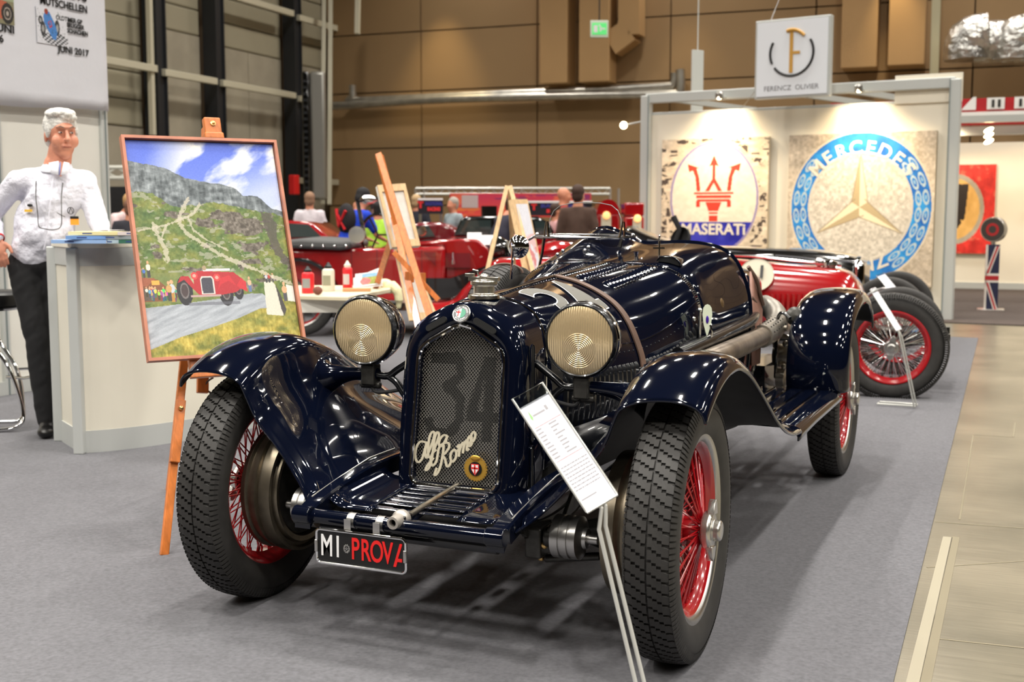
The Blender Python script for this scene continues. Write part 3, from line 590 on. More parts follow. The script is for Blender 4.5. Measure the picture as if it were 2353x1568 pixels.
def skin_part(name, Ys, s0=0, s1=8, ns=40, m=navy, **kw):
    mb = MB(); rings = []
    for Y in Ys:
        rings.append([sect(Y, s1+(s0-s1)*i/ns, -1) for i in range(ns)]+[sect(Y, s0+(s1-s0)*i/ns, 1) for i in range(ns+1)])
    mb.loft(rings, False); return mb.obj(name, m, car, ang=60, **kw)
bon = skin_part('bonnet', lin(.262, 1.368, 40), solid=.004, off=-1)
scu = skin_part('scuttle', lin(1.376, 1.96, 30), solid=.005, off=-1)
# cowl edge bead, bonnet seam
for Yb, rr, nm, mm in [(1.965, .009, 'cowl_bead', navy), (.256, .004, 'shell_seam', chrome)]:
    pts = [sect(Yb, 8-8*i/40, -1) for i in range(40)]+[sect(Yb, 8*i/40, 1) for i in range(41)]
    MB().tube(pts, rr, 8).obj(nm, mm, car)
# hinge of the bonnet
MB().tube([(0, Y, sect(Y, 0).z+.004) for Y in lin(.27, 1.37, 14)], .0045, 8).tube([(.006, Y, sect(Y, 0).z+.0095) for Y in lin(.27, 1.37, 2)], .001, 4).obj('bonnet_hinge', chrome, car)
mb = MB()
for sg in (-1, 1):
    for k in range(46):
        Y = .29+k*.0234; p = sect(Y, .22, sg); mb.ball(p+Vector((0, 0, .001)), .0028, 4)
mb.obj('hinge_rivets', chrome, car, kind='stuff')
# top louvres (two banks a side) and side louvres
def surf_frame(Y, s, sg):
    n = snorm(Y, s, sg); t = Vector((0, 1, 0)); t = (t-n*t.dot(n)).normalized(); return sect(Y, s, sg), n, t, n.cross(t)
mb = MB()
for sg in (-1, 1):
    for sc, y0, n in [(.75, .93, 15), (1.75, .96, 14)]:
        for k in range(n):
            Y = y0+k*.0265; p, nn, t, b = surf_frame(Y, sc, sg); w = .032
            vs = []
            for q in (-1, -.75, .75, 1):
                hgt = 0 if abs(q) == 1 else .008
                vs += [p+b*q*w-t*.009+nn*.0005, p+b*q*w+t*.006+nn*(hgt+.0005)]
            mb.add(vs, [(0, 1, 3, 2), (2, 3, 5, 4), (4, 5, 7, 6)])
mb.obj('top_louvres', navy, bon, kind='stuff', solid=.001)
mb = MB()
for sg in (-1, 1):
    for k in range(34):
        Y = .36+k*.0285
        if abs(Y-.83) < .03: continue
        rings = []
        for s in lin(5.95, 7.45, 9):
            p, nn, t, b = surf_frame(Y, s, sg); e = .009*min(1, min(s-5.95, 7.45-s)*5)+.0006
            rings.append([p-t*.011+nn*.0005, p-t*.002+nn*e, p+t*.008+nn*e*.9, p+t*.0095+nn*.0005])
        mb.loft(rings, False)
mb.obj('side_louvres', navyb, bon, kind='stuff')
mb = MB()
for sg in (-1, 1):
    for k in range(30): p, nn, t, b = surf_frame(.36+k*.0333, 5.35, sg); mb.ball(p+nn*.001, .0032, 4)
    for k in range(40): p, nn, t, b = surf_frame(1.368, .1+k*.13, sg); mb.ball(p+nn*.001, .003, 4)
mb.obj('rivets', navyb, bon, kind='stuff')
# seam line: reveal between the top and side of the bonnet
for sg in (-1, 1): MB().tube([sect(Y, 4.95, sg)+snorm(Y, 4.95, sg)*.001 for Y in lin(.28, 1.365, 24)], .0028, 6).obj('bonnet_side_hinge', navy, bon)
# scoop on the scuttle
p, nn, t, b = surf_frame(1.45, 2.1, 1)
mb = MB(); rings = []
for k in range(10):
    u = k/9; w = .05*(1-.5*u**2); hh = .032*(1-u)**.7+.001
    rings.append([p+t*(.12*u-.03)+b*(w*cos(a))+nn*(hh*sin(a)) for a in lin(0, pi, 12)])
mb.loft(rings, False).obj('air_scoop', navy, car, solid=.002)
MB().loft([[p-t*.026+b*(.046*cos(a))+nn*(.028*sin(a)) for a in lin(0, pi, 12)], [p-t*.026+b*(.046*cos(a))*.1+nn*.004 for a in lin(0, pi, 12)]], False).obj('scoop_mouth', under, car)
# leather strap
def strap(Y, w, s1, nm):
    mb = MB(); ring = []
    path = [(sg, s) for sg, s in [(-1, s1-s1*i/50) for i in range(50)]+[(1, s1*i/50) for i in range(51)]]
    for sg, s in path:
        nn = snorm(Y, s, sg); p = sect(Y-w/2, s, sg); q = sect(Y+w/2, s, sg)
        ring.append([p+nn*.003, p+nn*.0085, q+nn*.0085, q+nn*.003])
    mb.loft(ring, True, False, True); return mb.obj(nm, leather, car, ang=50)
st = strap(.83, .034, 6.3, 'bonnet_strap')
for sg in (-1, 1):
    p = sect(.83, 6.45, sg)+Vector((.014*sg, 0, 0)); mb = MB()
    mb.tube([p+Vector((0, a, b)) for a, b in [(-.024, -.02), (-.024, .02), (.024, .02), (.024, -.02)]], .0035, 8, closed=True)
    mb.cyl(p+Vector((0, -.028, .006)), p+Vector((0, .028, .006)), .004); mb.obj('strap_buckle', chrome, st)
    MB().box(p+Vector((-.004*sg, 0, -.06)), (.006, .032, .09)).obj('strap_end', leather, st)
# painted number 34 on the bonnet
def num_on(me_s, cy, cs, size, m, off, nm, bold=0, sg=1):
    me = text_mesh(me_s, size, bold); b = bmesh.new(); b.from_mesh(me)
    for k in range(-14, 15):
        for nn in ((1, 0, 0), (0, 1, 0)):
            bmesh.ops.bisect_plane(b, geom=b.verts[:]+b.edges[:]+b.faces[:], plane_co=(k*.021*nn[0], k*.021*nn[1], 0), plane_no=nn)
    # arc length table
    T = {}
    for v in b.verts:
        Y = cy+v.co.x*.98; arc = cs-v.co.y
        key = round(Y, 2)
        if key not in T:
            tab = [0.]; prev = sect(Y, 0, sg)
            for i in range(1, 81):
                q = sect(Y, i*.1, sg); tab.append(tab[-1]+(q-prev).length); prev = q
            T[key] = tab
        tab = T[key]; i = 0
        while i < 79 and tab[i+1] < arc: i += 1
        s = (i+(arc-tab[i])/(tab[i+1]-tab[i]))*.1; s = max(.02, s)
        v.co = sect(Y, s, sg)+snorm(Y, s, sg)*off
    b.to_mesh(me); b.free(); me.materials.clear(); me.materials.append(m); me.name = nm
    o = bpy.data.objects.new(nm, me); C.objects.link(o); o.parent = bon
for dx, ch in ((.455, '3'), (.66, '4')):
    num_on(ch, dx, .215, .44, numgrey, .0062, 'painted_number', .003)
    num_on(ch, dx, .215, .44, white, .0050, 'number_outline', .0075)
# ---------------------------------------------------------------- radiator shell
ZC = .70
def star(poly, a):                                     # half outline (x>=0, listed top to bottom) -> radius in direction a
    d = (abs(sin(a)), cos(a)); best = None
    P = [(x, z-ZC) for x, z in poly]
    for (x1, z1), (x2, z2) in zip(P[:-1], P[1:]):
        det = d[0]*(z2-z1)-d[1]*(x2-x1)
        if abs(det) < 1e-9: continue
        t = (x1*(z2-z1)-z1*(x2-x1))/det; u = (x1*d[1]-z1*d[0])/det
        if -1e-6 <= u <= 1+1e-6 and t > 0: best = t if best is None else min(best, t)
    return best
OPEN = [(0, .925), (.03, .918), (.118, .868), (.138, .848), (.146, .82), (.146, .8), (.148, .6), (.149, .462), (.146, .446), (.132, .433), (0, .43)]
OUT = [(0, .997), (.04, .994), (.085, .98), (.135, .955), (.172, .925), (.195, .885), (.206, .84), (.21, .75), (.21, .6), (.205, .43), (.198, .395), (.18, .378), (0, .372)]
FACE = [(0, .968), (.04, .964), (.085, .948), (.125, .925), (.16, .895), (.182, .855), (.188, .82), (.19, .7), (.19, .6), (.186, .43), (.178, .408), (.16, .398), (0, .394)]
SIDE = [(x, z) for x, z in KEY[0][1]]+[(.18, .385), (0, .378)]
NA = 120
def ring(poly, yf, sc=1.):
    o = []
    for k in range(NA):
        a = 2*pi*(k+.5)/NA; r = star(poly, a)*sc; x = r*sin(a); z = ZC+r*cos(a); o.append(Vector((x, yf(z), z)))
    return o
rk = lambda d: (lambda z: d+.075*(z-.43)/.5)
def cst(d): return lambda z: d
rings = [ring(OPEN, rk(.03)), ring(OPEN, rk(.0)), ring(OPEN, rk(-.012), 1.02), ring(FACE, rk(-.018), .93), ring(FACE, rk(-.012)), ring(OUT, rk(.005), .985), ring(OUT, lambda z: .04+.06*(z-.43)/.5), ring(OUT, lambda z: .13+.01*(z-.43)/.5), ring(SIDE, cst(.252))]
mb = MB(); mb.loft(rings, True); shell = mb.obj('radiator_shell', navy, car, ang=75)
MB().tube(ring(OPEN, rk(-.014), 1.012), .0075, 8, closed=True).obj('grille_surround', chrome, car)
MB().tube(ring(FACE, rk(-.008), 1.005)[22:-72], .0016, 6).tube(ring(FACE, rk(-.008), 1.005)[72:-22], .0016, 6).obj('shell_wire', wirem, shell)
# side slots and the two top slots of the shell
def slot(mb, c, L, w, xd, yd, nd):
    poly = [(L/2*sx+w/2*cos(a), w/2*sin(a)) for sx, r0 in ((1, -90), (-1, 90)) for a in [R(r0+t) for t in range(0, 181, 30)]]
    MB().prism(poly, lambda u, v, d: c+xd*u+yd*v+nd*d, -.004, .0025).obj('shell_slot', slm, shell, smooth=False)
slm = mat('slot_dark', (.002, .002, .002), .9, srgb=False)
mb = MB()
for sg in (-1, 1):
    for zc, L in ((.79, .13), (.64, .12), (.48, .12)):
        slot(mb, Vector((sg*(.2095 if zc > .5 else .206), .115, zc)), L, .026, Vector((0, 0, 1)), Vector((0, 1, 0)), Vector((sg, 0, 0)))
    c = Vector((sg*.083, .042, .929)); slot(mb, c, .062, .02, Vector((sg*.88, .05, -.46)).normalized(), Vector((sg*.42, .28, .86)).normalized(), Vector((sg*.2, -.93, .3)).normalized())
mb = MB()
for sg in (-1, 1):
    for zc, L in ((.79, .13), (.64, .12), (.48, .12)):
        pts = [Vector((sg*.2112, .115+.015*sin(a)+0, zc+.015*cos(a)+L/2*(1 if cos(a) > 0 else -1))) for a in lin(0, 2*pi, 25)[:-1]]
        mb.tube(pts, .0022, 6, closed=True)
mb.obj('slot_rims', navy, shell)
# wire mesh
def in34(x, z):
    U = np.array([x]); V = np.array([z])
    f3 = [(-.115, .83), (-.115, .80), (-.03, .80), (-.02, .77), (-.07, .74), (-.07, .72), (-.02, .69), (-.02, .63), (-.05, .60), (-.09, .60), (-.1, .635), (-.13, .625), (-.11, .58), (-.06, .565), (-.01, .585), (.01, .63), (.01, .70), (-.02, .735), (.005, .765), (.0, .82), (-.02, .84)]
    f4 = [(.10, .83), (.07, .83), (.02, .66), (.02, .63), (.075, .63), (.075, .57), (.11, .57), (.11, .63), (.13, .63), (.13, .66), (.11, .66), (.11, .83)]
    h4 = [(.075, .77), (.055, .66), (.075, .66)]
    return bool(inpoly(U, V, f3)[0]) or (bool(inpoly(U, V, f4)[0]) and not bool(inpoly(U, V, h4)[0]))
mb = MB(); sp = .0108
for sgn in (-1, 1):
    for k in range(-60, 61):
        c = k*sp; seg0 = None
        pts = []
        n = 110
        for i in range(n+1):
            z = .43+.5*i/n; x = c+sgn*(z-.68)*.92
            if abs(x) < .15 and math.hypot(x, z-ZC) < star(OPEN, math.atan2(abs(x), z-ZC)): pts.append((x, z))
        if len(pts) < 2: continue
        run = [pts[0]]; cur = in34(*pts[0])
        for q in pts[1:]+[None]:
            b = in34(*q) if q else None
            if q: run.append(q)
            if q is None or b != cur:
                if len(run) > 1:
                    P = [Vector((x, rk(.012+sgn*.0008)(z), z)) for x, z in (run[0], run[-1])]
                    if (P[1]-P[0]).length > 1e-4: mb.bar(P[0], P[1], .0015, .0012, (0, 1, 0), mi=1 if cur else 0)
                if q: run = [q]; cur = b
mb.obj('grille_mesh', [wirem, blackmesh], car, smooth=False, kind='stuff')
core = MB().prism([(x*sg, z) for sg, pl in ((1, OPEN), (-1, OPEN[::-1])) for x, z in pl], lambda u, v, d: Vector((u, rk(d)(v), v)), .05, .07).obj('radiator_core', under, car, smooth=False)
# script badge on the grille, strokes in grille coordinates (x, z)
def ribbon(mb, pts, w, th, m=6):
    pts = spline(pts, m); L = []
    for i, p in enumerate(pts):
        a = pts[min(i+1, len(pts)-1)]; b = pts[max(i-1, 0)]; dx, dz = a[0]-b[0], a[1]-b[1]; l = math.hypot(dx, dz) or 1; n = (-dz/l, dx/l)
        ww = w*(.75+.35*abs(dz/l))
        y = rk(-.004)(p[1])
        L.append([Vector((p[0]+n[0]*ww, y, p[1]+n[1]*ww)), Vector((p[0]-n[0]*ww, y, p[1]-n[1]*ww)), Vector((p[0]-n[0]*ww, y+th, p[1]-n[1]*ww)), Vector((p[0]+n[0]*ww, y+th, p[1]+n[1]*ww))])
    mb.loft(L, True, False, True)
def S(pts, ox, oz, k, sl=.35, rot=.42):
    o = []
    for x, y in pts:
        x, y = x+sl*y, y; o.append((ox+k*(x*cos(rot)-y*sin(rot)), oz+k*(x*sin(rot)+y*cos(rot))))
    return o
def gpx(X, Y): return ((X-105-(1310-Y)*.062)*5.85e-4-.148, .445+(1310-Y+(X-105)*.09)*5.1e-4)
STK = [[(188,1098),(152,1092),(127,1130),(121,1185),(137,1216),(162,1195),(182,1130),(192,1095),(182,1150),(186,1188),(206,1178)],
 [(188,1188),(216,1120),(237,1052),(226,1032),(208,1062),(199,1130),(203,1186),(224,1172)],
 [(220,1172),(250,1100),(264,1052),(252,1036),(238,1072),(230,1130),(220,1200),(204,1250),(184,1264),(194,1236),(232,1190)],
 [(314,1060),(290,1054),(266,1085),(266,1116),(285,1114),(306,1076),(314,1058),(304,1092),(320,1102)],
 [(247,1140),(225,1163),(214,1200),(224,1236),(246,1215),(256,1170),(264,1130),(285,1106),(316,1100),(324,1124),(302,1160),(286,1175),(300,1200),(310,1240),(326,1232),(337,1205)],
 [(292,1112),(286,1170),(272,1240),(254,1282),(237,1292),(250,1250)],
 [(352,1140),(335,1160),(332,1196),(345,1212),(362,1190),(366,1155),(352,1140),(370,1150),(380,1138)],
 [(370,1128),(385,1114),(381,1182)], [(384,1150),(400,1104),(411,1104),(404,1162)], [(407,1135),(422,1089),(433,1088),(427,1142),(440,1135)],
 [(434,1110),(449,1094),(456,1070),(445,1059),(434,1080),(433,1110),(445,1120),(460,1100)],
 [(468,1034),(455,1050),(451,1080),(461,1094),(474,1071),(477,1045),(466,1034)]]
mb = MB()
for stp in STK: ribbon(mb, [gpx(*q) for q in stp], .0036, .003)
mb.obj('script_badge', cream, car, smooth=False, label='cream script lettering on the grille')
# round club badge low on the grille
bc = Vector((.070, rk(-.008)(.492), .492)); mb = MB()
for k in range(26): a = 2*pi*k/26; mb.box(bc+Vector((.037*cos(a), .002, .037*sin(a))), (.005, .004, .005), Matrix.Rotation(-a, 3, 'Y'))
mb.lathe([(.0, 0), (.037, 0), (.037, .004)], bc, (0, 1, 0), 32); bdg = mb.obj('club_badge', goldp, car, label='round gold toothed badge with white shield and red cross')
MB().lathe([(0, 0), (.022, 0), (.022, .002)], bc+Vector((0, -.0025, 0)), (0, 1, 0), 28).obj('badge_disc', black, bdg)
sh = [(-.011, .013), (.011, .013), (.011, -.002), (.0, -.018), (-.011, -.002)]
MB().prism([(a*1.2, b*1.15) for a, b in sh], lambda u, v, d: bc+Vector((u, d, v)), -.004, -.002).obj('badge_border', redp, bdg, smooth=False)
MB().prism(sh, lambda u, v, d: bc+Vector((u, d, v)), -.0048, -.003).obj('badge_shield', white, bdg, smooth=False)
MB().box(bc+Vector((0, -.0052, -.001)), (.0045, .001, .028)).box(bc+Vector((0, -.0052, .003)), (.021, .001, .0045)).obj('badge_cross', redp, bdg, smooth=False)
MB().ball(bc+Vector((0, -.001, .034)), (.017, .004, .009), 6).obj('badge_crown', goldp, bdg)
# maker's enamel badge on top of the shell
bc = Vector((0, .052, .962)); nb = Vector((0, -.86, .5)); ub = Vector((0, .5, .86)); xb = Vector((1, 0, 0)); F = lambda u, v, d: bc+xb*u+ub*v+nb*d
MB().lathe([(0, -.004), (.029, -.004), (.0305, .003), (.028, .006), (.0255, .0045), (0, .0045)], bc, nb, 40).obj('enamel_badge', steel, car, label='round enamel badge with a red cross, MILANO below')
eb = [o for o in car.children if o.name.startswith('enamel_badge')][0]
disc = lambda r: [(r*cos(2*pi*k/28), r*sin(2*pi*k/28)) for k in range(28)]
MB().prism(disc(.0255), F, .0045, .0052).obj('badge_ring', mat('enamel_grey', (92, 96, 98), .3), eb, smooth=False)
MB().prism([p for p in disc(.016) if p[0] <= .0005], F, .005, .006).obj('badge_half', white, eb, smooth=False)
MB().prism([p for p in disc(.016) if p[0] >= -.0005], F, .005, .006).obj('badge_half', mat('enamel_green', (60, 140, 110), .3), eb, smooth=False)
MB().prism([(-.010, -.011), (-.007, -.011), (-.007, .011), (-.010, .011)], F, .006, .0066).prism([(-.0155, .001), (-.001, .001), (-.001, .005), (-.0155, .005)], F, .006, .0066).obj('badge_cross', redp, eb, smooth=False)
def onring(s, r, a0, da, size, m, par, Fn, up=1):
    for i, ch in enumerate(s):
        a = R(a0+da*(i-(len(s)-1)/2)); 
        if ch == ' ': continue
        cx, cz = r*sin(a), r*cos(a); ux = Vector((sin(a), cos(a)))*up; xx = Vector((cos(a), -sin(a)))*up
        text(ch, size, (0, 0, 0), (1, 0, 0), (0, 1, 0), m, par, bold=size*.02, name='badge_letter', fn=lambda c: Fn(cx+xx.x*c.x+ux.x*c.y, cz+xx.y*c.x+ux.y*c.y, .0056+c.z*.2))
onring('ALFA ROMEO', .0208, 0, 17, .0075, white, eb, F); onring('MILANO', .0208, 180, -17, .0075, white, eb, F, -1)
# filler cap
mb = MB(); b0 = Vector((0, .215, 1.0))
mb.lathe([(.052, 0), (.05, .012), (.034, .016), (.034, .04), (.044, .044), (.044, .056), (.03, .062), (0, .064)], b0, (0, 0, 1), 28)
mb.box(b0+Vector((.0, 0, .062)), (.105, .018, .014)).box(b0+Vector((-.045, -.01, .074)), (.03, .014, .012)).ball(b0+Vector((-.0, 0, .068)), (.016, .016, .012), 6)
mb.tube([b0+Vector(q) for q in [(-.01, -.02, .07), (-.012, -.022, .088), (-.03, -.022, .092)]], .004, 6)
mb.obj('filler_cap', mat('cap_steel', (.6, .58, .52), .22, 1., srgb=False), car, bevel=.002)
# ---------------------------------------------------------------- wings
WS = [(-.245, .778), (-.20, .806), (-.13, .838), (-.05, .861), (.05, .873), (.15, .865), (.27, .828), (.40, .768), (.55, .69), (.70, .612), (.85, .55), (1.0, .512), (1.14, .495)]
def railz(Y): return .40+.075*min(1, max(0, (Y+.38)/.42))**.8-(.0 if Y < .2 else .03*min(1, (Y-.2)/.8))
def wing_ring(Y, zc, sg):
    f = max(0, min(1, (Y+.245)/1.385)); dz = 1-f*.55
    p = [(.848, Y+.004, zc-.052*dz), (.843, Y+.002, zc-.034*dz), (.825, Y, zc-.014*dz), (.79, Y, zc-.002), (.74, Y, zc+.002), (.69, Y, zc-.002), (.65, Y, zc-.012*dz), (.62, Y, zc-.028*dz), (.604, Y, zc-.05*dz)]
    fx = [.563, .502, .442, .385, .335]; fz = [.72, .51, .30, .12, .0]; yo = [.01, .015, .01, -.01, -.055]
    zt = zc-.05*dz; zr = max(railz(Y)-.02, .39) if Y > -.2 else .395
    for a, b, c in zip(fx, fz, yo): p.append((a, Y+c*(1-f), zr+(zt-zr)*b))
    p = [(x*sg, y, z) for x, y, z in p]; return [Vector(q) for q in spline(p, 3)]
def wing_keys(n):
    return [crom(WS, (len(WS)-1)*i/(n-1)) for i in range(n)]
for sg in (-1, 1):
    rings = [wing_ring(Y, z, sg) for Y, z in wing_keys(46)]
    w = MB().loft(rings, False).obj('front_wing', [navy, under], car, ang=60)
    q = w.modifiers.new('t', 'SOLIDIFY'); q.thickness = .005; q.offset = 1 if sg > 0 else -1; q.material_offset = 1; q.material_offset_rim = 0
    MB().tube([r[0] for r in rings][::-1]+rings[0], .0042, 8).obj('wing_bead', navy, w)
    # running board
    rb = []
    for Y in lin(1.12, 2.16, 16):
        z = .492-.004*(Y-1.1); fl = max(0, 1-(Y-1.12)/.35)
        rb.append([Vector((x*sg, Y, zz)) for x, zz in [(.36, .43), (.40, z-.03), (.44, z), (.6, z+.002), (.79, z+.002-.004*fl), (.828, z-.008-.006*fl), (.843, z-.026-.008*fl), (.843, z-.040-.010*fl)]])
    MB().loft(rb, False).obj('running_board', navy, car, ang=60, solid=.006)
    for x in (.50, .565, .63, .695, .76):
        MB().bar((x*sg, 1.20, .500), (x*sg, 2.08, .495), .012, .009).obj('tread_strip', chrome, car, bevel=.001)
    # rear wing
    RW = [(2.13, .478), (2.115, .56), (2.125, .65), (2.165, .745), (2.25, .825), (2.38, .878), (2.53, .905), (2.67, .91), (2.80, .894), (2.92, .85), (3.0, .785), (3.03, .73)]
    rings = []
    for i in range(40):
        t = (len(RW)-1)*i/39; Y, z = crom(RW, t); Y2, z2 = crom(RW, min(t+.05, len(RW)-1)); Y1, z1 = crom(RW, max(t-.05, 0))
        tx, tz = Y2-Y1, z2-z1; l = math.hypot(tx, tz); n = (-tz/l, tx/l)      # outward
        o = [(.868, -.062), (.866, -.04), (.855, -.018), (.83, -.004), (.77, .004), (.70, .002), (.64, -.008), (.605, -.03), (.598, -.06)]
        rings.append([Vector((x*sg, Y+n[0]*d, z+n[1]*d)) for x, d in spline(o, 2)])
    w = MB().loft(rings, False).obj('rear_wing', [navy, under], car, ang=60)
    q = w.modifiers.new('t', 'SOLIDIFY'); q.thickness = .005; q.offset = 1 if sg > 0 else -1; q.material_offset = 1; q.material_offset_rim = 0
    MB().tube([r[0] for r in rings], .004, 8).obj('wing_bead', navy, w)
# ---------------------------------------------------------------- wheels
def wheel_parts(par, hubm=nickel, spm=redw, rimm=redw, lip=True, tread=True, ns=30, tr=.38, tw=.074):
    """built about the origin, axle along +X (outer side +X)"""
    q = tr/.38
    prof = [(.262, -.052), (.28, -.064), (.31, -.073), (.335, -.073), (.356, -.066), (.368, -.056), (.371, -.03), (.372, 0), (.371, .03), (.368, .056), (.356, .066), (.335, .073), (.31, .073), (.28, .064), (.262, .052)]
    MB().lathe([(r*q, h*tw/.074) for r, h in prof], (0, 0, 0), (1, 0, 0), 72).obj('tyre', rubber, par, ang=60)
    if tread:
        P = 72; mb = MB(); L = 2*pi/P
        poly = [(.0025, 0), (.0025, .80), (.0145, .80), (.0145, 1.05), (.027, 1.05), (.027, 1.3), (.040, 1.3), (.040, 1.55), (.0585, 1.62), (.0585, .88), (.053, .80), (.053, .75), (.0405, .72), (.0405, .5), (.028, .5), (.028, .25), (.0155, .25), (.0155, 0)]
        def rad(x): x = abs(x); return .372-.0015*(x/.03)**2 if x < .03 else .3705-.0035*((x-.03)/.03)**2
        for k in range(P):
            for s in (-1, 1):
                def fn(u, v, d):
                    a = (k+v*.92+(.5 if s < 0 else 0))*L*s; r = rad(u)+d; return Vector((u*s, -sin(a)*r, cos(a)*r))
                n = len(poly); vs = [fn(u, v, -.002) for u, v in poly]+[fn(u, v, .0068 if u < .05 else .004) for u, v in poly]
                mb.add(vs, [tuple(range(n, 2*n))]+[(i, i+n, (i+1) % n+n, (i+1) % n) for i in range(n)])
                # shoulder ribs
                for j in range(2):
                    a = (k+j*.5)*L; w = L*.34
                    vs = []
                    for aa in (a-w/2, a+w/2):
                        for x, r in ((.0585, .3695), (.066, .359), (.0715, .345), (.073, .345), (.0675, .3615), (.060, .3735)): vs.append(Vector((x*s, -sin(aa)*r, cos(aa)*r)))
                    mb.add(vs, [(3, 4, 10, 9), (4, 5, 11, 10), (2, 3, 9, 8), (5, 0, 6, 11), (0, 1, 4, 5), (1, 2, 3, 4), (6, 7, 10, 11), (7, 8, 9, 10)])
        mb.obj('tread', rubber, par, smooth=False, kind='stuff')
    MB().lathe([(.275*q, .040), (.276*q, .052), (.270*q, .057), (.258*q, .055), (.249*q, .048), (.245*q, .036)], (0, 0, 0), (1, 0, 0), 64).obj('rim_lip', steel if lip else rimm, par)
    MB().lathe([(.249*q, .044), (.244*q, .03), (.232*q, .018), (.230*q, -.02), (.245*q, -.035), (.258*q, -.05), (.268*q, -.054), (.272*q, -.045)], (0, 0, 0), (1, 0, 0), 64).obj('rim', rimm, par, solid=.003)
    MB().lathe([(.030, .075), (.034, .07), (.034, -.01), (.052, -.02), (.055, -.05), (.0, -.05)], (0, 0, 0), (1, 0, 0), 28).lathe([(.048, .005), (.052, .01), (.048, .015)], (0, 0, 0), (1, 0, 0), 28).obj('hub', spm if spm != chrome else redw, par)
    mb = MB().lathe([(.050, .066), (.054, .07), (.054, .086), (.048, .093), (.030, .095), (.030, .112), (.025, .117), (0, .118)], (0, 0, 0), (1, 0, 0), 28)
    for s in (-1, 1):
        a = R(8); d = Vector((0, sin(a)*s, cos(a)*s)); p = Vector((0, cos(a), -sin(a)))
        mb.add([Vector((x, 0, 0))+d*e+p*w for x in (.078, .098) for e, w in ((.045, -.026), (.078, -.013), (.088, 0), (.078, .013), (.045, .026))], [(0, 1, 2, 3, 4), (9, 8, 7, 6, 5), (0, 5, 6, 1), (1, 6, 7, 2), (2, 7, 8, 3), (3, 8, 9, 4), (4, 9, 5, 0)])
    mb.obj('knock_off_nut', hubm, par, ang=40, bevel=.002)
    rr = .2325*q
    for j, (r0, x0, x1, da) in enumerate(((.034, .058, .012, .62), (.053, -.03, .0, .9))):
        a = .0; base = None
        for s in (-1, 1):
            e0 = Vector((x0, 0, r0)); e1 = Vector((x1, -sin(da*s)*rr*.0+sin(da*s*.30)*rr, cos(da*s*.30)*rr))
            mb = MB().cyl(e0, e1, .0024, n=6).cyl(e1-(e1-e0).normalized()*.014, e1, .0042, n=6); b0 = mb.obj('spoke', spm, par)
            n = ns//2 if j == 0 else ns//2
            for k in range(1 if True else 0, n):
                c = b0.copy(); C.objects.link(c); c.rotation_euler = (2*pi*k/n+(0 if s > 0 else pi/n)*0, 0, 0)
            b0.rotation_euler = (0, 0, 0)
    return par
def part_empty(name, par, loc=(0, 0, 0), rot=(0, 0, 0), label=None):
    o = bpy.data.objects.new(name, None); C.objects.link(o); o.parent = par; o.location = loc; o.rotation_euler = rot; o.empty_display_size = .05
    if label: o['label'] = label
    return o
TY = .72
w0 = part_empty('front_wheel', car, (TY, 0, .38), (0, 0, R(2.0)), 'red wire wheel with dark tyre and silver knock-off nut')
wheel_parts(w0, hubm=mat('nut_steel', (.62, .60, .56), .25, .9, srgb=False), ns=44)
def wheel_at(nm, loc, rz, rx=0.):
    c = w0.copy(); C.objects.link(c); c.name = nm; c.location = loc; c.rotation_euler = (rx, 0, rz)
    for ch in list(w0.children): d = ch.copy(); C.objects.link(d); d.parent = c
    return c
wheel_at('front_wheel', (-TY, 0, .38), R(182), 1.)
wheel_at('rear_wheel', (.735, 2.67, .38), 0, .4); wheel_at('rear_wheel', (-.735, 2.67, .38), pi, .7)
wheel_at('spare_wheel', (-.60, 1.72, .66), pi, .2)
MB().tube([(-.60+.085*cos(a)*1.0, 1.72, .66+.0+.385+(-.0)+.04*(sin(a)-1)) for a in lin(0, pi, 14)], .006, 6).obj('spare_strap', leather, car)
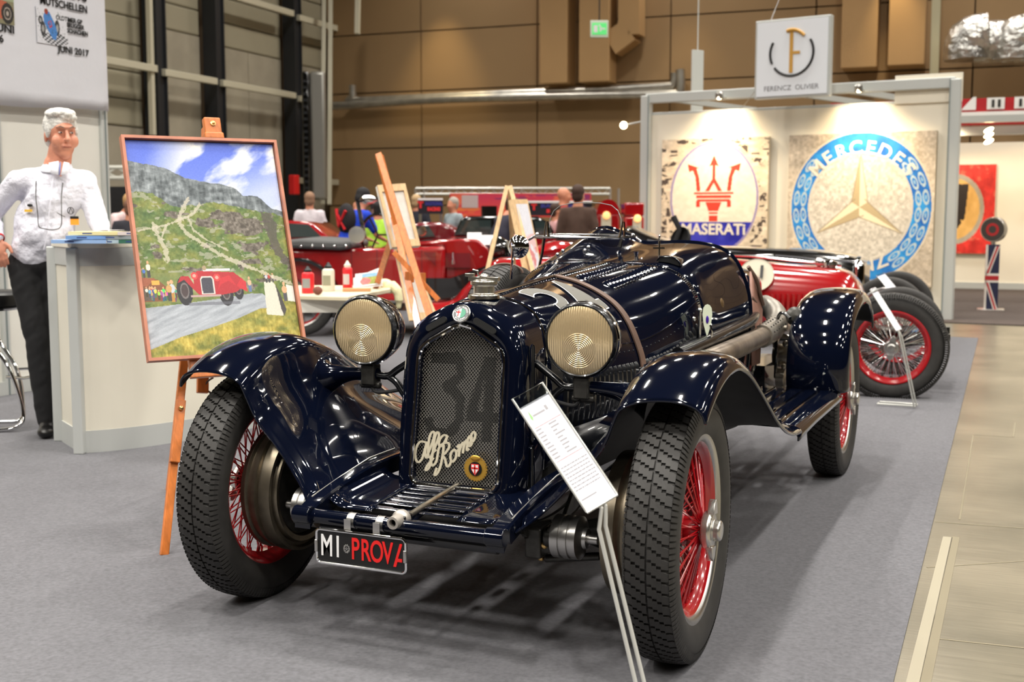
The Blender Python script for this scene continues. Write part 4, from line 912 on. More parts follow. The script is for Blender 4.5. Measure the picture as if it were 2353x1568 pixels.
# brakes, axle, springs
for sg in (-1, 1):
    br = part_empty('front_brake', car, (sg*.60, 0, .38))
    MB().lathe([(.06, -.05*sg), (.125, -.056*sg), (.14, -.044*sg), (.152, -.044*sg), (.16, -.060*sg), (.176, -.062*sg), (.182, -.046*sg), (.192, -.044*sg), (.198, -.056*sg), (.207, -.054*sg), (.209, -.03*sg), (.209, -.015*sg), (.198, -.01*sg), (.193, 0), (.203, .005*sg), (.203, .018*sg), (.196, .022*sg), (.196, .035*sg), (.205, .04*sg), (.205, .055*sg), (.16, .06*sg), (.06, .062*sg)], (0, 0, 0), (1, 0, 0), 56).obj('brake_drum', drumm, br)
    MB().lathe([(0, -.058*sg), (.12, -.058*sg), (.15, -.05*sg)], (0, 0, 0), (1, 0, 0), 40).obj('back_plate', gunmetal, br)
    MB().cyl((-.03*sg, 0, 0), (-.16*sg, 0, -.03), .028, .022).cyl((-.05*sg, 0, .06), (-.05*sg, 0, -.09), .018).obj('king_pin', gunmetal, br)
    MB().ball((-.075*sg, -.05, -.04), .014, 6).ball((-.07*sg, -.045, .035), .011, 6).obj('grease_nut', brass, br)
    mbr = MB().lathe([(0, -.055), (.03, -.055), (.03, -.04), (.062, -.035), (.062, -.012), (.058, -.01), (.058, -.006), (.062, -.004), (.062, .014), (.058, .016), (.058, .02), (.062, .022), (.062, .04), (.05, .045), (.03, .05), (.028, .06), (.014, .062), (.014, .09), (.009, .095), (0, .095)], (sg*.43, -.14, .355), (sg, 0, 0), 36)
    sa = mbr.obj('shock_absorber', steel, car)
    MB().bar((sg*.40, -.14, .355), (sg*.36, .10, .44), .012, .035).bar((sg*.50, -.14, .355), (sg*.52, -.02, .30), .01, .03).obj('shock_arm', gunmetal, sa, bevel=.003)
    MB().ball((sg*.36, -.15, .325), .012, 6).ball((sg*.33, -.10, .27), .010, 6).ball((sg*.47, .05, .42), .008, 6).obj('brass_nuts', brass, car)
    MB().cyl((sg*.36, -.15, .35), (sg*.46, -.13, .35), .028).cyl((sg*.34, -.1, .27), (sg*.50, -.06, .285), .012).box((sg*.33, -.12, .33), (.05, .09, .09)).obj('steering_joint', gunmetal, car, bevel=.006)
    for k in range(5):
        MB().tube([(sg*.31, y, z-.009*k) for y, z in spline([(-.34+.05*k, .405-.0*k), (-.15, .375), (.05, .36), (.25, .38), (.46-.06*k, .43)], 4)], .009, 4).obj('leaf_spring', gunmetal, car)
    # chassis rail
    rail = MB(); rg = []
    for Y, z in spline([(-.375, .392), (-.34, .415), (-.25, .437), (-.1, .462), (.05, .475), (.3, .472), (.8, .452), (1.5, .44), (2.4, .45), (3.2, .47)], 5):
        h = .035 if Y < -.33 else .05; rg.append([Vector((sg*x, Y, zz)) for x, zz in [(.283, z), (.288, z+.006), (.330, z+.006), (.335, z), (.335, z-h), (.283, z-h)]])
    rail.loft(rg, True, False, True); rl = rail.obj('chassis_rail', navy, car, ang=35)
    MB().cyl((sg*.281, -.368, .397), (sg*.337, -.368, .397), .026, n=24).obj('spring_eye', navy, car, bevel=.003)
    MB().tube([(sg*.325, Y, railz(Y)+.012) for Y in lin(-.3, .2, 10)], .003, 6).obj('brake_pipe', steel, car)
    mb = MB()
    for Y in (-.31, -.27, -.1, -.06): mb.lathe([(.007, 0), (.007, .004), (0, .006)], (sg*.308, Y, railz(Y)+.004), (0, 0, 1), 8)
    mb.obj('rail_bolts', steel, car)
    # splash sheet between rail and wing is the wing's own valance; louvred inner sheet below the bonnet
    MB().add([(sg*x, Y, z) for Y in (.3, 1.9) for x, z in ((.40 if Y > 1 else .26, .58), (.345, .46))], [(0, 1, 3, 2)]).obj('under_sheet', navyb, car, solid=.003)
    # headlamp
    hl = part_empty('headlamp', car, (sg*.375, .10, .892), (0, 0, R(2)))
    MB().lathe([(.104, -.012), (.108, -.014), (.1135, -.008), (.1145, .004), (.112, .012)], (0, 0, 0), (0, 1, 0), 64).obj('lamp_rim', navyb, hl)
    MB().lathe([(.1115, .010), (.1165, .014), (.1165, .022), (.1135, .026)], (0, 0, 0), (0, 1, 0), 64).obj('lamp_band', chrome, hl)
    MB().lathe([(.1125, .024), (.112, .04), (.105, .08), (.088, .115), (.06, .14), (.03, .152), (0, .155)], (0, 0, 0), (0, 1, 0), 48).obj('lamp_shell', navy, hl)
    MB().lathe([(.1045, -.010), (.09, -.016), (.06, -.0225), (.03, -.0255), (.001, -.0265)], (0, 0, 0), (0, 1, 0), 64).obj('lamp_lens', lensm, hl)
    MB().bar((0, .03, -.115), (0, .03, -.165), .03, .03).cyl((0, .03, -.125), (0, .03, -.15), .02).obj('lamp_foot', gunmetal, hl, bevel=.004)
    # stalk from wing valance to lamp, bracket to radiator
    mb = MB(); pts = spline([(sg*.575, .16, .715), (sg*.545, .155, .722), (sg*.50, .15, .733), (sg*.44, .14, .742), (sg*.345, .13, .748)], 5); n = len(pts)
    mb.tube(pts, [.052*(1-i/(n-1))**2+.019 for i in range(n)], 20); lb = mb.obj('lamp_stalk', navy, car)
    MB().box((sg*.372, .13, .745), (.05, .05, .07)).cyl((sg*.335, .13, .71), (sg*.41, .13, .71), .012).obj('lamp_clamp', gunmetal, lb, bevel=.006)
    MB().tube(spline([(sg*.36, .13, .745), (sg*.31, .135, .742), (sg*.275, .14, .765), (sg*.205, .15, .81)], 5), .012, 10).tube(spline([(sg*.31, .135, .742), (sg*.28, .14, .72), (sg*.245, .14, .675), (sg*.205, .15, .64)], 5), .012, 10).obj('lamp_bracket', navyb, lb)
    MB().tube(spline([(sg*.37, .125, .715), (sg*.35, .12, .69), (sg*.31, .13, .69), (sg*.26, .14, .70)], 5), .006, 8).obj('lamp_cable', blackc, lb)
MB().cyl((-.60, .0, .335), (.60, .0, .335), .024, n=20).obj('front_axle', gunmetal, car)
MB().cyl((-.55, .12, .30), (.55, .12, .30), .010).cyl((.42, .12, .30), (.40, 1.2, .42), .012).obj('tie_rod', gunmetal, car)
MB().cyl((-.62, 2.67, .38), (.62, 2.67, .38), .04).ball((0, 2.67, .38), .13, 10).obj('rear_axle', gunmetal, car)
MB().box((0, .85, .42), (.36, 1.1, .2)).box((0, 1.9, .42), (.3, 1.2, .16)).obj('engine_sump', under, car, bevel=.02)
MB().box((0, 2.6, .52), (.5, 1.2, .08)).obj('floor_pan', under, car)
# brake drums of the rear
for sg in (-1, 1): MB().lathe([(.05, -.04), (.18, -.04), (.19, .03), (.05, .03)], (sg*.64, 2.67, .38), (1, 0, 0), 40).obj('rear_drum', drumm, car)
# front cross tube, apron with slots, starting handle, plate
MB().cyl((-.285, -.352, .392), (.285, -.352, .392), .021, n=24).obj('cross_tube', navy, car)
MB().cyl((-.285, -.30, .35), (.285, -.30, .35), .022, n=20).obj('lower_cross_tube', navyb, car)
ap = part_empty('front_apron', car)
def apz(Y, x): return .408+.022*(Y+.30)/.35-.02*max(0, -(Y+.2)/.1)**2-.012*(x/.3)**2*0
for k in range(7):
    Y = -.245+k*.040; mb = MB()
    for sg in (-1, 1): mb.loft([[Vector((sg*x, Y+dy, apz(Y, x)+dz)) for x in lin(.012, .14, 8)] for dy, dz in ((-.0175, .0), (.0, .0012), (.0175, .0))], False)
    mb.obj('apron_slat', navy, ap, solid=.002)
for sg in (-1, 1):
    MB().loft([[Vector((sg*x, Y, apz(Y, x)+(.0 if x < .23 else .03*((x-.23)/.06)**2))) for x in lin(.14, .29, 8)] for Y in lin(-.27, .06, 10)], False).obj('apron_side', navy, ap, solid=.002)
MB().bar((0, -.30, apz(-.3, 0)), (0, .04, apz(.04, 0)), .026, .004).obj('apron_rib', navy, ap)
MB().add([(-.205, -.02, .40), (.205, -.02, .40), (.205, .03, .372), (-.205, .03, .372), (-.2, .2, .36), (.2, .2, .36)], [(0, 1, 2, 3), (3, 2, 5, 4)]).obj('lower_valance', navy, car, solid=.004)
hd = Vector((0, -1, -.02)).normalized()
cr = MB().cyl((0, .03, .432), (0, -.30, .408), .0085, n=14).obj('starting_handle', nickel, car)
MB().box((.0, -.335, .395), (.045, .05, .055)).obj('handle_bracket', navyb, car, bevel=.006)
MB().lathe([(.027, 0), (.028, .012), (.026, .02), (.021, .024), (.018, .06), (.011, .061), (.010, .045)], (0, -.33, .408), (0, -1, 0), 28).obj('handle_socket', mat('socket_grey', (.42, .39, .35), .4, .6, srgb=False), car)
# number plate
PX, PZ, PY = -.098, .321, -.40; pw, ph = .292, .098
np_ = part_empty('number_plate', car, (0, 0, 0), label='black plate reading MI PROVA in white and red, chrome frame')
def rrect(w, h, r, n=5): return [(sx*(w/2-r)+r*cos(R(a)), sy*(h/2-r)+r*sin(R(a))) for sx, sy, a0 in ((1, 1, 0), (-1, 1, 90), (-1, -1, 180), (1, -1, 270)) for a in [a0+90*i/n for i in range(n+1)]]
MB().prism(rrect(pw, ph, .014), lambda u, v, d: Vector((PX+u, PY+d, PZ+v)), 0, .004).obj('plate', black, np_, smooth=False)
MB().tube([(PX+u, PY-.001, PZ+v) for u, v in rrect(pw, ph, .014)], .0042, 8, closed=True).obj('plate_frame', chrome, np_)
for sx in (-1, 1): MB().box((PX+sx*(pw/2-.001), PY-.004, PZ), (.010, .008, .036)).obj('plate_clip', steel, np_, bevel=.002)
def ptxt(s, x, m, size=.072, sx=.62, b=.0012, z=0): text(s, size, (PX+x, PY-.0012, PZ+z), (1, 0, 0), (0, 0, 1), m, np_, bold=b, ext=.0006, name='plate_letter', sx=sx)
for s, x, m in (('M', -.112, white), ('I', -.075, white), ('P', -.017, redp), ('R', .017, redp), ('O', .053, redp), ('V', .088, redp)): ptxt(s, x, m, .088)
# last letter is cut by the frame
MB().prism([(.106, -.033), (.115, -.033), (.119, -.018), (.134, -.018), (.134, -.009), (.121, -.009), (.134, .030), (.134, .034), (.127, .034)], lambda u, v, d: Vector((PX+u, PY+d, PZ+v)), -.002, 0).obj('plate_letter', redp, np_, smooth=False)
mb = MB().lathe([(.008, 0), (.011, 0), (.011, .001)], (PX-.046, PY-.0005, PZ), (0, -1, 0), 16)
for k in range(10): a = 2*pi*k/10; mb.ball((PX-.046+.0085*cos(a), PY-.001, PZ+.0105*sin(a)), (.0028, .0008, .003), 4)
for k in range(5): a = 2*pi*k/5+pi/2; mb.bar((PX-.046, PY-.001, PZ), (PX-.046+.006*cos(a), PY-.001, PZ+.006*sin(a)), .002, .001, (0, 1, 0))
mb.obj('plate_emblem', steel, np_, label='small silver wreath emblem')
for x in (PX-.05, PX+.045): MB().box((x, PY+.012, PZ+.062), (.022, .003, .04)).tube([(x-.011, -.352-.023*cos(a), .392+.023*sin(a)) for a in lin(-.6, 3, 10)], .0015, 4).lathe([(.0225, -.011), (.0228, .011)], (x, -.352, .392), (1, 0, 0), 20).obj('plate_bracket', steel, np_)
# ---------------------------------------------------------------- windscreen, mirror, knobs
ws = part_empty('windscreen', car, (0, 0, 0), label='small clear aero screen on a chrome bar')
WC = -.212; gz = 1.168
MB().cyl((WC-.20, 1.70, gz), (WC+.215, 1.70, gz), .0085, n=12).cyl((WC-.17, 1.696, gz+.014), (WC+.17, 1.696, gz+.014), .004).obj('screen_bar', chrome, ws)
gp = [(-.155, .004), (-.168, .03), (-.166, .07), (-.15, .105), (-.12, .128), (-.07, .138), (0, .142), (.07, .138), (.12, .128), (.15, .105), (.166, .07), (.168, .03), (.155, .004)]
MB().prism([(a, b+.012) for a, b in gp], lambda u, v, d: Vector((WC+u, 1.70+v*.12+d, gz+v)), -.0015, .0015).obj('screen_glass', glass, ws, smooth=False)
MB().tube([(WC+a, 1.70+(b+.012)*.12, gz+b+.012) for a, b in gp[1:-1]], .0016, 6).obj('glass_edge', mat('glass_edge', (.30, .32, .31), .2, spec=.8, srgb=False), ws)
for sg in (-1, 1):
    MB().tube([(WC+sg*.165, 1.697, gz), (WC+sg*.172, 1.70, gz+.035), (WC+sg*.176, 1.705, gz+.07)], [.008, .006, .005], 8).tube([(WC+sg*.186, 1.697, gz), (WC+sg*.186, 1.70, gz+.03), (WC+sg*.182, 1.705, gz+.068)], .0045, 8).obj('screen_clip', chrome, ws)
    MB().cyl((WC+sg*.19, 1.70, gz), (WC+sg*.24, 1.70, gz+.002), .011, .007).cyl((WC+sg*.235, 1.70, gz+.004), (WC+sg*.262, 1.69, gz-.014), .005).ball((WC+sg*.225, 1.70, gz+.012), .009, 5).obj('wing_nut', chrome, ws)
MB().tube([(WC-.19, 1.70, gz-.004), (WC-.195, 1.69, 1.10), (WC-.205, 1.67, 1.02), (WC-.215, 1.66, .98)], [.008, .007, .006, .006], 8).tube([(WC+.175, 1.70, gz-.004), (WC+.172, 1.69, gz-.02), (WC+.17, 1.68, 1.125)], [.008, .007, .009], 8).obj('screen_stay', chrome, ws)
mr = part_empty('mirror', car, label='round chrome mirror back on a stalk')
mc = Vector((-.30, 1.173, 1.139))
MB().lathe([(.044, .012), (.047, .006), (.045, 0), (.034, -.010), (.018, -.017), (.006, -.019), (0, -.019)], mc, (0, 1, 0), 36).obj('mirror_shell', chrome, mr)
MB().ball(mc+Vector((-.012, -.02, .002)), .009, 6).tube([mc+Vector((-.012, -.022, 0)), mc+Vector((-.016, -.02, -.05)), mc+Vector((-.024, -.015, -.13))], .0055, 8).obj('mirror_stalk', chrome, mr)
kb = Vector((.2, 1.472, 1.085)); MB().cyl(kb+Vector((0, 0, -.0)), kb+Vector((0, 0, .075)), .004).box(kb+Vector((0, 0, .047)), (.05, .012, .007)).ball(kb+Vector((0, 0, .09)), (.005, .005, .012), 6).obj('fuel_valve', chrome, car)
mb = MB()
for x, Y in ((-.28, 1.60), (-.15, 1.62), (-.15, 1.57), (-.29, 1.55)): mb.ball(sect(Y, abs(x)*8, -1 if x < 0 else 1)+Vector((0, -.002, .003)), .008, 5)
mb.obj('cowl_fasteners', chrome, car)
MB().cyl(sect(1.55, .6, 1), sect(1.55, .6, 1)+Vector((0, 0, .02)), .007, .011).obj('cowl_cap', chrome, car)
# ---------------------------------------------------------------- cockpit, tail
TK = [(1.99, .476, .90), (2.10, .484, .86), (2.25, .455, .85), (2.45, .41, .90), (2.62, .37, .95), (2.8, .34, .96), (3.1, .28, .92), (3.4, .20, .86), (3.7, .12, .78), (3.9, .04, .70)]
rings = []
for i in range(46):
    Y, w, zt = crom(TK, (len(TK)-1)*i/45); zb = .50+.10*max(0, Y-2.6)
    a = [(w*.93, zb), (w*.99, zb+(zt-zb)*.35), (w, zb+(zt-zb)*.7), (w*.985, zt-.03), (w*.955, zt)]
    if Y > 2.55: a += [(w*.8, zt+.03), (w*.5, zt+.055), (0, zt+.065)]
    else: a += [(w*.95, zt-.02), (w*.945, zt-.06), (w*.93, zt-.3)]
    rings.append([Vector((x, Y, z)) for x, z in a])
for sg in (-1, 1): MB().loft([[Vector((p.x*sg, p.y, p.z)) for p in r] for r in rings], False).obj('tail_body', navy, car, ang=50)
for sg in (-1, 1):
    MB().tube([(sg*(w-.012), Y, zt+.004) for Y, w, zt in [crom(TK, 4*i/20) for i in range(21)]], .011, 10).obj('cockpit_trim', leather, car)
st2 = part_empty('seat', car, label='brown leather bench seat in the cockpit')
MB().box((.19, 2.36, .84), (.34, .10, .32), Matrix.Rotation(R(-12), 3, 'X')).obj('backrest', leather2, st2, bevel=.04)
MB().box((-.19, 2.36, .84), (.34, .10, .32), Matrix.Rotation(R(-12), 3, 'X')).obj('backrest', leather2, st2, bevel=.04)
MB().box((0, 2.18, .64), (.78, .36, .10)).obj('seat_cushion', leather2, st2, bevel=.03)
MB().tube(spline([(.452, 1.985, 1.04), (.480, 2.03, .98), (.490, 2.07, .91), (.492, 2.12, .865)], 5), .009, 10).obj('door_roll', leather, car)
MB().add([(.462, 1.98, 1.02), (.475, 1.99, .60), (.486, 2.10, .60), (.488, 2.12, .84), (.482, 2.08, .89), (.472, 2.03, .96)], [(0, 1, 2, 3, 4, 5)]).obj('door_panel', leather2, car, solid=.008)
sw = MB().tube([(-.21+.2*cos(a), 2.06+.05*sin(a), 1.0+.19*sin(a)) for a in lin(0, 2*pi, 33)[:-1]], .011, 8, closed=True)
for k in range(4): a = pi/4+k*pi/2; sw.cyl((-.21, 2.05, 1.0), (-.21+.19*cos(a), 2.06+.05*sin(a), 1.0+.18*sin(a)), .006)
sw.cyl((-.21, 2.05, 1.0), (-.21, 1.8, .9), .014).obj('steering_wheel', blackp, car)
# exhaust
MB().tube(spline([(.40, .95, .69), (.46, 1.08, .705), (.50, 1.28, .722), (.505, 1.6, .725), (.505, 2.12, .728)], 6), .043, 18).obj('exhaust_pipe', exh, car)
MB().tube(spline([(.505, 2.04, .728), (.508, 2.22, .735), (.502, 2.38, .752), (.475, 2.52, .78), (.43, 2.62, .805), (.38, 2.68, .82)], 6), .052, 20).obj('heat_shield', mat('shield_grey', (.34, .315, .275), .38, .85, srgb=False, noise=(10, .3, 3)), car)
mb = MB()
for k in range(6):
    for j in range(5): c = Vector((.507, 2.08+k*.05, .729+k*.003)); a = R(20+j*30); mb.ball(c+Vector((.0515*cos(a), 0, .0515*sin(a))), .004, 4)
mb.obj('shield_holes', slm, car, kind='stuff')
MB().tube(spline([(.42, 1.0, .755), (.452, 1.3, .775), (.468, 1.6, .79), (.478, 1.9, .805), (.46, 2.1, .82)], 6), .027, 12).obj('upper_pipe', navyb, car)
MB().tube(spline([(.40, 2.66, .81), (.37, 2.8, .80), (.36, 3.1, .7), (.36, 3.6, .6)], 6), .03, 12).obj('tail_pipe', exh, car)
MB().cyl((.30, 1.15, .33), (.30, 1.75, .30), .06, n=24).obj('silencer', exh, car)
# badges and catches on the scuttle side
pn = surf_frame(1.30, 5.8, 1); b0, n0, t0, _ = pn; upv = Vector((0, 0, 1)); b0 = b0+n0*.05
tear = [(.0, -.07), (.014, -.02), (.019, .02), (.016, .045), (.009, .056), (0, .06), (-.009, .056), (-.016, .045), (-.019, .02), (-.014, -.02)]
fm = MB().prism(tear, lambda u, v, d: b0+Vector((1, .15, 0)).normalized()*0+Vector((.35, -.93, 0))*d+Vector((.93, .35, 0))*u+upv*v, -.003, .003).obj('teardrop_badge', mat('pearl_enamel', (214, 222, 200), .25, coat=.5), car, smooth=False, label='white teardrop enamel badge')
MB().ball(b0+Vector((.0035*.35, -.0045, .0)), (.006, .003, .016), 6).obj('badge_mark', mat('violet_enamel', (60, 30, 140), .3), fm)
MB().tube([b0+Vector(q) for q in [(.012, 0, -.02), (.02, .0, -.05), (.012, .0, -.085), (-.01, 0, -.08)]], .004, 8).cyl(b0+Vector((-.03, 0, .04)), b0+Vector((-.03, 0, -.10)), .006).ball(b0+Vector((-.03, 0, .035)), .010, 6).ball(b0+Vector((-.055, 0, .0)), .011, 6).tube([b0+Vector(q) for q in [(-.05, 0, -.06), (-.055, 0, -.09), (-.03, 0, -.115), (-.01, .0, -.12)]], .006, 8).obj('bonnet_catch', chrome, car)
pb = surf_frame(1.62, 5.6, 1); MB().lathe([(0, .003), (.016, .002), (.02, 0)], pb[0], pb[1], 20).obj('brass_crest', mat('dull_brass', (.2, .13, .06), .4, .8, srgb=False), car)
# gear between body and rear wing
mb = MB()
mb.lathe([(0, -.04), (.05, -.04), (.055, -.02), (.055, .02), (.05, .04), (.02, .045), (0, .05)], (.52, 2.45, .60), (1, 0, 0), 24)
mb.lathe([(0, -.02), (.045, -.02), (.045, .02), (0, .025)], (.53, 2.38, .50), (1, 0, 0), 20)
mb.bar((.53, 2.4, .5), (.53, 2.7, .42), .012, .03).bar((.5, 2.35, .66), (.5, 2.6, .74), .014, .03)
mb.cyl((.5, 2.3, .74), (.57, 2.3, .745), .014).cyl((.49, 2.36, .70), (.585, 2.36, .70), .010).ball((.56, 2.32, .67), .016, 6).ball((.55, 2.34, .56), .014, 6)
mb.obj('rear_damper', nickel, car, bevel=.002)
MB().tube(spline([(.60, 2.2, .80), (.55, 2.25, .82), (.52, 2.3, .76), (.52, 2.3, .6), (.5, 2.4, .5)], 5), .008, 8).box((.42, 2.5, .5), (.12, .5, .14)).obj('brake_linkage', navyb, car)
MB().lathe([(0, 0), (.04, 0), (.045, .02), (.03, .04), (0, .045)], (.60, 2.28, .80), (.5, -.8, .2), 20).obj('rear_lamp', gunmetal, car)
# ================================================================ people
def person(name, label, P, rz, h, cols, pose=None, vox=.016, face=False, bald=False, group=None, stand=True):
    """a standing figure facing -Y in its own frame; cols = skin, top, legs, hair, shoes"""
    t = thing(name, label, 'person', P, rz, group); k = h/1.78
    J = dict(pel=(0, 0, .98), che=(0, -.01, 1.30), nek=(0, .0, 1.50), hed=(0, -.02, 1.64), sL=(.185, 0, 1.44), sR=(-.185, 0, 1.44), eL=(.25, .02, 1.16), eR=(-.25, .02, 1.16), wL=(.26, -.12, .93), wR=(-.26, -.12, .93),
             hL=(.09, 0, .95), hR=(-.09, 0, .95), kL=(.10, -.02, .52), kR=(-.10, -.02, .52), aL=(.11, .02, .09), aR=(-.11, .02, .09), yaw=0, fL=(0, -1), fR=(0, -1))
    J.update(pose or {}); V_ = lambda n: Vector(J[n])*k
    def caps(mb, a, b, ra, rb, fl=1.):
        a, b = Vector(a), Vector(b); n = 7; pts = [a.lerp(b, i/(n-1)) for i in range(n)]; mb.tube(pts, [(ra+(rb-ra)*i/(n-1))*k for i in range(n)], 14); mb.ball(a, ra*k*.999, 8); mb.ball(b, rb*k*.999, 8)
    def remesh(mb, nm, m, v=vox, sm=4, noise=0, par=t, lab=None):
        o = mb.obj(nm, m, par, ang=180); q = o.modifiers.new('r', 'REMESH'); q.mode = 'VOXEL'; q.voxel_size = v
        q = o.modifiers.new('s', 'SMOOTH'); q.factor = .6; q.iterations = sm
        dg = bpy.context.evaluated_depsgraph_get(); dg.update(); me = bpy.data.meshes.new_from_object(o.evaluated_get(dg)); o.modifiers.clear(); o.data = me; me.name = nm
        if noise:
            n = len(me.vertices); co = np.empty(n*3); me.vertices.foreach_get('co', co); co = co.reshape(-1, 3); nr = np.array([v_.normal[:] for v_ in me.vertices])
            f = fbm(co[:, 0]*9+co[:, 1]*9+40, co[:, 2]*15-co[:, 0]*10+40, 3, 3)-.5; co += nr*(f*noise)[:, None]; me.vertices.foreach_set('co', co.reshape(-1)); me.update()
        me.polygons.foreach_set('use_smooth', [True]*len(me.polygons)); return o
    hd = V_('hed'); HRm = Matrix.Rotation(J['yaw'], 3, 'Z') @ Matrix.Rotation(J.get('tilt', 0), 3, 'X'); H = lambda x, y, z: hd+HRm @ (Vector((x, y, z))*k)
    b = MB()
    b.ball(H(0, .012, .035), (.076*k, .095*k, .098*k), 12, Rm=HRm).ball(H(0, -.022, -.045), (.060*k, .066*k, .075*k), 10, Rm=HRm)
    b.ball(H(0, -.055, -.086), (.037*k, .031*k, .030*k), 8, Rm=HRm)
    caps(b, H(0, .01, -.06), V_('nek')-Vector((0, 0, .03)), .062, .068)
    caps(b, V_('nek'), V_('che'), .07, .1); caps(b, V_('che'), V_('pel'), .1, .11)
    for s in 'LR':
        caps(b, V_('s'+s), V_('e'+s), .045, .036); caps(b, V_('e'+s), V_('w'+s), .036, .027); caps(b, V_('h'+s), V_('k'+s), .07, .05); caps(b, V_('k'+s), V_('a'+s), .05, .034); caps(b, V_('nek')-Vector((0, 0, .06)), V_('s'+s), .06, .045); caps(b, V_('pel'), V_('h'+s), .1, .075)
    # hands
    for s in 'LR':
        w = V_('w'+s); d = (w-V_('e'+s)).normalized(); d = Vector(J.get('d'+s, d)).normalized(); up_ = Vector(J.get('n'+s, (0, -.3, 1))); sd = d.cross(up_).normalized(); nn = sd.cross(d)
        c = w+d*.05*k; Rm_ = Matrix((sd, d, nn)).transposed(); b.ball(c, (.038*k, .052*k, .016*k), 8, Rm=Rm_)
        if face or vox < .012:
            sx = 1 if s == 'L' else -1; sx *= J.get('t'+s, 1)
            for i, (ox, L) in enumerate(((-.029, .060), (-.010, .073), (.010, .070), (.028, .056))):
                p0 = c+sd*ox*k+d*.035*k; cv = J.get('curl', .5); p1 = p0+(d*cos(cv*.5)-nn*sin(cv*.5))*L*.5*k; p2 = p1+(d*cos(cv*1.3)-nn*sin(cv*1.3))*L*.55*k
                b.tube([p0, p1, p2], [.0105*k, .0095*k, .0082*k], 8).ball(p2, .0082*k, 5)
            p0 = c+sd*(-sx)*.028*k-d*.02*k; p1 = p0+(sd*(-sx)*.7+d*.7)*.035*k-nn*.006*k; p2 = p1+(sd*(-sx)*.25+d*.95)*.03*k; b.tube([p0, p1, p2], [.014*k, .012*k, .0095*k], 8).ball(p2, .0095*k, 5)
        else: b.ball(c+d*.06*k-nn*.012*k, (.034*k, .04*k, .017*k), 6, Rm=Rm_)
    for s in (-1, 1): b.ball(H(s*.078, .018, .0), (.010*k, .022*k, .034*k), 7, Rm=HRm @ Matrix.Rotation(s*.35, 3, 'Z'))
    b.ball(H(0, -.078, .052), (.055*k, .02*k, .012*k), 7, Rm=HRm)                       # brow
    b.tube([H(0, -.083, .040), H(0, -.100, .012), H(0, -.112, -.012)], [.008*k, .011*k, .0145*k], 8).ball(H(0, -.112, -.012), .0145*k, 6)
    for s in (-1, 1): b.ball(H(s*.013, -.098, -.014), .009*k, 5).ball(H(s*.043, -.062, -.022), (.030*k, .026*k, .036*k), 7, Rm=HRm)
    b.ball(H(0, -.086, -.047), (.026*k, .012*k, .007*k), 6, Rm=HRm).ball(H(0, -.083, -.059), (.024*k, .013*k, .008*k), 6, Rm=HRm)
    o = remesh(b, 'body', cols['skin'], vox*.55 if vox < .012 else vox*.7, 2)
    if face:
        for s in (-1, 1):
            ey = MB().ball(H(s*.030, -.076, .024), (.0115*k, .0095*k, .0052*k), 8, Rm=HRm); ir = MB().ball(H(s*.030+.002, -.0842, .0235), (.0048*k, .0025*k, .0048*k), 6, Rm=HRm)
            br = MB().tube([H(s*.014, -.094, .050), H(s*.032, -.092, .057), H(s*.052, -.078, .050)], [.003*k, .0045*k, .0025*k], 6)
            eo = ey.obj('eye', mat('eye_white', (200, 186, 178), .3), t); ir.obj('iris', mat('eye_dark', (50, 44, 44), .2), eo); br.obj('eyebrow', mat('grey_brow', (120, 104, 94), .8), t)
        MB().tube([H(-.024, -.0915, -.053), H(-.01, -.098, -.0525), (H(.01, -.098, -.0525)), H(.024, -.0915, -.053)], .0022*k, 6).obj('mouth', mat('lip_red', (150, 80, 70), .5), t)
    # hair
    if not bald:
        hr = MB(); hr.ball(H(0, .026, .063), (.087*k, .100*k, .092*k), 14, Rm=HRm).ball(H(0, .052, .0), (.078*k, .066*k, .085*k), 10, Rm=HRm)
        if face:
            for s in (-1, 1): hr.ball(H(s*.074, .0, .035), (.014*k, .035*k, .045*k), 7, Rm=HRm)
            for i in range(26): a = i*2.399; r_ = .9*math.sqrt(i/26); hr.ball(H(.075*r_*cos(a), .01+.085*r_*sin(a)-.006, .10+.042*math.sqrt(max(0, 1-r_*r_))), (.026*k, .03*k, .018*k), 6, Rm=HRm)
            hr.ball(H(.02, -.055, .105), (.05*k, .03*k, .022*k), 7, Rm=HRm)
        elif J.get('bun'): hr.ball(H(0, .1, .05), .045*k, 8)
        remesh(hr, 'hair', cols['hair'], max(vox*.6, .006), 1, .006)
    # clothes
    c = MB(); caps(c, V_('nek')-Vector((0, 0, .045*k)), V_('che'), .09, .135); caps(c, V_('che'), V_('pel')+Vector((0, 0, .04*k)), .14, .142)
    mid = (V_('che')+V_('pel'))/2; c.ball((V_('che')+V_('nek'))/2-Vector((0, 0, .05*k)), (.17*k, .115*k, .15*k), 10); c.ball(mid, (.165*k, .125*k, .22*k), 10)
    if face: c.ball(mid+Vector((0.02, -.04, -.02))*k, (.155*k, .12*k, .16*k), 10)
    slv = J.get('sleeve', 1.)
    for s in 'LR':
        caps(c, V_('nek')-Vector((0, 0, .075*k)), V_('s'+s), .075, .066); 
        if slv >= 1: caps(c, V_('s'+s), V_('e'+s), .066, .056); caps(c, V_('e'+s), V_('e'+s).lerp(V_('w'+s), .97), .056, .038)
        else: caps(c, V_('s'+s), V_('s'+s).lerp(V_('e'+s), .75), .066, .06)
    remesh(c, 'shirt', cols['top'], vox, 3, .022 if face else .012)
    c = MB(); c.ball(V_('pel')+Vector((0, .01, -.02))*k, (.155*k, .125*k, .12*k), 10)
    for s in 'LR': caps(c, V_('h'+s), V_('k'+s), .095, .075); caps(c, V_('k'+s), V_('a'+s)+Vector((0, 0, .0)), .075, .066)
    remesh(c, 'trousers', cols['legs'], vox, 3, .014)
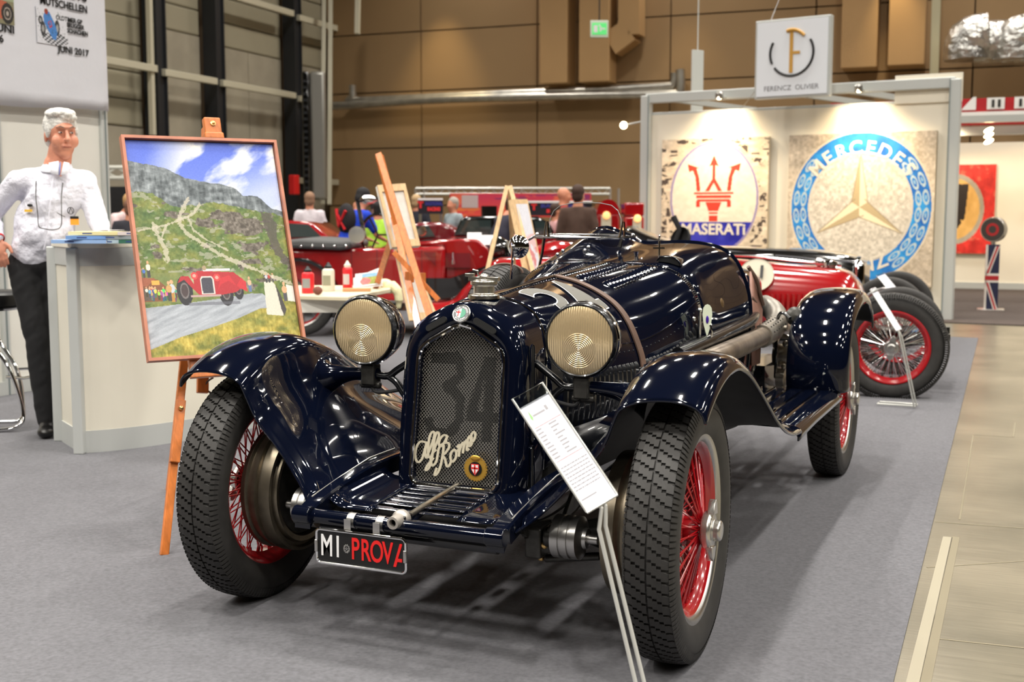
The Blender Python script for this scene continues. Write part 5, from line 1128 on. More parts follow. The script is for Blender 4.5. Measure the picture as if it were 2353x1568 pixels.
    for s in 'LR':
        f = Vector((*J['f'+s], 0)).normalized(); a = V_('a'+s); a.z = 0; sd = Vector((-f.y, f.x, 0)); Rm_ = Matrix((sd, f, UP)).transposed()
        c = MB().ball(a+f*.03*k+UP*.045*k, (.048*k, .11*k, .05*k), 8, Rm=Rm_).ball(a+f*.12*k+UP*.034*k, (.047*k, .075*k, .036*k), 8, Rm=Rm_).ball(a-f*.03*k+UP*.05*k, (.042*k, .05*k, .055*k), 8, Rm=Rm_)
        c.v = [(x, y, max(z, .004)) for x, y, z in c.v]; remesh(c, 'shoe', cols['shoes'], max(.008, vox*.8), 1)
    return t, J, k, H
def cl(n, c, r=.85): return mat('cloth_'+n, c, r, noise=(20, .12, 3))
blkt = cl('black', (20, 20, 22)); jeans = cl('denim', (38, 44, 62)); shoeb = mat('shoe_black', (18, 17, 17), .35, coat=.2)
P = G(105, 1000); P.z = .006
man, Jm, km, Hm = person('person', 'grey haired person in a white shirt and black trousers standing behind the counter', P, -YAW, 1.83,
    dict(skin=skin, top=shirt, legs=blkt, hair=hairw, shoes=shoeb), vox=.009, face=True,
    pose=dict(pel=(-.01, .02, 1.0), che=(.085, .0, 1.30), nek=(.125, .0, 1.50), hed=(.160, -.015, 1.652), yaw=R(38), tilt=R(4), sL=(.262, .04, 1.405), sR=(-.075, -.04, 1.41), eL=(.34, .0, 1.19), wL=(.42, -.16, 1.125),
              eR=(-.265, .02, 1.22), wR=(-.165, -.13, 1.10), dR=(.15, -.1, -1), nR=(.2, -1, 0), tR=-1, dL=(.7, -.6, -.05), nL=(0, 0, 1), hL=(.075, .03, .95), hR=(-.075, .0, .95), kL=(.08, .05, .52), kR=(.0, -.03, .52), aL=(.12, .12, .09), aR=(.02, .0, .09), fL=(.6, -1), fR=(.25, -1)))
cb = MB()                                           # collar, buttons, spectacles, badges, wristband, belt
nk = Vector((.125, -.004, 1.478))*km
cr2 = [[nk+Vector((r*cos(a)*1.0, r*sin(a)-.012, z+(.034 if z > .02 else .022)*sin(a))) for a in lin(-R(70)+.3, R(290)-.3, 22)] for r, z in ((.066, .024), (.074, .024), (.086, .004), (.084, -.004))]
MB().loft(cr2, False).obj('collar', mat('collar_white', (238, 238, 246), .8), man, solid=.003)
cm_ = mat('collar_white', (238, 238, 246), .8)
MB().add([nk+Vector(q) for q in [(.045, -.082, .040), (.072, -.076, .030), (.058, -.118, -.045)]]+[nk+Vector(q) for q in [(.045, -.070, .040), (.072, -.066, .030), (.058, -.09, -.045)]], [(0, 1, 2), (5, 4, 3), (0, 2, 5, 3), (1, 4, 5, 2), (0, 3, 4, 1)]).obj('throat', skin, man, smooth=False)
for q in ([(-.012, -.085, .030), (.046, -.092, .040), (.052, -.122, -.035), (.015, -.132, -.028)], [(.072, -.086, .036), (.094, -.062, .030), (.102, -.108, -.026), (.066, -.124, -.038)]):
    MB().add([nk+Vector(p) for p in q], [(0, 1, 2, 3)]).obj('collar_flap', cm_, man, solid=.005)
MB().add([nk+Vector(p) for p in [(.050, -.088, .036), (.056, -.088, .034), (.061, -.122, -.036), (.055, -.124, -.038)]], [(0, 1, 2, 3)]).obj('collar_lining', mat('collar_blue', (120, 136, 190), .8), man, solid=.003)
fy = -.155
MB().tube([(x*km, y*km, z*km) for x, y, z in [(.145, -.105, 1.45), (.145, -.150, 1.36), (.135, -.163, 1.25), (.12, -.175, 1.12), (.10, -.17, 1.04)]], .0035, 5).obj('shirt_placket', mat('placket_shade', (214, 214, 226), .8), man)
sp_ = MB().tube(spline([(.045, -.10, 1.45), (.06, -.15, 1.36), (.075, -.172, 1.27), (.082, -.182, 1.20), (.12, -.196, 1.185), (.17, -.194, 1.18), (.205, -.182, 1.20), (.205, -.166, 1.28), (.195, -.13, 1.37), (.19, -.09, 1.44)], 4), .0028, 6)
sp_.tube([(.185, -.18, 1.275), (.205, -.178, 1.262), (.225, -.168, 1.25)], .002, 5).obj('spectacles_cord', mat('cord_dark', (60, 58, 56), .5), man)
MB().box((.012, -.142, 1.285), (.05, .006, .013), Matrix.Rotation(R(-20), 3, 'Z')).obj('breast_label', mat('label_yellow', (240, 190, 50), .6), man, smooth=False)
MB().ball((.022, -.142, 1.315), (.016, .008, .009), 6).obj('breast_print', black, man)
MB().box((.262, -.128, 1.225), (.045, .008, .038), Matrix.Rotation(R(20), 3, 'Z')).obj('name_badge', mat('badge_orange', (236, 150, 40), .5), man, smooth=False)
MB().box((.262, -.130, 1.247), (.045, .008, .014), Matrix.Rotation(R(20), 3, 'Z')).obj('name_badge_top', black, man, smooth=False)
MB().tube([(.245+.016*cos(a), -.136+.004*cos(a), 1.285+.019*sin(a)) for a in lin(0, 2*pi, 17)[:-1]], .002, 5, closed=True).bar((.245, -.137, 1.302), (.236, -.138, 1.272), .004, .003).bar((.245, -.137, 1.302), (.256, -.134, 1.272), .004, .003).obj('round_print', black, man)
wr = Vector((-.165, -.13, 1.10))*km; wd_ = Vector((.18, -.1, -1)).normalized()
MB().lathe([(.036, -.008), (.038, 0), (.036, .008)], wr+wd_*.0, (.5, -.6, -.7), 20).box(wr+Vector((-.05, -.01, -.03)), (.012, .004, .07), Matrix.Rotation(R(30), 3, 'Y')).obj('wristband', mat('band_red', (206, 30, 34), .4), man, solid=.002)
MB().lathe([(.158, -.014), (.16, 0), (.158, .014)], Vector((-.01, .02, 1.035))*km, (0, 0, 1), 28).obj('belt', mat('belt_black', (16, 15, 15), .4), man, solid=.003) if False else None
# background visitors
sk2 = mat('skin_far', (206, 138, 108), .55)
def hm(n, c): return mat('hair_'+n, c, .8)
def visitor(label, px, ytop, dep, face_away, hgt, top, hair, legs=jeans, bald=False, **po):
    p = D(px, 496, dep); zt = p.z+(496-ytop)*dep/FPX; P_ = Vector((p.x, p.y, 0)); pose = dict(po)
    return person('person', label, P_, -YAW+face_away, zt/1.0 if hgt is None else hgt, dict(skin=sk2, top=top, legs=legs, hair=hair, shoes=shoeb), pose=pose, vox=.03, bald=bald)
lean = dict(che=(0, -.12, 1.27), nek=(0, -.2, 1.44), hed=(0, -.30, 1.55), sL=(.185, -.18, 1.38), sR=(-.185, -.18, 1.38), eL=(.22, -.3, 1.12), eR=(-.22, -.3, 1.12), wL=(.16, -.5, 1.05), wR=(-.16, -.5, 1.05))
visitor('person seen from behind in a pale plaid shirt beyond the red cars', 712, 464, 17.3, pi+.2, 1.60, cl('plaid', (214, 206, 212)), hm('grey', (150, 116, 92)))
bl_, *_ = visitor('person in a blue T-shirt with a black and red backpack', 797, 449, 14.0, pi-.8, 1.64, cl('blue', (16, 60, 190)), hm('dark', (26, 24, 26)), sleeve=.6, tilt=R(25), **{k: v for k, v in lean.items() if k != 'hed'}, hed=(0, -.26, 1.58))
MB().ball((-.02, .02, 1.22), (.14, .09, .19), 9).obj('backpack', cl('backpack', (24, 20, 24)), bl_); MB().tube([(-.1, .09, 1.32), (0, .12, 1.14), (.08, .09, 1.34)], .02, 6).tube([(-.08, .09, 1.1), (.02, .12, 1.27)], .018, 6).obj('backpack_trim', cl('packred', (190, 20, 30)), bl_)
visitor('bald person in a dark red shirt beside the person with the backpack', 822, 476, 17.2, pi/2, 1.48, cl('dred', (150, 34, 40)), hm('grey', (150, 116, 92)), bald=True)
visitor('dark haired person in a lime green T-shirt seen from behind', 869, 482, 14.9, pi+.1, 1.44, cl('lime', (176, 226, 70)), hm('dark', (26, 24, 26)), sleeve=.6)
visitor('fair haired person in a dark suit beyond the artist easel', 957, 468, 18.2, pi-.3, 1.58, cl('suit', (30, 32, 44)), hm('fair', (190, 160, 120)))
visitor('grey haired person in a pale grey shirt far behind the red car', 1042, 474, 18.2, -.9, 1.54, cl('greyshirt', (150, 164, 170)), hm('silver', (170, 160, 150)))
visitor('person in a dark navy hooded jacket bending over by the wooden A-frame easel', 1140, 462, 13.9, pi*.72, 1.56, cl('navyjacket', (38, 36, 52)), hm('brown', (60, 40, 30)), **lean)
visitor('bald person in a reddish top behind the windscreen glass', 1293, 449, 16.5, pi*.55, 1.66, cl('maroon', (150, 40, 44)), hm('dark', (26, 24, 26)), bald=True)
visitor('person in a brown jacket seen from behind through the windscreen glass', 1328, 446, 14.0, pi-.3, 1.62, cl('brownjacket', (78, 56, 46)), hm('brown', (60, 40, 30)))
visitor('short brown haired person by the fuel pumps behind the windscreen', 1277, 484, 15.5, pi*.6, 1.42, cl('pinktop', (214, 160, 160)), hm('brown', (60, 40, 30)))
visitor('fair haired person in a pink top holding a leaflet, left of the painting', 266, 456, 14, R(60), 1.60, cl('pink', (222, 196, 196)), hm('blonde', (190, 150, 100)), **lean)
visitor('dark clad person with thin grey hair at the table left of the painting', 299, 478, 13.5, R(200), 1.44, cl('darkcoat', (40, 40, 48)), hm('brown2', (120, 84, 66)))
# ================================================================ counter, books, stool
c0, c1, c2, c3 = G(185, 1045), G(139, 1015), G(418, 1018), G(560, 985)
cx_ = [c0]
for i in range(1, 15):
    t = i/14; a = c0.lerp(c2, t) if t < .62 else c0.lerp(c2, t); 
def bez(p, q, r, t): return p*(1-t)**2+q*2*t*(1-t)+r*t*t
ctrl = c2+(c0-c2)*.28+Vector((.10, -.10, 0)); arc = [bez(c0, ctrl, c3+Vector((.1, .25, 0)), i/16) for i in range(17)]
arc = [Vector((p.x, p.y, 0)) for p in arc]; back = [arc[-1]+Vector((-.35, .45, 0)), c1+Vector((.15, .35, 0))]
outl = arc+back+[c1]
cnt = thing('counter', 'white curved reception counter with aluminium edges', 'counter', c0)
def cprism(poly, z0, z1, inset=0.): 
    ctr = sum(poly, Vector())/len(poly); return MB().prism([((p.x-ctr.x)*(1-inset)+ctr.x-c0.x, (p.y-ctr.y)*(1-inset)+ctr.y-c0.y) for p in poly], lambda u, v, d: Vector((u, v, d)), z0, z1)
cprism(outl, .01, 1.055, .012).obj('body', laminate, cnt, smooth=False)
cprism(outl, .006, .125).obj('kick_plate', aluf, cnt, smooth=False); cprism(outl, 1.0, 1.095).obj('rim', aluf, cnt, smooth=False); cprism(outl, 1.095, 1.12, -.012).obj('worktop', laminate, cnt, smooth=False, bevel=.003)
for p in (c0, c1, arc[-1]): MB().box(Vector((p.x, p.y, .55))-Vector((c0.x, c0.y, 0)), (.055, .055, 1.09), Matrix.Rotation(R(20), 3, 'Z')).obj('corner_post', aluf, cnt, smooth=False, bevel=.006)
ctop = 1.121
def OT(x, y): p = G(x, y, ctop); return p
bk = [(170, 556, 0, .30, .20, (150, 182, 226), 'pale blue paperback, lowest at the left end of the counter'), (190, 553, 1, .26, .2, (120, 160, 214), 'blue paperback lying second in the stack on the counter'), (208, 550, 2, .30, .19, (236, 224, 168), 'cream yellow book on top of the blue paperbacks'),
      (248, 556, 0, .24, .2, (176, 196, 206), 'grey blue book in the middle of the counter'), (262, 552, 1, .24, .2, (150, 158, 162), 'grey book lying on the grey blue book'), (300, 556, 0, .22, .2, (60, 110, 90), 'dark green book right of the grey books on the counter'), (296, 554, 1, .22, .19, (208, 190, 200), 'pinkish book lying on the dark green book'), (306, 552, 2, .24, .2, (226, 214, 210), 'white and red book on top at the right of the counter')]
for i, (x, y, lv, w, d_, col, lab) in enumerate(bk):
    p = OT(x, 560); z = ctop+lv*.021; t = thing('book', lab, 'book', Vector((p.x, p.y+.1, z)), -YAW+R((-8, 6, -3, 5, -6, 9, -5, 4)[i]), 'books lying on the counter')
    MB().box((0, 0, .0095), (w-.006, d_-.004, .015)).obj('pages', mat('paper', (236, 232, 222), .8), t, smooth=False)
    cm = mat('book_%d' % i, col, .4); MB().box((0, 0, .0015), (w, d_, .002)).box((0, 0, .0180), (w, d_, .002)).box((0, -d_/2, .0098), (w, .002, .018)).obj('cover', cm, t, smooth=False)
    MB().box((-.05, -d_/2-.0012, .0098), (.05, .0006, .006)).obj('spine_print', mat('ink_blue', (50, 70, 130), .6), t, smooth=False)
o = MB().box(OT(232, 556)+Vector((0, .06, .064)), (.14, .1, .001), Matrix.Rotation(.3, 3, 'Z')).obj('paper_sheet', white, smooth=False); tag(o, 'folded white sheet lying on the cream yellow book', 'paper')
# stool
P = G(-20, 985); t = thing('bar_stool', 'black bar stool with chrome tube frame at the left edge', 'stool', P, -YAW); zs_ = 1.264-(672-496)*6.9/FPX
MB().lathe([(0, .0), (.17, .0), (.195, -.02), (.2, -.05), (.19, -.085), (.0, -.09)], (0, .05, zs_), (0, 0, 1), 32).obj('seat', mat('seat_black', (18, 18, 19), .4), t)
MB().lathe([(.165, -.092), (.17, -.1), (.165, -.112), (.1, -.115)], (0, .05, zs_), (0, 0, 1), 32).obj('seat_ring', chrome, t)
MB().tube(spline([(.02, -.05, zs_-.11), (.06, -.06, zs_-.3), (.17, -.09, .35), (.235, -.10, .12), (.225, -.13, .045), (.12, -.16, .02), (-.3, -.2, .02)], 5), .0125, 10).obj('front_tube', chrome, t)
MB().tube(spline([(-.02, .05, zs_-.11), (.05, .05, zs_-.3), (.16, .02, .35), (.20, -.01, .15), (.19, -.02, .06), (.08, -.03, .045), (-.3, -.05, .045)], 5), .0125, 10).obj('rear_tube', chrome, t)
MB().tube([(.1, .14, .34), (.2, .13, .345), (.24, .12, .345)], .009, 8).tube([(.13, -.07, .32), (.2, .02, .30), (.27, .10, .31)], .009, 8).obj('footrest', chrome, t)
# ================================================================ painting on its easel
BLp, TLp = D(342, 830, 4.43), D(313, 311, 4.63); BRp = D(708, 822, 4.76); BRp.z = BLp.z+.0
xd = (BRp-BLp).normalized(); yd0 = (TLp-BLp); Hp = yd0.length; yd0 = (yd0-xd*yd0.dot(xd)).normalized(); nd0 = xd.cross(yd0); Wp = (BRp-BLp).length
pt = thing('painting', 'framed oil painting of a red vintage car racing up a mountain road', 'painting', BLp); Lp = lambda u, v, d=0: xd*u+yd0*v+nd0*d
def pb_(mb, u0, v0, u1, v1, d0, d1): return mb.prism([(u0, v0), (u1, v0), (u1, v1), (u0, v1)], lambda u, v, d: Lp(u, v, d), d0, d1)
fw = .012
for nm, q in (('frame_side', (0, 0, fw, Hp)), ('frame_side', (Wp-fw, 0, Wp, Hp)), ('frame_rail', (fw, 0, Wp-fw, fw)), ('frame_rail', (fw, Hp-fw, Wp-fw, Hp))): pb_(MB(), *q, -.035, .0).obj(nm, frame_w, pt, smooth=False)
pb_(MB(), fw, fw, Wp-fw, Hp-fw, -.034, -.022).obj('backing_board', black, pt, smooth=False)
def pic_alps(u, v):
    sky = np.array([98, 122, 214.])*(1-.0)+0*u[..., None]; im = sky+((v-.8)*-120)[..., None]*np.array([1, .9, .3])
    cn = fbm(u*2.6+v*3.4, v*9-u*4.2, 11, 5); ck = np.clip((cn-.46)*6, 0, 1)*np.clip((u-.12)*3+(.95-v)*1.2, 0, 1); im = im*(1-ck[..., None])+np.array([242, 240, 232.])*ck[..., None]
    gk = np.clip((u-.35)*1.6-(v-.78)*5, 0, 1)*.8; im = im*(1-gk[..., None])+np.array([196, 204, 222.])*gk[..., None]
    ridge = np.interp(u, [0, .05, .22, .26, .36, .44, .52, .6, .7, .74, .80, .84, .87, .93, 1], [.905, .897, .872, .865, .825, .815, .802, .80, .775, .74, .742, .74, .72, .68, .665])+.008*(fbm(u*30, v*0, 2)-.5)
    rn = fbm(u*22, v*55, 7, 5); rn2 = fbm(u*60, v*22, 13, 3); mt = v < ridge
    rock = np.array([104, 112, 116.])+((rn-.5)*130+(rn2-.5)*90)[..., None]; im = np.where(mt[..., None], rock, im)
    grl = np.interp(u, [0, .14, .24, .3, .42, .55, .64, .72, .86, .93, 1], [.755, .752, .70, .69, .70, .715, .70, .68, .665, .66, .64])+.03*(fbm(u*16, v*5, 23)-.5)
    g = v < grl; gn = fbm(u*14, v*26, 31, 5); gn2 = fbm(u*70, v*90, 37, 3)
    gc = np.array([98, 114, 50.])+(gn-.5)[..., None]*np.array([110, 60, 30.])+((gn2-.5)*50)[..., None]; im = np.where(g[..., None], gc, im)
    st_ = g & (fbm(u*20, v*60, 41, 4) > .64) & (v > .38); im = lay(im, st_, (158, 158, 140), .75)
    dr = g & (fbm(u*9, v*26, 53, 5)+.30*np.exp(-((u-.76)/.17)**2-((v-.57)/.06)**2)+.12*np.exp(-((u-.5)/.5)**2-((v-.62)/.05)**2) > .68); im = np.where(dr[..., None], np.array([98, 90, 80.])+((gn2-.5)*110)[..., None], im)
    dk = inpoly(u+.05*(gn-.5), v+.05*(rn-.5), [(.84, .665), (.90, .65), (.95, .60), (.93, .54), (.98, .46), (1, .40), (.96, .40), (.88, .52)]); im = lay(im, dk, (74, 66, 62), .8)
    for pts, w in (([(.36, .72), (.30, .65), (.29, .60), (.33, .56), (.42, .51), (.55, .45), (.70, .40), (.86, .35), (1, .31)], .012), ([(.12, .60), (.14, .55), (.17, .50), (.18, .44)], .014), ([(.35, .64), (.37, .58), (.45, .53), (.58, .48)], .007), ([(.02, .575), (.2, .60), (.38, .65), (.44, .70)], .007), ([(.2, .60), (.16, .54)], .006)):
        dd = np.min([seg(u, v*1.45, (a[0], a[1]*1.45), (b[0], b[1]*1.45)) for a, b in zip(pts[:-1], pts[1:])], 0); im = lay(im, (dd < w*(1+1.2*(gn2-.5)*2)), (190, 182, 164), .8)
    im = lay(im, inpoly(u, v, [(.0, .38), (.3, .38), (.6, .36), (.6, .24), (0, .24)]) & g, (122, 128, 76), .55)
    dust = np.clip(1-np.hypot((u-.48)/.26, (v-.335)/.075), 0, 1)*fbm(u*14, v*20, 61, 4)*1.7; dust = np.clip(dust, 0, .9); im = im*(1-dust[..., None])+np.array([222, 222, 210.])*dust[..., None]
    rt = np.interp(u, [0, .25, .45, .7, .78, .82, 1], [.222, .236, .25, .272, .27, .24, .22]); rb_ = np.interp(u, [0, .2, .4, .6, .75, 1], [.035, .085, .12, .16, .20, .2])
    road = (v < rt) & (v > rb_) & (u < .86); rc = np.array([158, 164, 172.])+((fbm(u*8, v*70-u*18, 71, 4)-.5)*60)[..., None]; im = np.where(road[..., None], rc, im)
    fg = (v < rb_) | ((u > .80) & (v < .24)); fc = np.array([150, 142, 58.])+(fbm(u*16, v*30, 81, 4)-.5)[..., None]*np.array([150, 100, 60.])+((fbm(u*90, v*60, 85, 2)-.5)*50)[..., None]; im = np.where(fg[..., None], fc, im)
    im = lay(im, inpoly(u, v, [(.79, .17), (.905, .16), (.875, .31), (.86, .325), (.80, .325)]), (206, 202, 186)); im = lay(im, inpoly(u, v, [(.895, .19), (.91, .16), (.93, .19), (.90, .27), (.876, .31)]), (62, 58, 56))
    im = lay(im, inpoly(u, v, [(.95, .23), (1, .225), (1, .30), (.95, .31)]), (214, 212, 204))
    rs = np.random.RandomState(4)
    def fig(x, y, h, c1, c2=(60, 60, 60)):
        nonlocal im; im = lay(im, (abs(u-x) < h*.13) & (abs(v-y-h*.25) < h*.25), c2); im = lay(im, (np.hypot((u-x)/(h*.2), (v-y-h*.62)/(h*.2)) < 1), c1); im = lay(im, np.hypot((u-x)/(h*.11), (v-y-h*.92)/(h*.10)) < 1, (206, 160, 120))
    im = lay(im, inpoly(u, v, [(0, .345), (.10, .35), (.155, .31), (.12, .30), (.12, .25), (0, .25)]), (122, 74, 44)); im = lay(im, inpoly(u, v, [(0, .36), (.09, .355), (.03, .32), (0, .32)]), (150, 84, 56))
    im = lay(im, inpoly(u, v, [(.06, .325), (.11, .325), (.11, .345), (.06, .345)]), (232, 160, 70)); im = lay(im, inpoly(u, v, [(0, .31), (.07, .31), (.07, .255), (0, .255)]), (88, 76, 64))
    for i in range(26): fig(.015+rs.rand()*.20, .245+rs.rand()*.03, .045, tuple(rs.randint(40, 220, 3)), tuple(rs.randint(30, 120, 3)))
    fig(.05, .36, .075, (214, 208, 196)); fig(.02, .36, .045, (70, 110, 190)); fig(.185, .245, .10, (184, 190, 200), (176, 126, 60)); fig(.165, .25, .09, (190, 150, 90))
    for x, c in ((.82, (190, 190, 200)), (.84, (170, 60, 50)), (.865, (200, 190, 170))): fig(x, .32, .045, c)
    fig(.935, .23, .09, (206, 160, 120), (70, 70, 80)); fig(.70, .28, .07, (200, 170, 140), (90, 110, 150))
    # the red car of the painting
    for cx, cy, rx, ry in ((.265, .295, .052, .068), (.535, .28, .048, .062), (.62, .295, .035, .05)):
        e = ell(u, v, cx, cy, rx, ry); im = lay(im, e < 1, (34, 34, 40)); im = lay(im, e < .55, (110, 104, 104)); im = lay(im, e < .42, (64, 50, 52))
    rd_ = (170, 34, 44); im = lay(im, inpoly(u, v, [(.33, .36), (.36, .385), (.60, .375), (.66, .34), (.67, .31), (.60, .28), (.5, .27), (.36, .27), (.33, .30)]), rd_)
    im = lay(im, inpoly(u, v, [(.225, .33), (.25, .362), (.30, .362), (.34, .31), (.36, .27), (.31, .31), (.27, .345)]), rd_); im = lay(im, inpoly(u, v, [(.48, .29), (.51, .35), (.57, .36), (.61, .31), (.645, .345), (.675, .33), (.68, .28), (.63, .30), (.56, .335), (.51, .32)]), (190, 40, 50))
    im = lay(im, inpoly(u, v, [(.375, .275), (.372, .345), (.385, .36), (.45, .36), (.462, .345), (.462, .275)]), (200, 196, 190)); im = lay(im, inpoly(u, v, [(.382, .28), (.38, .343), (.39, .352), (.446, .352), (.455, .343), (.455, .28)]), (62, 62, 74))
    for x, y in ((.338, .362), (.485, .352)): e = ell(u, v, x, y, .022, .017); im = lay(im, e < 1, (220, 60, 60)); im = lay(im, e < .5, (240, 150, 140))
    im = lay(im, (abs(v-.268-.0*u) < .005) & (u > .30) & (u < .50), (180, 150, 150)); im = lay(im, (abs(v-.388) < .006) & (u > .40) & (u < .58), (200, 200, 205)); im = lay(im, ell(u, v, .41, .398, .013, .012) < 1, (160, 140, 110))
    im = lay(im, (abs(v-.232) < .006) & (u > .28) & (u < .62), (96, 98, 108), .6)
    return im+((fbm(u*180, v*260, 99, 2)-.5)*14)[..., None]
picture('painted_canvas', pic_alps, Lp(fw+.003, fw+.003, -.020), xd, yd0, Wp-2*fw-.006, Hp-2*fw-.006, 300, 440, pt, .45)
ea = thing('easel', 'orange brown wooden easel holding the mountain road painting', 'easel', (0, 0, 0)); Tp = D(487, 292, 4.93)
f1 = G(377, 1278); f2 = f1+xd*.62+Vector((0, 0, 0)); f2.z = 0; f3 = (f1+f2)/2+Vector((-xd.y, xd.x, 0))*1.05; f3.z = 0
topz = Tp-nd0*.07; ea.location = ((f1+f2)/2); EO = -Vector(ea.location)
mb = MB().bar(f1+EO, f1.lerp(topz, .93)+EO, .032, .022, nd0); mb.obj('leg', wood, ea, smooth=False, bevel=.003)
MB().bar(f2+EO, f2.lerp(topz, .93)+EO, .032, .022, nd0).obj('leg', wood, ea, smooth=False, bevel=.003)
MB().bar(f3+EO, topz+EO-UP*.1, .03, .022, nd0).obj('leg', wood, ea, smooth=False, bevel=.003)
ml = D(470, 900, 4.72); MB().bar(ml+EO-nd0*.03, topz+EO+UP*.02, .045, .024, nd0).obj('mast', wood, ea, smooth=False, bevel=.003)
MB().bar(f1.lerp(topz, .20)+EO+nd0*.012, f1.lerp(topz, .34)+EO+nd0*.012, .036, .03, nd0).obj('leg_sleeve', wood, ea, smooth=False, bevel=.003)
MB().ball(f1.lerp(topz, .32)+EO+nd0*.032, .010, 6).obj('brass_knob', brass, ea)
MB().bar(BLp+xd*.16+EO-yd0*.018-nd0*.045, BLp+xd*(Wp-.1)+EO-yd0*.018-nd0*.045, .03, .10, yd0).obj('tray', wood, ea, smooth=False, bevel=.003)
MB().box(Tp+EO, (.07, .035, .075), Matrix((xd, -nd0, yd0)).transposed()).box(Tp+EO-yd0*.045+nd0*.0, (.08, .045, .03), Matrix((xd, -nd0, yd0)).transposed()).obj('top_clamp', wood, ea, smooth=False, bevel=.006)
MB().lathe([(.005, 0), (.011, .001), (.011, .004), (.006, .005)], Tp+EO+nd0*.018+yd0*.008, nd0, 20).ball(Tp+EO+nd0*.024+yd0*.008, .006, 6).obj('brass_screw', brass, ea)
MB().tube(spline([D(490, 868, 4.75)+EO, D(476, 878, 4.75)+EO, D(472, 893, 4.75)+EO, D(484, 903, 4.75)+EO], 5), .004, 6).obj('leather_loop', leather, ea)
# ================================================================ information stands
def info_stand(lab, TL, TR, BL, BR, dt, db, bend, foot, dtop, paperrows=True, base=None, bw_=.0):
    a, b, c, d = D(*TL, dt), D(*TR, dt+.02), D(*BL, db), D(*BR, db+.02); ft = Vector(foot)
    t = thing('information_stand', lab, 'sign', ft); o = -ft; x_ = ((b-a)+(d-c)).normalized(); y_ = ((a-c)+(b-d)); h = y_.length/2; y_ = (y_-x_*y_.dot(x_)).normalized(); n = x_.cross(y_); w = ((b-a).length+(d-c).length)/2; c = (a+b+c+d)/4-x_*w/2-y_*h/2+o
    Q = lambda u, v, z=0: c+x_*u*w+y_*v*h+n*z
    def pr(u0, v0, u1, v1, z0, z1, nm, m): MB().prism([(u0, v0), (u1, v0), (u1, v1), (u0, v1)], lambda u, v, z: Q(u, v, z), z0, z1).obj(nm, m, t, smooth=False)
    pr(0, 0, 1, .91, -.0006, 0, 'paper_sheet', mat('sheet_white', (206, 208, 220), .5)); pr(-.01, .9, 1.01, 1.0, .001, .0022, 'acrylic_cover', acryl); pr(-.01, -.005, 1.01, 1.0, -.004, -.0025, 'back_plate', acryl)
    MB().tube([Q(-.02, 0), Q(-.02, 1.0), Q(1.02, 1.0), Q(1.02, 0), Q(1.02, -.01), Q(-.02, -.01)], .003 if w > .08 else .002, 8, closed=True).obj('holder_frame', mat('holder_grey', (.55, .55, .52), .25, .5, srgb=False), t)
    if paperrows:
        gt, pk = mat('ink_grey', (150, 148, 152), .6), mat('ink_pink', (226, 120, 116), .6)
        MB().prism([(.22, .80), (.62, .80), (.62, .815), (.22, .815)], lambda u, v, z: Q(u, v, z), .0001, .0003).prism([(.66, .80), (.74, .80), (.74, .84), (.66, .84)], lambda u, v, z: Q(u, v, z), .0001, .0003).obj('sheet_mark', gt, t, smooth=False)
        MB().prism([(.12, .80), (.17, .865), (.20, .80), (.15, .775)], lambda u, v, z: Q(u, v, z), .0001, .0004).obj('leaf_mark', mat('leaf_green', (140, 214, 120), .6), t, smooth=False)
        for v0 in (.715, .415): pr(.06, v0, .95, v0+.004, .0001, .0003, 'rule_line', pk)
        rs = random.Random(3); mb = MB()
        for r_ in range(9):
            v = .69-r_*.031
            for u0, u1 in ((.05, .05+.16+rs.random()*.06), (.48, .6+rs.random()*.25)): mb.prism([(u0, v), (u1, v), (u1, v+.012), (u0, v+.012)], lambda u, v, z: Q(u, v, z), .0001, .0003)
        for r_ in range(8):
            v = .355-r_*.028
            u0 = .05
            while u0 < .88: u1 = min(.93, u0+.03+rs.random()*.09); mb.prism([(u0, v), (u1, v), (u1, v+.010), (u0, v+.010)], lambda u, v, z: Q(u, v, z), .0001, .0003); u0 = u1+.015
        mb.prism([(.05, .08), (.55, .08), (.55, .09), (.05, .09)], lambda u, v, z: Q(u, v, z), .0001, .0003); mb.obj('sheet_text', gt, t, smooth=False, kind='stuff')
    bd = D(*bend, db+.03)+o; k = .9*w*.12
    pole = mat('pole_grey', (196, 196, 190), .4, .2)
    for s in (-1, 1): MB().tube([Q(.5+s*.07, .25, -.008), Q(.5+s*.07, -.03, -.008), bd+x_*s*.009, Vector((0, 0, .012))+x_*s*.011], .0052, 10).obj('pole', pole, t)
    f = Vector((x_.x, x_.y, 0)).normalized() if base is None else Vector(base); g = Vector((-f.y, f.x, 0)); L = .26
    MB().tube([Vector((0, 0, .014))+g*.0, f*L*-1+UP*.014, f*L*-1+g*.10+UP*.014, g*.10+UP*.014], .006, 8, closed=True).obj('foot_frame', pole, t)
    return t
ft = G(1512, 1760); info_stand('white information sheet in a clear holder on a grey pole before the blue car', (1186, 907), (1262, 878), (1342, 1186), (1397, 1139), 2.86, 2.74, (1384, 1213), (ft.x, ft.y, .006), 0)
ft = G(2103, 941); info_stand('narrow white information stand beside the spoked wheel of the right red car', (2003, 664), (2016, 659), (2055, 762), (2066, 757), 7.65, 7.55, (2070, 775), (ft.x, ft.y, .006), 0, False, (.93, -.05, 0))
ft = G(2100, 800); info_stand('grey information stand seen behind the right red car', (2014, 632), (2034, 626), (2042, 668), (2056, 662), 9.6, 9.5, (2060, 690), (ft.x, ft.y, 0.006), 0, False, (.93, -.05, 0))
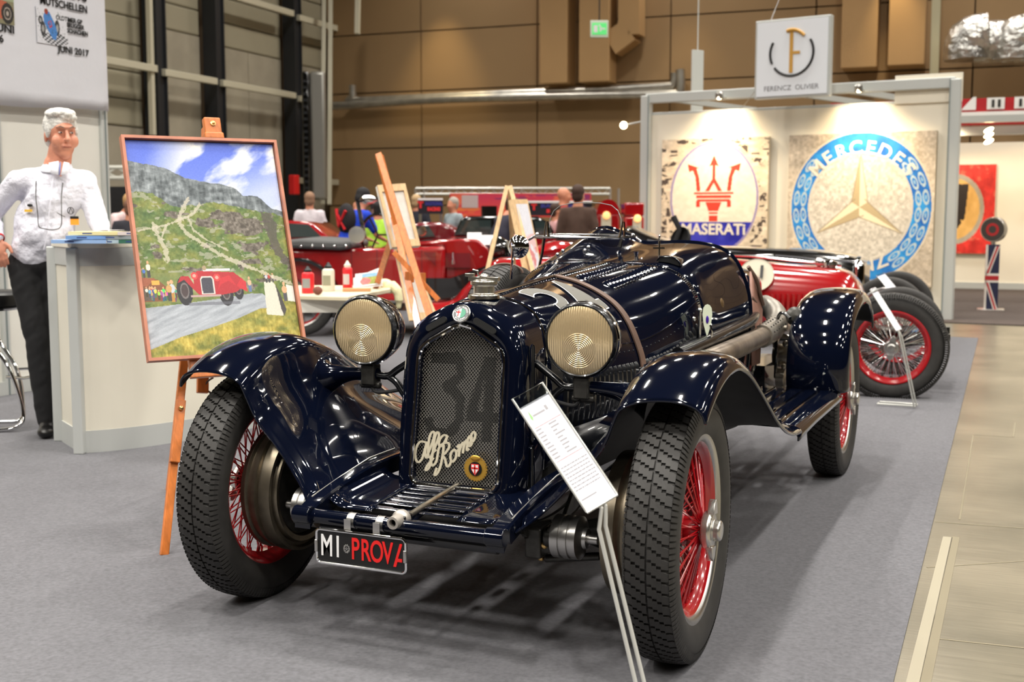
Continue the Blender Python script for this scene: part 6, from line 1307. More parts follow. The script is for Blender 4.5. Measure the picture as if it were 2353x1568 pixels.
# ================================================================ red car on the right, nose to the right
def wire_wheel(name, par, P, rz, r, spm=chrome, rimm=redw, ns=30, lip=True):
    c = part_empty(name, par, P, (0, 0, rz)); wheel_parts(c, steel, spm, rimm, lip, ns > 20, ns, r, .058); return c
wc = G(2046, 914); wc.z = .355; rc_ = thing('red_vintage_car', 'red vintage car with louvred bonnet and silver spoked wheels, nose to the right', 'car', (wc.x, wc.y, 0), R(4)); RP = rc_.location
def RL(x, y, off=0.):                              # car's side plane (local y = off) -> local x, z
    n = Vector((-sin(R(4)), cos(R(4)), 0)); p = HIT(x, y, RP+n*off, n)-RP; return p.dot(Vector((cos(R(4)), sin(R(4)), 0))), p.z
wire_wheel('front_wheel', rc_, (0, 0, .355), R(-90), .355, ns=44, lip=False); wire_wheel('front_wheel', rc_, (0.0, 1.28, .355), R(90), .355, ns=12)
BK = []
for xi, yt in ((1560, 590), (1640, 594), (1720, 600), (1800, 607), (1880, 614), (1935, 622), (1962, 640), (1980, 672), (1990, 700)):
    x, _ = RL(xi, 600, .35); _, z = RL(xi, yt, .62); BK.append((x, z))
rings = []
for i in range(40):
    x, zt = crom(BK, (len(BK)-1)*i/39); f = i/39; w = .40-.10*f; cr_2 = max(.0, zt-.35)
    o = []
    for a in lin(0, 1, 25):
        th = pi*a; cx = cos(th); sx_ = sin(th); o.append(Vector((x, .64-w*math.copysign(abs(cx)**.55, cx), .42+(zt-.42)*abs(sx_)**.62)))
    rings.append(o)
bd_ = MB().loft(rings, False).obj('bonnet', red, rc_, solid=.01)
x0, _ = RL(1985, 700, .35); MB().box((x0-.10, .64, .52), (.14, .5, .38)).obj('nose_apron', red, rc_, bevel=.05)
mb = MB()
def side_y(x): return .64-.40-.002
for i in range(12):
    x, z0 = RL(1760+i*12.2, 745, .23); _, z1 = RL(1760+i*12.2, 676, .23); mb.box((x, .225+.0, (z0+z1)/2), (.018, .03, z1-z0), Matrix.Rotation(R(25), 3, 'Z'))
for i in range(9):
    x, z0 = RL(1846+i*12, 745, .26); _, z1 = RL(1846+i*12, 680, .26); mb.box((x, .26, (z0+z1)/2), (.018, .03, z1-z0), Matrix.Rotation(R(25), 3, 'Z'))
mb.obj('bonnet_louvres', red, bd_, kind='stuff', smooth=False)
xa, za = RL(1715, 600, .5); xb, zb = RL(1930, 618, .5); MB().tube([(xa-1.2, .64, za+.06), (xa, .64, za+.035), (xb, .64, zb+.02)], .012, 8).obj('bonnet_hinge', chrome, rc_)
xc, zc_ = RL(1905, 606, .6); MB().lathe([(.05, 0), (.05, .03), (.06, .035), (.06, .06), (.03, .075), (0, .078)], (xc, .62, zc_-.05), (0, 0, 1), 20).ball((xc-.07, .6, zc_+.01), .035, 8).obj('filler_cap', chrome, rc_)
xs_, zs2 = RL(1738, 632, .3); MB().lathe([(0, 0), (.13, 0), (.13, .006)], (xs_, .30, zs2+.0), (0, -1, .45), 28).obj('number_roundel', cream, rc_); text('1', .14, (xs_+.04, .285, zs2+.02), (1, 0, 0), (0, .4, .9), black, rc_, bold=.004)
MB().box((-2.35, .64, .62), (1.6, .84, .62)).obj('body', red, rc_, bevel=.12); MB().box((-2.3, .64, .72), (.7, .7, .3)).obj('cockpit_cover', leather, rc_, bevel=.08)
MB().box((-1.1, .64, .38), (2.9, .5, .1)).cyl((0, .12, .355), (0, 1.16, .355), .03).bar((-.5, .35, .40), (.38, .35, .40), .05, .05).bar((-.5, .93, .40), (.38, .93, .40), .05, .05).obj('chassis', blackp, rc_)
wire_wheel('rear_wheel', rc_, (-2.5, 0, .355), R(-90), .355, ns=12)
# black car behind it
bc_ = thing('black_vintage_car', 'black vintage car behind the right red car, only its long bonnet and radiator showing', 'car', D(2040, 690, 10.8)*1.0, R(2)); bc_.location.z = 0; BP_ = bc_.location
def BLc(x, y, off=0.):
    n = Vector((-sin(R(2)), cos(R(2)), 0)); p = HIT(x, y, BP_+n*off, n)-BP_; return p.dot(Vector((cos(R(2)), sin(R(2)), 0))), p.z
rings = []
pk_ = [(1440, 520), (1500, 545), (1590, 563), (1700, 568), (1850, 574), (1940, 584), (1968, 592)]
KB = [(BLc(x, y, .4)[0], BLc(x, y, .5)[1]) for x, y in pk_]
for i in range(24):
    x, zt = crom(KB, (len(KB)-1)*i/23); rings.append([Vector((x, .6-.42*math.copysign(abs(cos(t))**.5, cos(t)), .4+(zt-.4)*abs(sin(t))**.5)) for t in lin(0, pi, 21)])
MB().loft(rings, False).obj('bonnet', blackp, bc_, solid=.01)
xr = BLc(1984, 600, .5)[0]; zr_ = BLc(1984, 596, .5)[1]
MB().box((xr-.05, .6, (zr_+.4)/2), (.16, .66, zr_-.4)).obj('radiator_shell', chrome, bc_, bevel=.06); MB().tube([(KB[1][0], .2, KB[1][1]-.02), (KB[3][0], .19, KB[3][1]-.03), (KB[6][0], .2, KB[6][1]-.03)], .012, 8).obj('bonnet_trim', chrome, bc_)
wire_wheel('front_wheel', bc_, (0, 0, .36), R(-90), .36, ns=12); wire_wheel('front_wheel', bc_, (0, 1.2, .36), R(90), .36, ns=8)
MB().box((-1.75, .6, .6), (1.4, .9, .6)).cyl((0, .1, .36), (0, 1.1, .36), .03).bar((-.2, .3, .42), (.3, .3, .42), .05, .05).obj('body', blackp, bc_, bevel=.1)
fx, fz = BLc(1568, 540, .2); MB().lathe([(.0, 0), (.10, .02), (.12, .05), (.12, .08)], (fx, .3, fz-.06), (-.5, -.8, .3), 24).tube([(fx-.1, .3, fz-.1), (fx-.05, .3, fz+.05), (fx-.12, .3, fz+.18)], .03, 8).obj('folded_hood', blackc, bc_)
# ================================================================ open red tourer behind the table
TA = -YAW; tp = D(950, 496, 12.2); tp.z = 0; tr = thing('red_tourer', 'large open red vintage tourer with folded windscreen and black steering wheel', 'car', tp, TA)
def TLc(x, y, off=0.):
    q = ray(x, y); q = CAM+q*((12.2+off)/q.dot(cw_))*1.0-tp; return Vector((q.dot(cr_), off, q.z))
def tpoly(mb, pts, o0, o1): q = [TLc(x, y, o0) for x, y in pts]; return mb.prism([(p.x, p.z) for p in q], lambda u, v, d: Vector((u, d, v)), o0, o1)
tpoly(MB(), [(660, 572), (805, 572), (1022, 566), (1022, 694), (880, 697), (720, 697), (700, 660), (660, 640)], 0, 1.4).obj('body_tub', red, tr, bevel=.04, smooth=True)
tpoly(MB(), [(955, 556), (1060, 549), (1098, 551), (1122, 572), (1135, 660), (1128, 690), (1022, 694), (1022, 566), (955, 566)], .12, 1.25).obj('bonnet', red, tr, bevel=.05)
for i, x in enumerate((806, 865, 968)): tpoly(MB(), [(x-1, 574), (x+1, 574), (x+1, 690), (x-1, 690)], -.004, .01).obj('door_gap', dred, tr, smooth=False)
tpoly(MB(), [(1018, 582), (1080, 582), (1080, 616), (1018, 616)], .09, .16).obj('side_vent', dred, tr, smooth=False); tpoly(MB(), [(972, 580), (1000, 580), (1000, 612)], -.02, .04).obj('side_vent', dred, tr, smooth=False)
MB().lathe([(.03, 0), (.012, .05), (.012, .12)], TLc(1041, 606, .02)*1., (0, -.3, 1), 12).obj('vent_handle', chrome, tr)
tpoly(MB(), [(655, 552), (690, 549), (805, 556), (806, 572), (780, 576), (655, 570)], -.06, 1.45).obj('tonneau_cover', greyc, tr, bevel=.03)
mb = MB()
for k in range(5): mb.ball(TLc(690+k*26, 566, -.07), .018, 5)
mb.obj('tonneau_studs', chrome, tr)
tpoly(MB(), [(880, 692), (1030, 692), (1030, 698), (880, 698)], -.1, .1).obj('sill_trim', chrome, tr); tpoly(MB(), [(700, 698), (1130, 698), (1120, 716), (700, 716)], .1, 1.2).obj('chassis', blackp, tr, smooth=False)
tpoly(MB(), [(968, 640), (1035, 640), (1150, 600), (1135, 690), (968, 690)], -.02, .05).obj('battery_box', blackp, tr, smooth=False)
c = TLc(868, 540, .5); swm = MB().tube([c+Vector((.17*cos(a), .10*cos(a), .22*sin(a))) for a in lin(0, 2*pi, 29)[:-1]], .016, 8, closed=True)
for k in range(3): a = k*2.1; swm.cyl(c, c+Vector((.17*cos(a), .1*cos(a), .22*sin(a))), .01)
swm.obj('steering_wheel', blackp, tr)
a, b = TLc(838, 548, .3), TLc(822, 463, .3); MB().bar(a, b, .03, .04).bar(b, b+Vector((.1, .6, .0)), .03, .03).obj('windscreen_frame', blackp, tr); MB().ball(b+Vector((.1, .1, .02)), (.09, .03, .05), 7).obj('mirror', chrome, tr)
c = TLc(819, 540, -.1); MB().lathe([(.0, .0), (.085, .0), (.09, .03), (.06, .09), (0, .12)], c, (0, 1, 0), 24).obj('side_lamp', chrome, tr)
MB().lathe([(.0, .0), (.04, .0), (.05, .08)], TLc(968, 532, .1), (0, 1, 0), 16).obj('cowl_lamp', chrome, tr)
# rear wheel and black wing (left), front wing (right)
wr_ = TLc(688, 700, .1); wire_wheel('rear_wheel', tr, (wr_.x-.02, .12, .38), R(-90), .38, ns=12)
rings = []
for a in lin(-.5, 2.4, 20): rings.append([Vector((wr_.x-.02+cos(a)*r_, y, .38+sin(a)*r_)) for y, r_ in ((-.06, .42), (-.05, .45), (.1, .47), (.25, .45))])
MB().loft(rings, False).obj('rear_wing', blackp, tr, solid=.01)
rings = []
for x, y in spline([(985, 706), (1035, 700), (1062, 672), (1100, 636), (1160, 604), (1230, 573), (1290, 560), (1350, 580), (1390, 640), (1400, 690)], 4):
    q = TLc(x, y, -.5); rings.append([q+Vector((0, 0, -.16)), q+Vector((0, -.0, -.05)), q+Vector((0, .10, .015)), q+Vector((0, .32, .02)), q+Vector((0, .40, -.04))])
MB().loft(rings, False).obj('front_wing', red, tr, solid=.01)
rings = []
for x, y in spline([(1000, 690), (1060, 660), (1110, 624), (1180, 586), (1230, 560)], 4):
    q = TLc(x, y, .0); rings.append([q+Vector((0, 0, -.1)), q, q+Vector((0, .3, .01)), q+Vector((0, .35, -.05))])
MB().loft(rings, False).obj('wing_valance', blackp, tr, solid=.01)
wf = TLc(1330, 700, -.3); wire_wheel('front_wheel', tr, (wf.x, -.3, .38), R(-90), .38, ns=12); MB().box((wf.x-.6, .5, .45), (1.6, 1.0, .1)).cyl((wf.x, -.2, .38), (wf.x, 1.3, .38), .03).obj('front_frame', blackp, tr, smooth=False)
c = TLc(1146, 572, .0); MB().lathe([(0, .12), (.08, .1), (.125, .02), (.13, -.02), (.12, -.03)], c, (.85, -.4, 0), 28).obj('headlamp', blackp, tr); MB().lathe([(.13, -.02), (.135, -.035), (.125, -.045)], c, (.85, -.4, 0), 28).obj('headlamp_rim', chrome, tr)
MB().bar(c+Vector((0, .05, -.1)), Vector((c.x-.02, c.y+.08, .45)), .04, .04).obj('lamp_post', blackp, tr)
for i, (x, y) in enumerate(((1090, 546), (1122, 552))):
    p = D(x, y, 12.6); o = MB().box(p, (.15, .01, .12), Matrix.Rotation(-YAW, 3, 'Z') @ Matrix.Rotation(R(-35), 3, 'X')).obj('notice_sheet', white, smooth=False); tag(o, ['left white notice sheet propped on the red tourer bonnet', 'right white notice sheet propped on the red tourer bonnet'][i], 'sheet', 'white notices on the tourer bonnet')
# ---- closed cars further back
def coupe(name, lab, pts_body, pts_glass, dep, wid, bm, gm, wheels=(), roofm=None, pts_roof=None):
    o_ = D(sum(p[0] for p in pts_body)/len(pts_body), 496, dep); o_.z = 0; t = thing(name, lab, 'car', o_, -YAW)
    def q(x, y, off=0): r = ray(x, y); r = CAM+r*((dep+off)/r.dot(cw_))-o_; return (r.dot(cr_), r.z)
    MB().prism([q(*p) for p in pts_body], lambda u, v, d: Vector((u, d, v)), 0, wid).obj('body', bm, t, bevel=.05, smooth=True)
    for g in pts_glass: MB().prism([q(*p, -.03) for p in g], lambda u, v, d: Vector((u, d, v)), -.025, .02).obj('window', gm, t, smooth=False)
    if pts_roof: MB().prism([q(*p) for p in pts_roof], lambda u, v, d: Vector((u, d, v)), .08, wid-.08).obj('roof', roofm, t, bevel=.04)
    for x in wheels:
        u, _ = q(x, 600); MB().lathe([(.2, -.08), (.3, -.09), (.32, 0), (.3, .09), (.2, .08)], (u, .1, .32), (0, 1, 0), 28).obj('wheel', rubber, t); MB().lathe([(0, -.06), (.18, -.06), (.2, -.04)], (u, .04, .32), (0, 1, 0), 20).obj('hub_cap', steel, t)
    return t
gdark = mat('car_glass_dark', (.03, .045, .045), .08, coat=1., srgb=False)
coupe('red_coupe', 'red closed car with sloping screen behind the painting, left of the backpack', [(560, 520), (610, 505), (680, 508), (715, 512), (765, 555), (800, 562), (812, 580), (812, 640), (560, 640)], [[(640, 512), (708, 516), (738, 545), (640, 545)]], 14.6, 1.5, red, gdark, (600, 760))
coupe('dark_red_saloon', 'dark red rounded closed car behind the tall artist easel', [(935, 525), (960, 512), (1010, 511), (1040, 520), (1060, 545), (1075, 560), (1075, 610), (930, 610)], [[(940, 520), (985, 519), (1000, 544), (940, 548)]], 16.5, 1.5, dred, gdark, (960, 1050))
coupe('black_roofed_car', 'red car with a black roof and green tinted windows behind the A-frame easel', [(1030, 545), (1290, 535), (1330, 560), (1330, 640), (1030, 640)], [[(1045, 540), (1062, 507), (1128, 506), (1128, 540)], [(1232, 545), (1228, 508), (1250, 508), (1275, 545)]], 15.3, 1.5, red, gdark, (1080, 1280), blackp, [(1040, 545), (1058, 502), (1080, 497), (1235, 497), (1262, 512), (1285, 545)])
# ================================================================ table with bottles
tz = 1.264-(683-496)*8.3/FPX; tc_ = D(800, 683, 8.3); tb = thing('folding_table', 'white table with paint bottles behind the left headlamp', 'table', Vector((tc_.x, tc_.y+.1, 0)), -YAW)
def TBL(x, y): p = G(x, y, tz+.02)-tb.location; return Vector((p.dot(cr_), p.dot(Vector((-cr_.y, cr_.x, 0))), tz+.02))
pts = [TBL(640, 678), TBL(800, 682), TBL(896, 664), TBL(900, 656), TBL(640, 655)]
MB().prism([(p.x, p.y) for p in pts], lambda u, v, d: Vector((u, v, d)), tz-.01, tz+.018).obj('table_top', mat('table_cream', (216, 206, 178), .5), tb, smooth=False, bevel=.004)
a, b = TBL(640, 679), TBL(797, 683); MB().box(((a.x+b.x)/2, a.y+.02, tz-.05), (b.x-a.x, .03, .10)).obj('table_front', panelw, tb, smooth=False)
for x, y in ((a.x+.05, a.y+.1), (b.x-.05, a.y+.1), (b.x-.05, a.y+.6), (a.x+.05, a.y+.6)): MB().cyl((x, y, 0), (x, y, tz), .018).obj('leg', steel, tb)
def bottle(x, yb, w_px, h_px, lab, bm, cm, capk, labm, group='bottles on the white table'):
    P = G(x, yb, tz+.019); dd = (P-CAM).dot(cw_); r = w_px/2*dd/FPX; h = h_px*dd/FPX; t = thing('bottle', lab, 'bottle', P, -YAW, group)
    MB().lathe([(0, 0), (r*.95, 0), (r, .008), (r, h*.68), (r*.92, h*.74), (r*.5, h*.80), (r*.45, h*.81)], (0, 0, 0), (0, 0, 1), 24).obj('bottle_body', bm, t)
    MB().lathe([(r*capk, h*.76), (r*capk, h*.86), (r*.42, h*.9), (r*.16, h*1.0), (0, h)], (0, 0, 0), (0, 0, 1), 20).obj('cap', cm, t)
    MB().loft([[Vector((r*1.01*sin(a), -r*1.01*cos(a), z)) for a in lin(-.9, .5, 10)] for z in (h*.2, h*.55)], False).obj('paper_label', labm, t)
rdpl = mat('plastic_red', (226, 44, 52), .35); whpl = mat('plastic_white', (226, 222, 206), .35); blpl = mat('plastic_black', (26, 26, 28), .4); lg = mat('label_grey', (150, 152, 150), .6)
bottle(708, 674, 29, 62, 'red plastic bottle with black cap, leftmost on the table', rdpl, blpl, .62, lg); bottle(755, 669, 29, 66, 'white plastic bottle with black nozzle between the red bottles', whpl, blpl, .6, mat('label_olive', (150, 152, 130), .6)); bottle(799, 667, 23, 68, 'tall red paint bottle with a white cap', rdpl, whpl, .68, mat('label_paint', (206, 200, 200), .6))
o = MB().ball(G(730, 668, tz+.05), (.035, .03, .03), 8).obj('sponge', mat('sponge_brown', (120, 74, 62), .9)); tag(o, 'small brown round sponge between the two left bottles', 'sponge')
def pic_card(u, v):
    im = np.zeros(u.shape+(3,))+np.array([232, 236, 240.]); im = lay(im, (u > .28) & (v > .1) & (v < .9), (150, 160, 70)); im = lay(im, (u > .28) & (v > .68) & (v < .92), (130, 180, 226)); im = lay(im, ell(u, v, .42, .36, .22, .26) < 1, (220, 120, 120)); return im+((fbm(u*14, v*14, 3)-.5)*60)[..., None]
P = G(843, 664, tz+.02); cd = thing('picture_card', 'printed colour picture card propped on the table edge', 'card', P, -YAW+R(8)); MB().prism([(-.1, 0), (.12, .02), (.11, .16), (-.1, .08)], lambda u, v, d: Vector((u, d+v*.4, v)), 0, .002).obj('card_back', white, cd, smooth=False)
picture('card_print', pic_card, (-.085, .006, .012), (1, 0, .12), (0, .4, .92), .18, .105, 40, 30, cd, .5)
o = MB().box(G(820, 666, tz+.03), (.2, .1, .02), Matrix.Rotation(.5, 3, 'Z')).obj('paint_tray', mat('tray_orange', (206, 156, 110), .6), smooth=False); tag(o, 'small orange brown tray in front of the picture card', 'tray')
P = G(884, 660, tz+.02); mb = MB(); mb.ball(P+Vector((0, 0, .03)), (.06, .05, .035), 8).ball(P+Vector((.04, 0, .0)), (.05, .05, .05), 8).tube(spline([P+Vector(q) for q in ((.05, .01, .02), (.11, 0, -.03), (.125, 0, -.10), (.115, 0, -.16))], 4), [.04]*5+[.035]*4+[.022]*4, 10); o = mb.obj('cloth_rag', mat('rag_cream', (228, 222, 178), .9, bump=(30, .6, .01))); q = o.modifiers.new('r', 'REMESH'); q.mode = 'VOXEL'; q.voxel_size = .008; tag(o, 'cream cloth rag hanging over the right end of the table', 'cloth')
# ================================================================ artist easels behind
dE = 8.0
def EB(mb, a, b, w, dp0=dE, dp1=dE, h=None): return mb.bar(D(*a, dp0)+EO2, D(*b, dp1)+EO2, w, h or w*.6, Vector((-cr_.y, cr_.x, 0)))
ft = D(950, 740, dE); e2 = thing('easel', 'tall orange wooden easel holding a canvas seen from behind', 'easel', (ft.x, ft.y, 0)); EO2 = -Vector(e2.location)
def foot(x0, y0, x1, y1, dep0, k_): a, b = D(x0, y0, dep0), D(x1, y1, k_); return b
for (a, b, d0, d1) in (((870, 354), (1000, 765), 7.9, 7.2), ((915, 500), (848, 712), 8.1, 9.4), ((905, 500), (966, 770), 8.0, 7.3)):
    p, q = D(*a, d0), D(*b, d1); k_ = (p.z-0.006)/(p.z-q.z) if q.z > 0 else 1; q = p+(q-p)*k_; MB().bar(p+EO2, q+EO2, .042, .028, Vector((-cr_.y, cr_.x, 0))).obj('leg', wood, e2, smooth=False, bevel=.003)
EB(MB(), (872, 358), (925, 560), .055, 7.95, 7.95).obj('mast', wood, e2, smooth=False, bevel=.003); EB(MB(), (905, 580), (1008, 690), .03, 7.5, 7.4).obj('tray', wood, e2, smooth=False)
mb = MB(); 
for x, y in ((941, 637), (968, 640)): mb.box(D(x, y, 7.6)+EO2, (.05, .03, .07))
mb.obj('ratchet', wood, e2, smooth=False)
def canvas(lab, pts, dp, wid_px, tm=canvas_w):
    c = [D(*p, dd) for p, dd in zip(pts, dp)]; t = thing('canvas', lab, 'canvas', c[3]); c = [p-c[3] for p in c]; n = (c[1]-c[0]).cross(c[3]-c[0]).normalized()
    if n.y < 0: n = -n
    ct_ = sum(c, Vector())/4; MB().add([p for p in c]+[p+n*.03 for p in c], [(0, 1, 2, 3), (7, 6, 5, 4), (0, 4, 5, 1), (1, 5, 6, 2), (2, 6, 7, 3), (3, 7, 4, 0)]).obj('stretched_canvas', tm, t, smooth=False)
    ins = [ct_+(p-ct_)*wid_px for p in c]
    for i in range(4): j = (i+1) % 4; MB().add([c[i]-n*.001, c[j]-n*.001, ins[j]-n*.001, ins[i]-n*.001, c[i]-n*.012, c[j]-n*.012, ins[j]-n*.012, ins[i]-n*.012], [(0, 1, 2, 3), (7, 6, 5, 4), (0, 4, 5, 1), (2, 6, 7, 3), (1, 5, 6, 2), (3, 7, 4, 0)]).obj('stretcher_bar', woodp, t, smooth=False)
    return t
canvas('cream edged canvas seen from its back on the tall artist easel', [(866, 427), (930, 423), (965, 566), (900, 570)], [8.2, 8.3, 8.2, 8.1], .78)
canvas('second canvas seen from its back, low on the tall artist easel', [(903, 560), (942, 572), (1008, 735), (940, 738)], [8.35, 8.35, 8.2, 8.2], .8)
e3 = thing('easel', 'pale wooden A-frame easel holding a narrow canvas', 'easel', (lambda p: (p.x, p.y, 0))(D(1190, 620, 8.8))); EO2 = -Vector(e3.location)
for (a, b, d0, d1) in (((1165, 428), (1120, 620), 8.8, 8.6), ((1172, 428), (1225, 625), 8.8, 8.5), ((1170, 432), (1180, 600), 8.85, 9.1)):
    p, q = D(*a, d0), D(*b, d1); k_ = (p.z-.006)/(p.z-q.z); q = p+(q-p)*k_; MB().bar(p+EO2, q+EO2, .032, .022, Vector((-cr_.y, cr_.x, 0))).obj('leg', woodp, e3, smooth=False, bevel=.003)
MB().cyl(D(1162, 431, 8.8)+EO2, D(1176, 431, 8.8)+EO2, .01).obj('hinge_bolt', steel, e3)
def pic_sketch(u, v):
    n = fbm(u*5, v*9, 3); im = np.zeros(u.shape+(3,))+np.array([206, 206, 214.]); im = lay(im, (v < .55) & (n > .48), (206, 150, 146), .6); im = lay(im, (v < .35) & (n > .55), (190, 90, 90), .6); return im+((fbm(u*30, v*40, 5)-.5)*30)[..., None]
a, b, c, d = D(1180, 458, 8.7), D(1212, 470, 8.9), D(1248, 628, 8.7), D(1216, 632, 8.5); t = thing('canvas', 'narrow pale sketch in a wooden frame on the A-frame easel', 'canvas', d); x_ = (c-d).normalized(); w_ = (c-d).length; y_ = (a-d); h_ = y_.length; y_.normalize(); n_ = x_.cross(y_).normalized()
MB().prism([(-.03, 0), (w_, 0), (w_, h_), (-.03, h_)], lambda u, v, z: x_*u+y_*v+n_*z, -.03, 0).obj('frame', woodp, t, smooth=False); picture('sketch', pic_sketch, (x_*.02+y_*.02)[:], x_[:], y_[:], w_-.04, h_-.06, 40, 80, t, .6)
# ================================================================ far stand: truss, banners, pumps
td = 19.7; trm = mat('truss_silver', (.55, .54, .5), .35, .8, srgb=False)
t = thing('lighting_truss', 'silver lattice truss spanning above the far red banner', 'truss', (lambda p: (p.x, p.y, 0))(D(1180, 440, td)), -YAW)
def TT(x, y, off=0.): r = ray(x, y); r = CAM+r*((td+off)/r.dot(cw_))-t.location; return Vector((r.dot(cr_), off, r.z))
z1_, z0_ = TT(1180, 433).z, TT(1180, 446).z; xa, xb = TT(955, 440).x, TT(1402, 440).x
for z in (z0_, z1_):
    for y in (0, .2): MB().cyl((xa, y, z), (xb, y, z), .022, n=8).obj('chord', trm, t)
mb = MB()
for k in range(26): x = xa+(xb-xa)*k/26; mb.bar((x, 0, z0_ if k % 2 else z1_), (x+(xb-xa)/26, 0, z1_ if k % 2 else z0_), .015).bar((x, 0, z1_), (x+(xb-xa)/26, .2, z1_), .012)
mb.obj('lacing', trm, t, smooth=False, kind='stuff')
for x in (xa, xb, (xa+xb)*.5):
    for dx in (0, .14): MB().cyl((x+dx, 0, 0), (x+dx, 0, z1_), .022, n=8).obj('upright', trm, t)
def pic_sunset(u, v):
    n = fbm(u*5, v*3, 6); im = (np.array([226, 76, 60.])*(1-v[..., None])+np.array([196, 50, 84.])*v[..., None]); im = lay(im, n > .55, (240, 132, 70), .6); im = lay(im, (v < .4) & (fbm(u*7, v*5, 9) > .5), (236, 150, 60), .6); im = lay(im, (v > .7) & (fbm(u*4, v*5, 19) > .6), (96, 36, 110), .6)
    im = lay(im, (abs(u-.11) < .004*10) & (abs(v-.72) < .12) & (fbm(u*160, v*30, 3, 1) > .4) if False else (u < 0), (200, 200, 200)); return im
def sign_board(name, lab, x0, y0, x1, y1, dep, col, fn=None, leg=True, thick=.05):
    p = D((x0+x1)/2, 496, dep); a_, b_ = (1.0), 1.0; t = thing(name, lab, 'banner', (p.x, p.y, 0), -YAW); w = (x1-x0)*dep/FPX; zt, zb = CAM.z+(496-y0)*dep/FPX, CAM.z+(496-y1)*dep/FPX
    MB().box((0, 0, (zt+zb)/2), (w, thick, zt-zb)).obj('board', col, t, smooth=False)
    if fn: picture('print', fn, (-w/2+.02, -thick/2-.002, zb+.02), (1, 0, 0), (0, 0, 1), w-.04, zt-zb-.04, 90, 30, t, .5)
    if leg:
        for s in (-1, 1): MB().box((s*(w/2-.03), 0, zb/2), (.04, .04, zb)).obj('post', steel, t, smooth=False)
    return t, w, zt, zb
t, w, zt, zb = sign_board('banner', 'long red and orange sunset banner under the far truss', 1034, 445, 1358, 500, 19, mat('banner_red', (206, 62, 60), .6), pic_sunset)
MB().box((-w/2+.32, -.03, zt-.13), (.26, .01, .2)).obj('grey_panel', mat('code_grey', (190, 170, 170), .6), t, smooth=False)
dkb = mat('board_dark', (24, 22, 34), .5); bl3 = mat('print_violet', (52, 56, 140), .5); rd3 = mat('print_signal', (220, 44, 48), .5)
def racing(x0, x1, y0, y1, lab, dep=17.5):
    t, w, zt, zb = sign_board('banner', lab, x0, y0, x1, y1, dep, dkb); h = zt-zb; MB().box((0, -.02, zt-.01), (w, .05, .03)).obj('top_rail', white, t, smooth=False)
    text('RADITIONAL', h*.34, (.05, -.03, zt-h*.33), (1, 0, 0), (0, 0, 1), bl3, t, bold=.006, sx=w/(h*2.9)); text('RACING', h*.30, (.05, -.03, zt-h*.70), (1, 0, 0), (0, 0, 1), rd3, t, bold=.006, sx=w/(h*2.2))
    text('T', h*.55, (-w*.40, -.032, zt-h*.42), (1, 0, 0), (0, 0, 1), rd3, t, bold=.01)
racing(961, 1018, 457, 492, 'small dark banner with red and violet RACING lettering behind the tall easel'); racing(1212, 1360, 463, 496, 'wide dark banner with blue and red lettering behind the windscreen glass')
t, *_ = sign_board('banner', 'small dark banner with a red letter left of the tall easel', 852, 452, 882, 482, 17.6, dkb); text('A', .14, (0, -.03, _[1]-.12), (1, 0, 0), (0, 0, 1), rd3, t, bold=.006)
t, *_ = sign_board('screen', 'black square display screen below the red banner', 1106, 474, 1142, 500, 18.3, blackp)
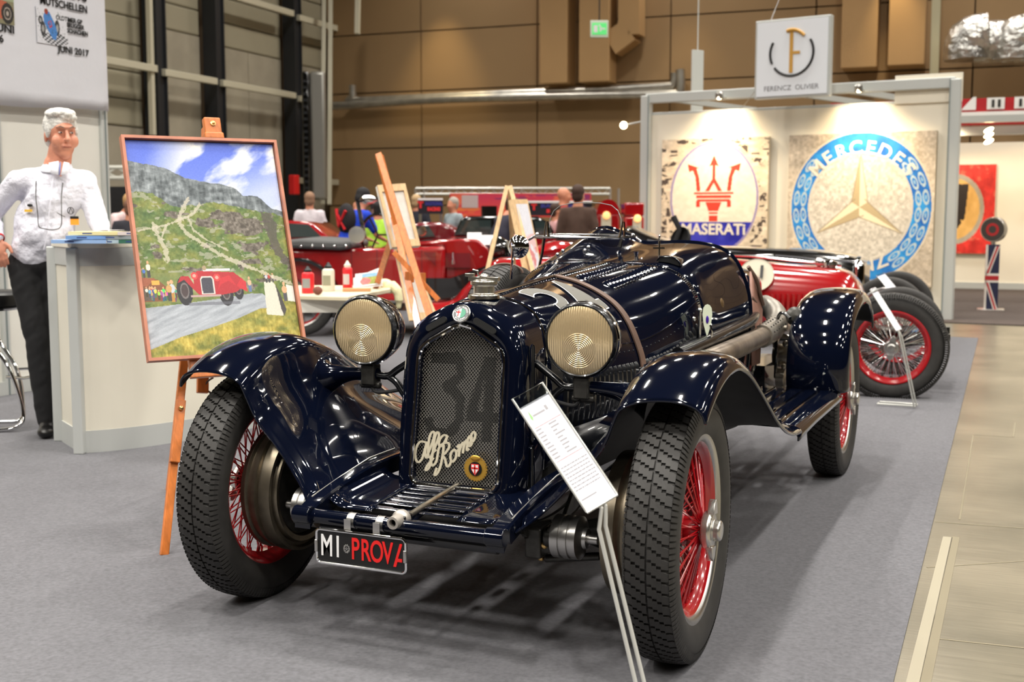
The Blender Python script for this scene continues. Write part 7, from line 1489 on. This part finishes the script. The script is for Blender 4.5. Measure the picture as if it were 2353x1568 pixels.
for i, (x, yt, w_, lab) in enumerate(((1393, 459, 54, 'rounded red fuel pump seen through the windscreen glass'), (1453, 467, 46, 'square red fuel pump left of the booth'))):
    dep = 15.5; p = D(x, 496, dep); t = thing('fuel_pump', lab, 'fuel pump', (p.x, p.y, 0), -YAW+.1, 'vintage red fuel pumps'); H_ = CAM.z+(496-yt)*dep/FPX; w = w_*dep/FPX
    MB().box((0, 0, H_*.44), (w, .3, H_*.88)).obj('body', red, t, bevel=.03); rings = [[Vector((w/2*cos(a), y, H_*.87+(H_*.13)*sin(a))) for a in lin(0, pi, 15)] for y in (-.15, .15)]
    if i == 0: MB().loft(rings, False, False, True).obj('domed_top', red, t)
    else: MB().box((0, 0, H_*.94), (w*.98, .29, H_*.12)).obj('top_box', red, t, bevel=.02)
    MB().box((-.03 if i == 0 else .03, -.16, H_*.74), (w*.42, .03, H_*.24)).obj('dial_panel', mat('dial_cream', (206, 200, 180), .5), t, smooth=False); MB().ball((-.03 if i == 0 else .03, -.19, H_*.86), (.05, .03, .05), 7).obj('dial_lamp', mat('dial_glow', (255, 190, 120), .5, emit=1.5), t)
    MB().tube(spline([(w*.5, -.05, H_*.6), (w*.62, -.1, H_*.45), (w*.5, -.16, H_*.25), (w*.3, -.16, H_*.5)], 4), .018, 8).obj('hose', blackc, t)
p = D(1432, 520, 15.); t = thing('oil_can', 'pale lit oil cabinet between the fuel pumps', 'cabinet', (p.x, p.y, 0), -YAW); MB().box((0, 0, .5), (.2, .2, 1.0)).obj('case', mat('dial_cream', (206, 200, 180), .5), t, bevel=.02); MB().ball((0, 0, 1.05), .06, 8).obj('lamp', MATS['dial_glow'], t)
# white lattice and doorway behind the painting, left
p = D(275, 396, 17); t = thing('lattice_truss', 'white lattice truss beside the stand wall, left of the painting', 'truss', (p.x, p.y, 0), -YAW)
zt, zb = CAM.z+(496-386)*17/FPX, CAM.z+(496-410)*17/FPX
for z in (zt, zb): MB().cyl((-.9, 0, z), (.25, 0, z), .03, n=8).obj('chord', mat('truss_white', (206, 206, 196), .5), t)
mb = MB()
for k in range(4): mb.bar((-.9+k*.29, 0, zb), (-.61+k*.29, 0, zt), .03).bar((-.9+k*.29, 0, zt), (-.61+k*.29, 0, zb), .03)
mb.obj('lacing', MATS['truss_white'], t, smooth=False)
for x in (-.9, .25): MB().cyl((x, 0, 0), (x, 0, zt), .03).obj('upright', MATS['truss_white'], t)
p = D(262, 440, 18); o = MB().box((p.x, p.y, .85), (1.6, .1, 1.7), Matrix.Rotation(-YAW, 3, 'Z')).obj('dark_backdrop', blackc, smooth=False); tag(o, 'black cloth backdrop behind the visitors left of the painting', 'backdrop')
p = D(309, 450, 16.5); o = MB().box((p.x, p.y, .85), (.14, .14, 1.7)).obj('light_column', mat('glow_cream', (255, 244, 200), .5, emit=1.2), smooth=False); tag(o, 'bright cream lit column beside the painting frame', 'lamp')
for i, (x, y) in enumerate(((268, 500), (280, 520))):
    pass
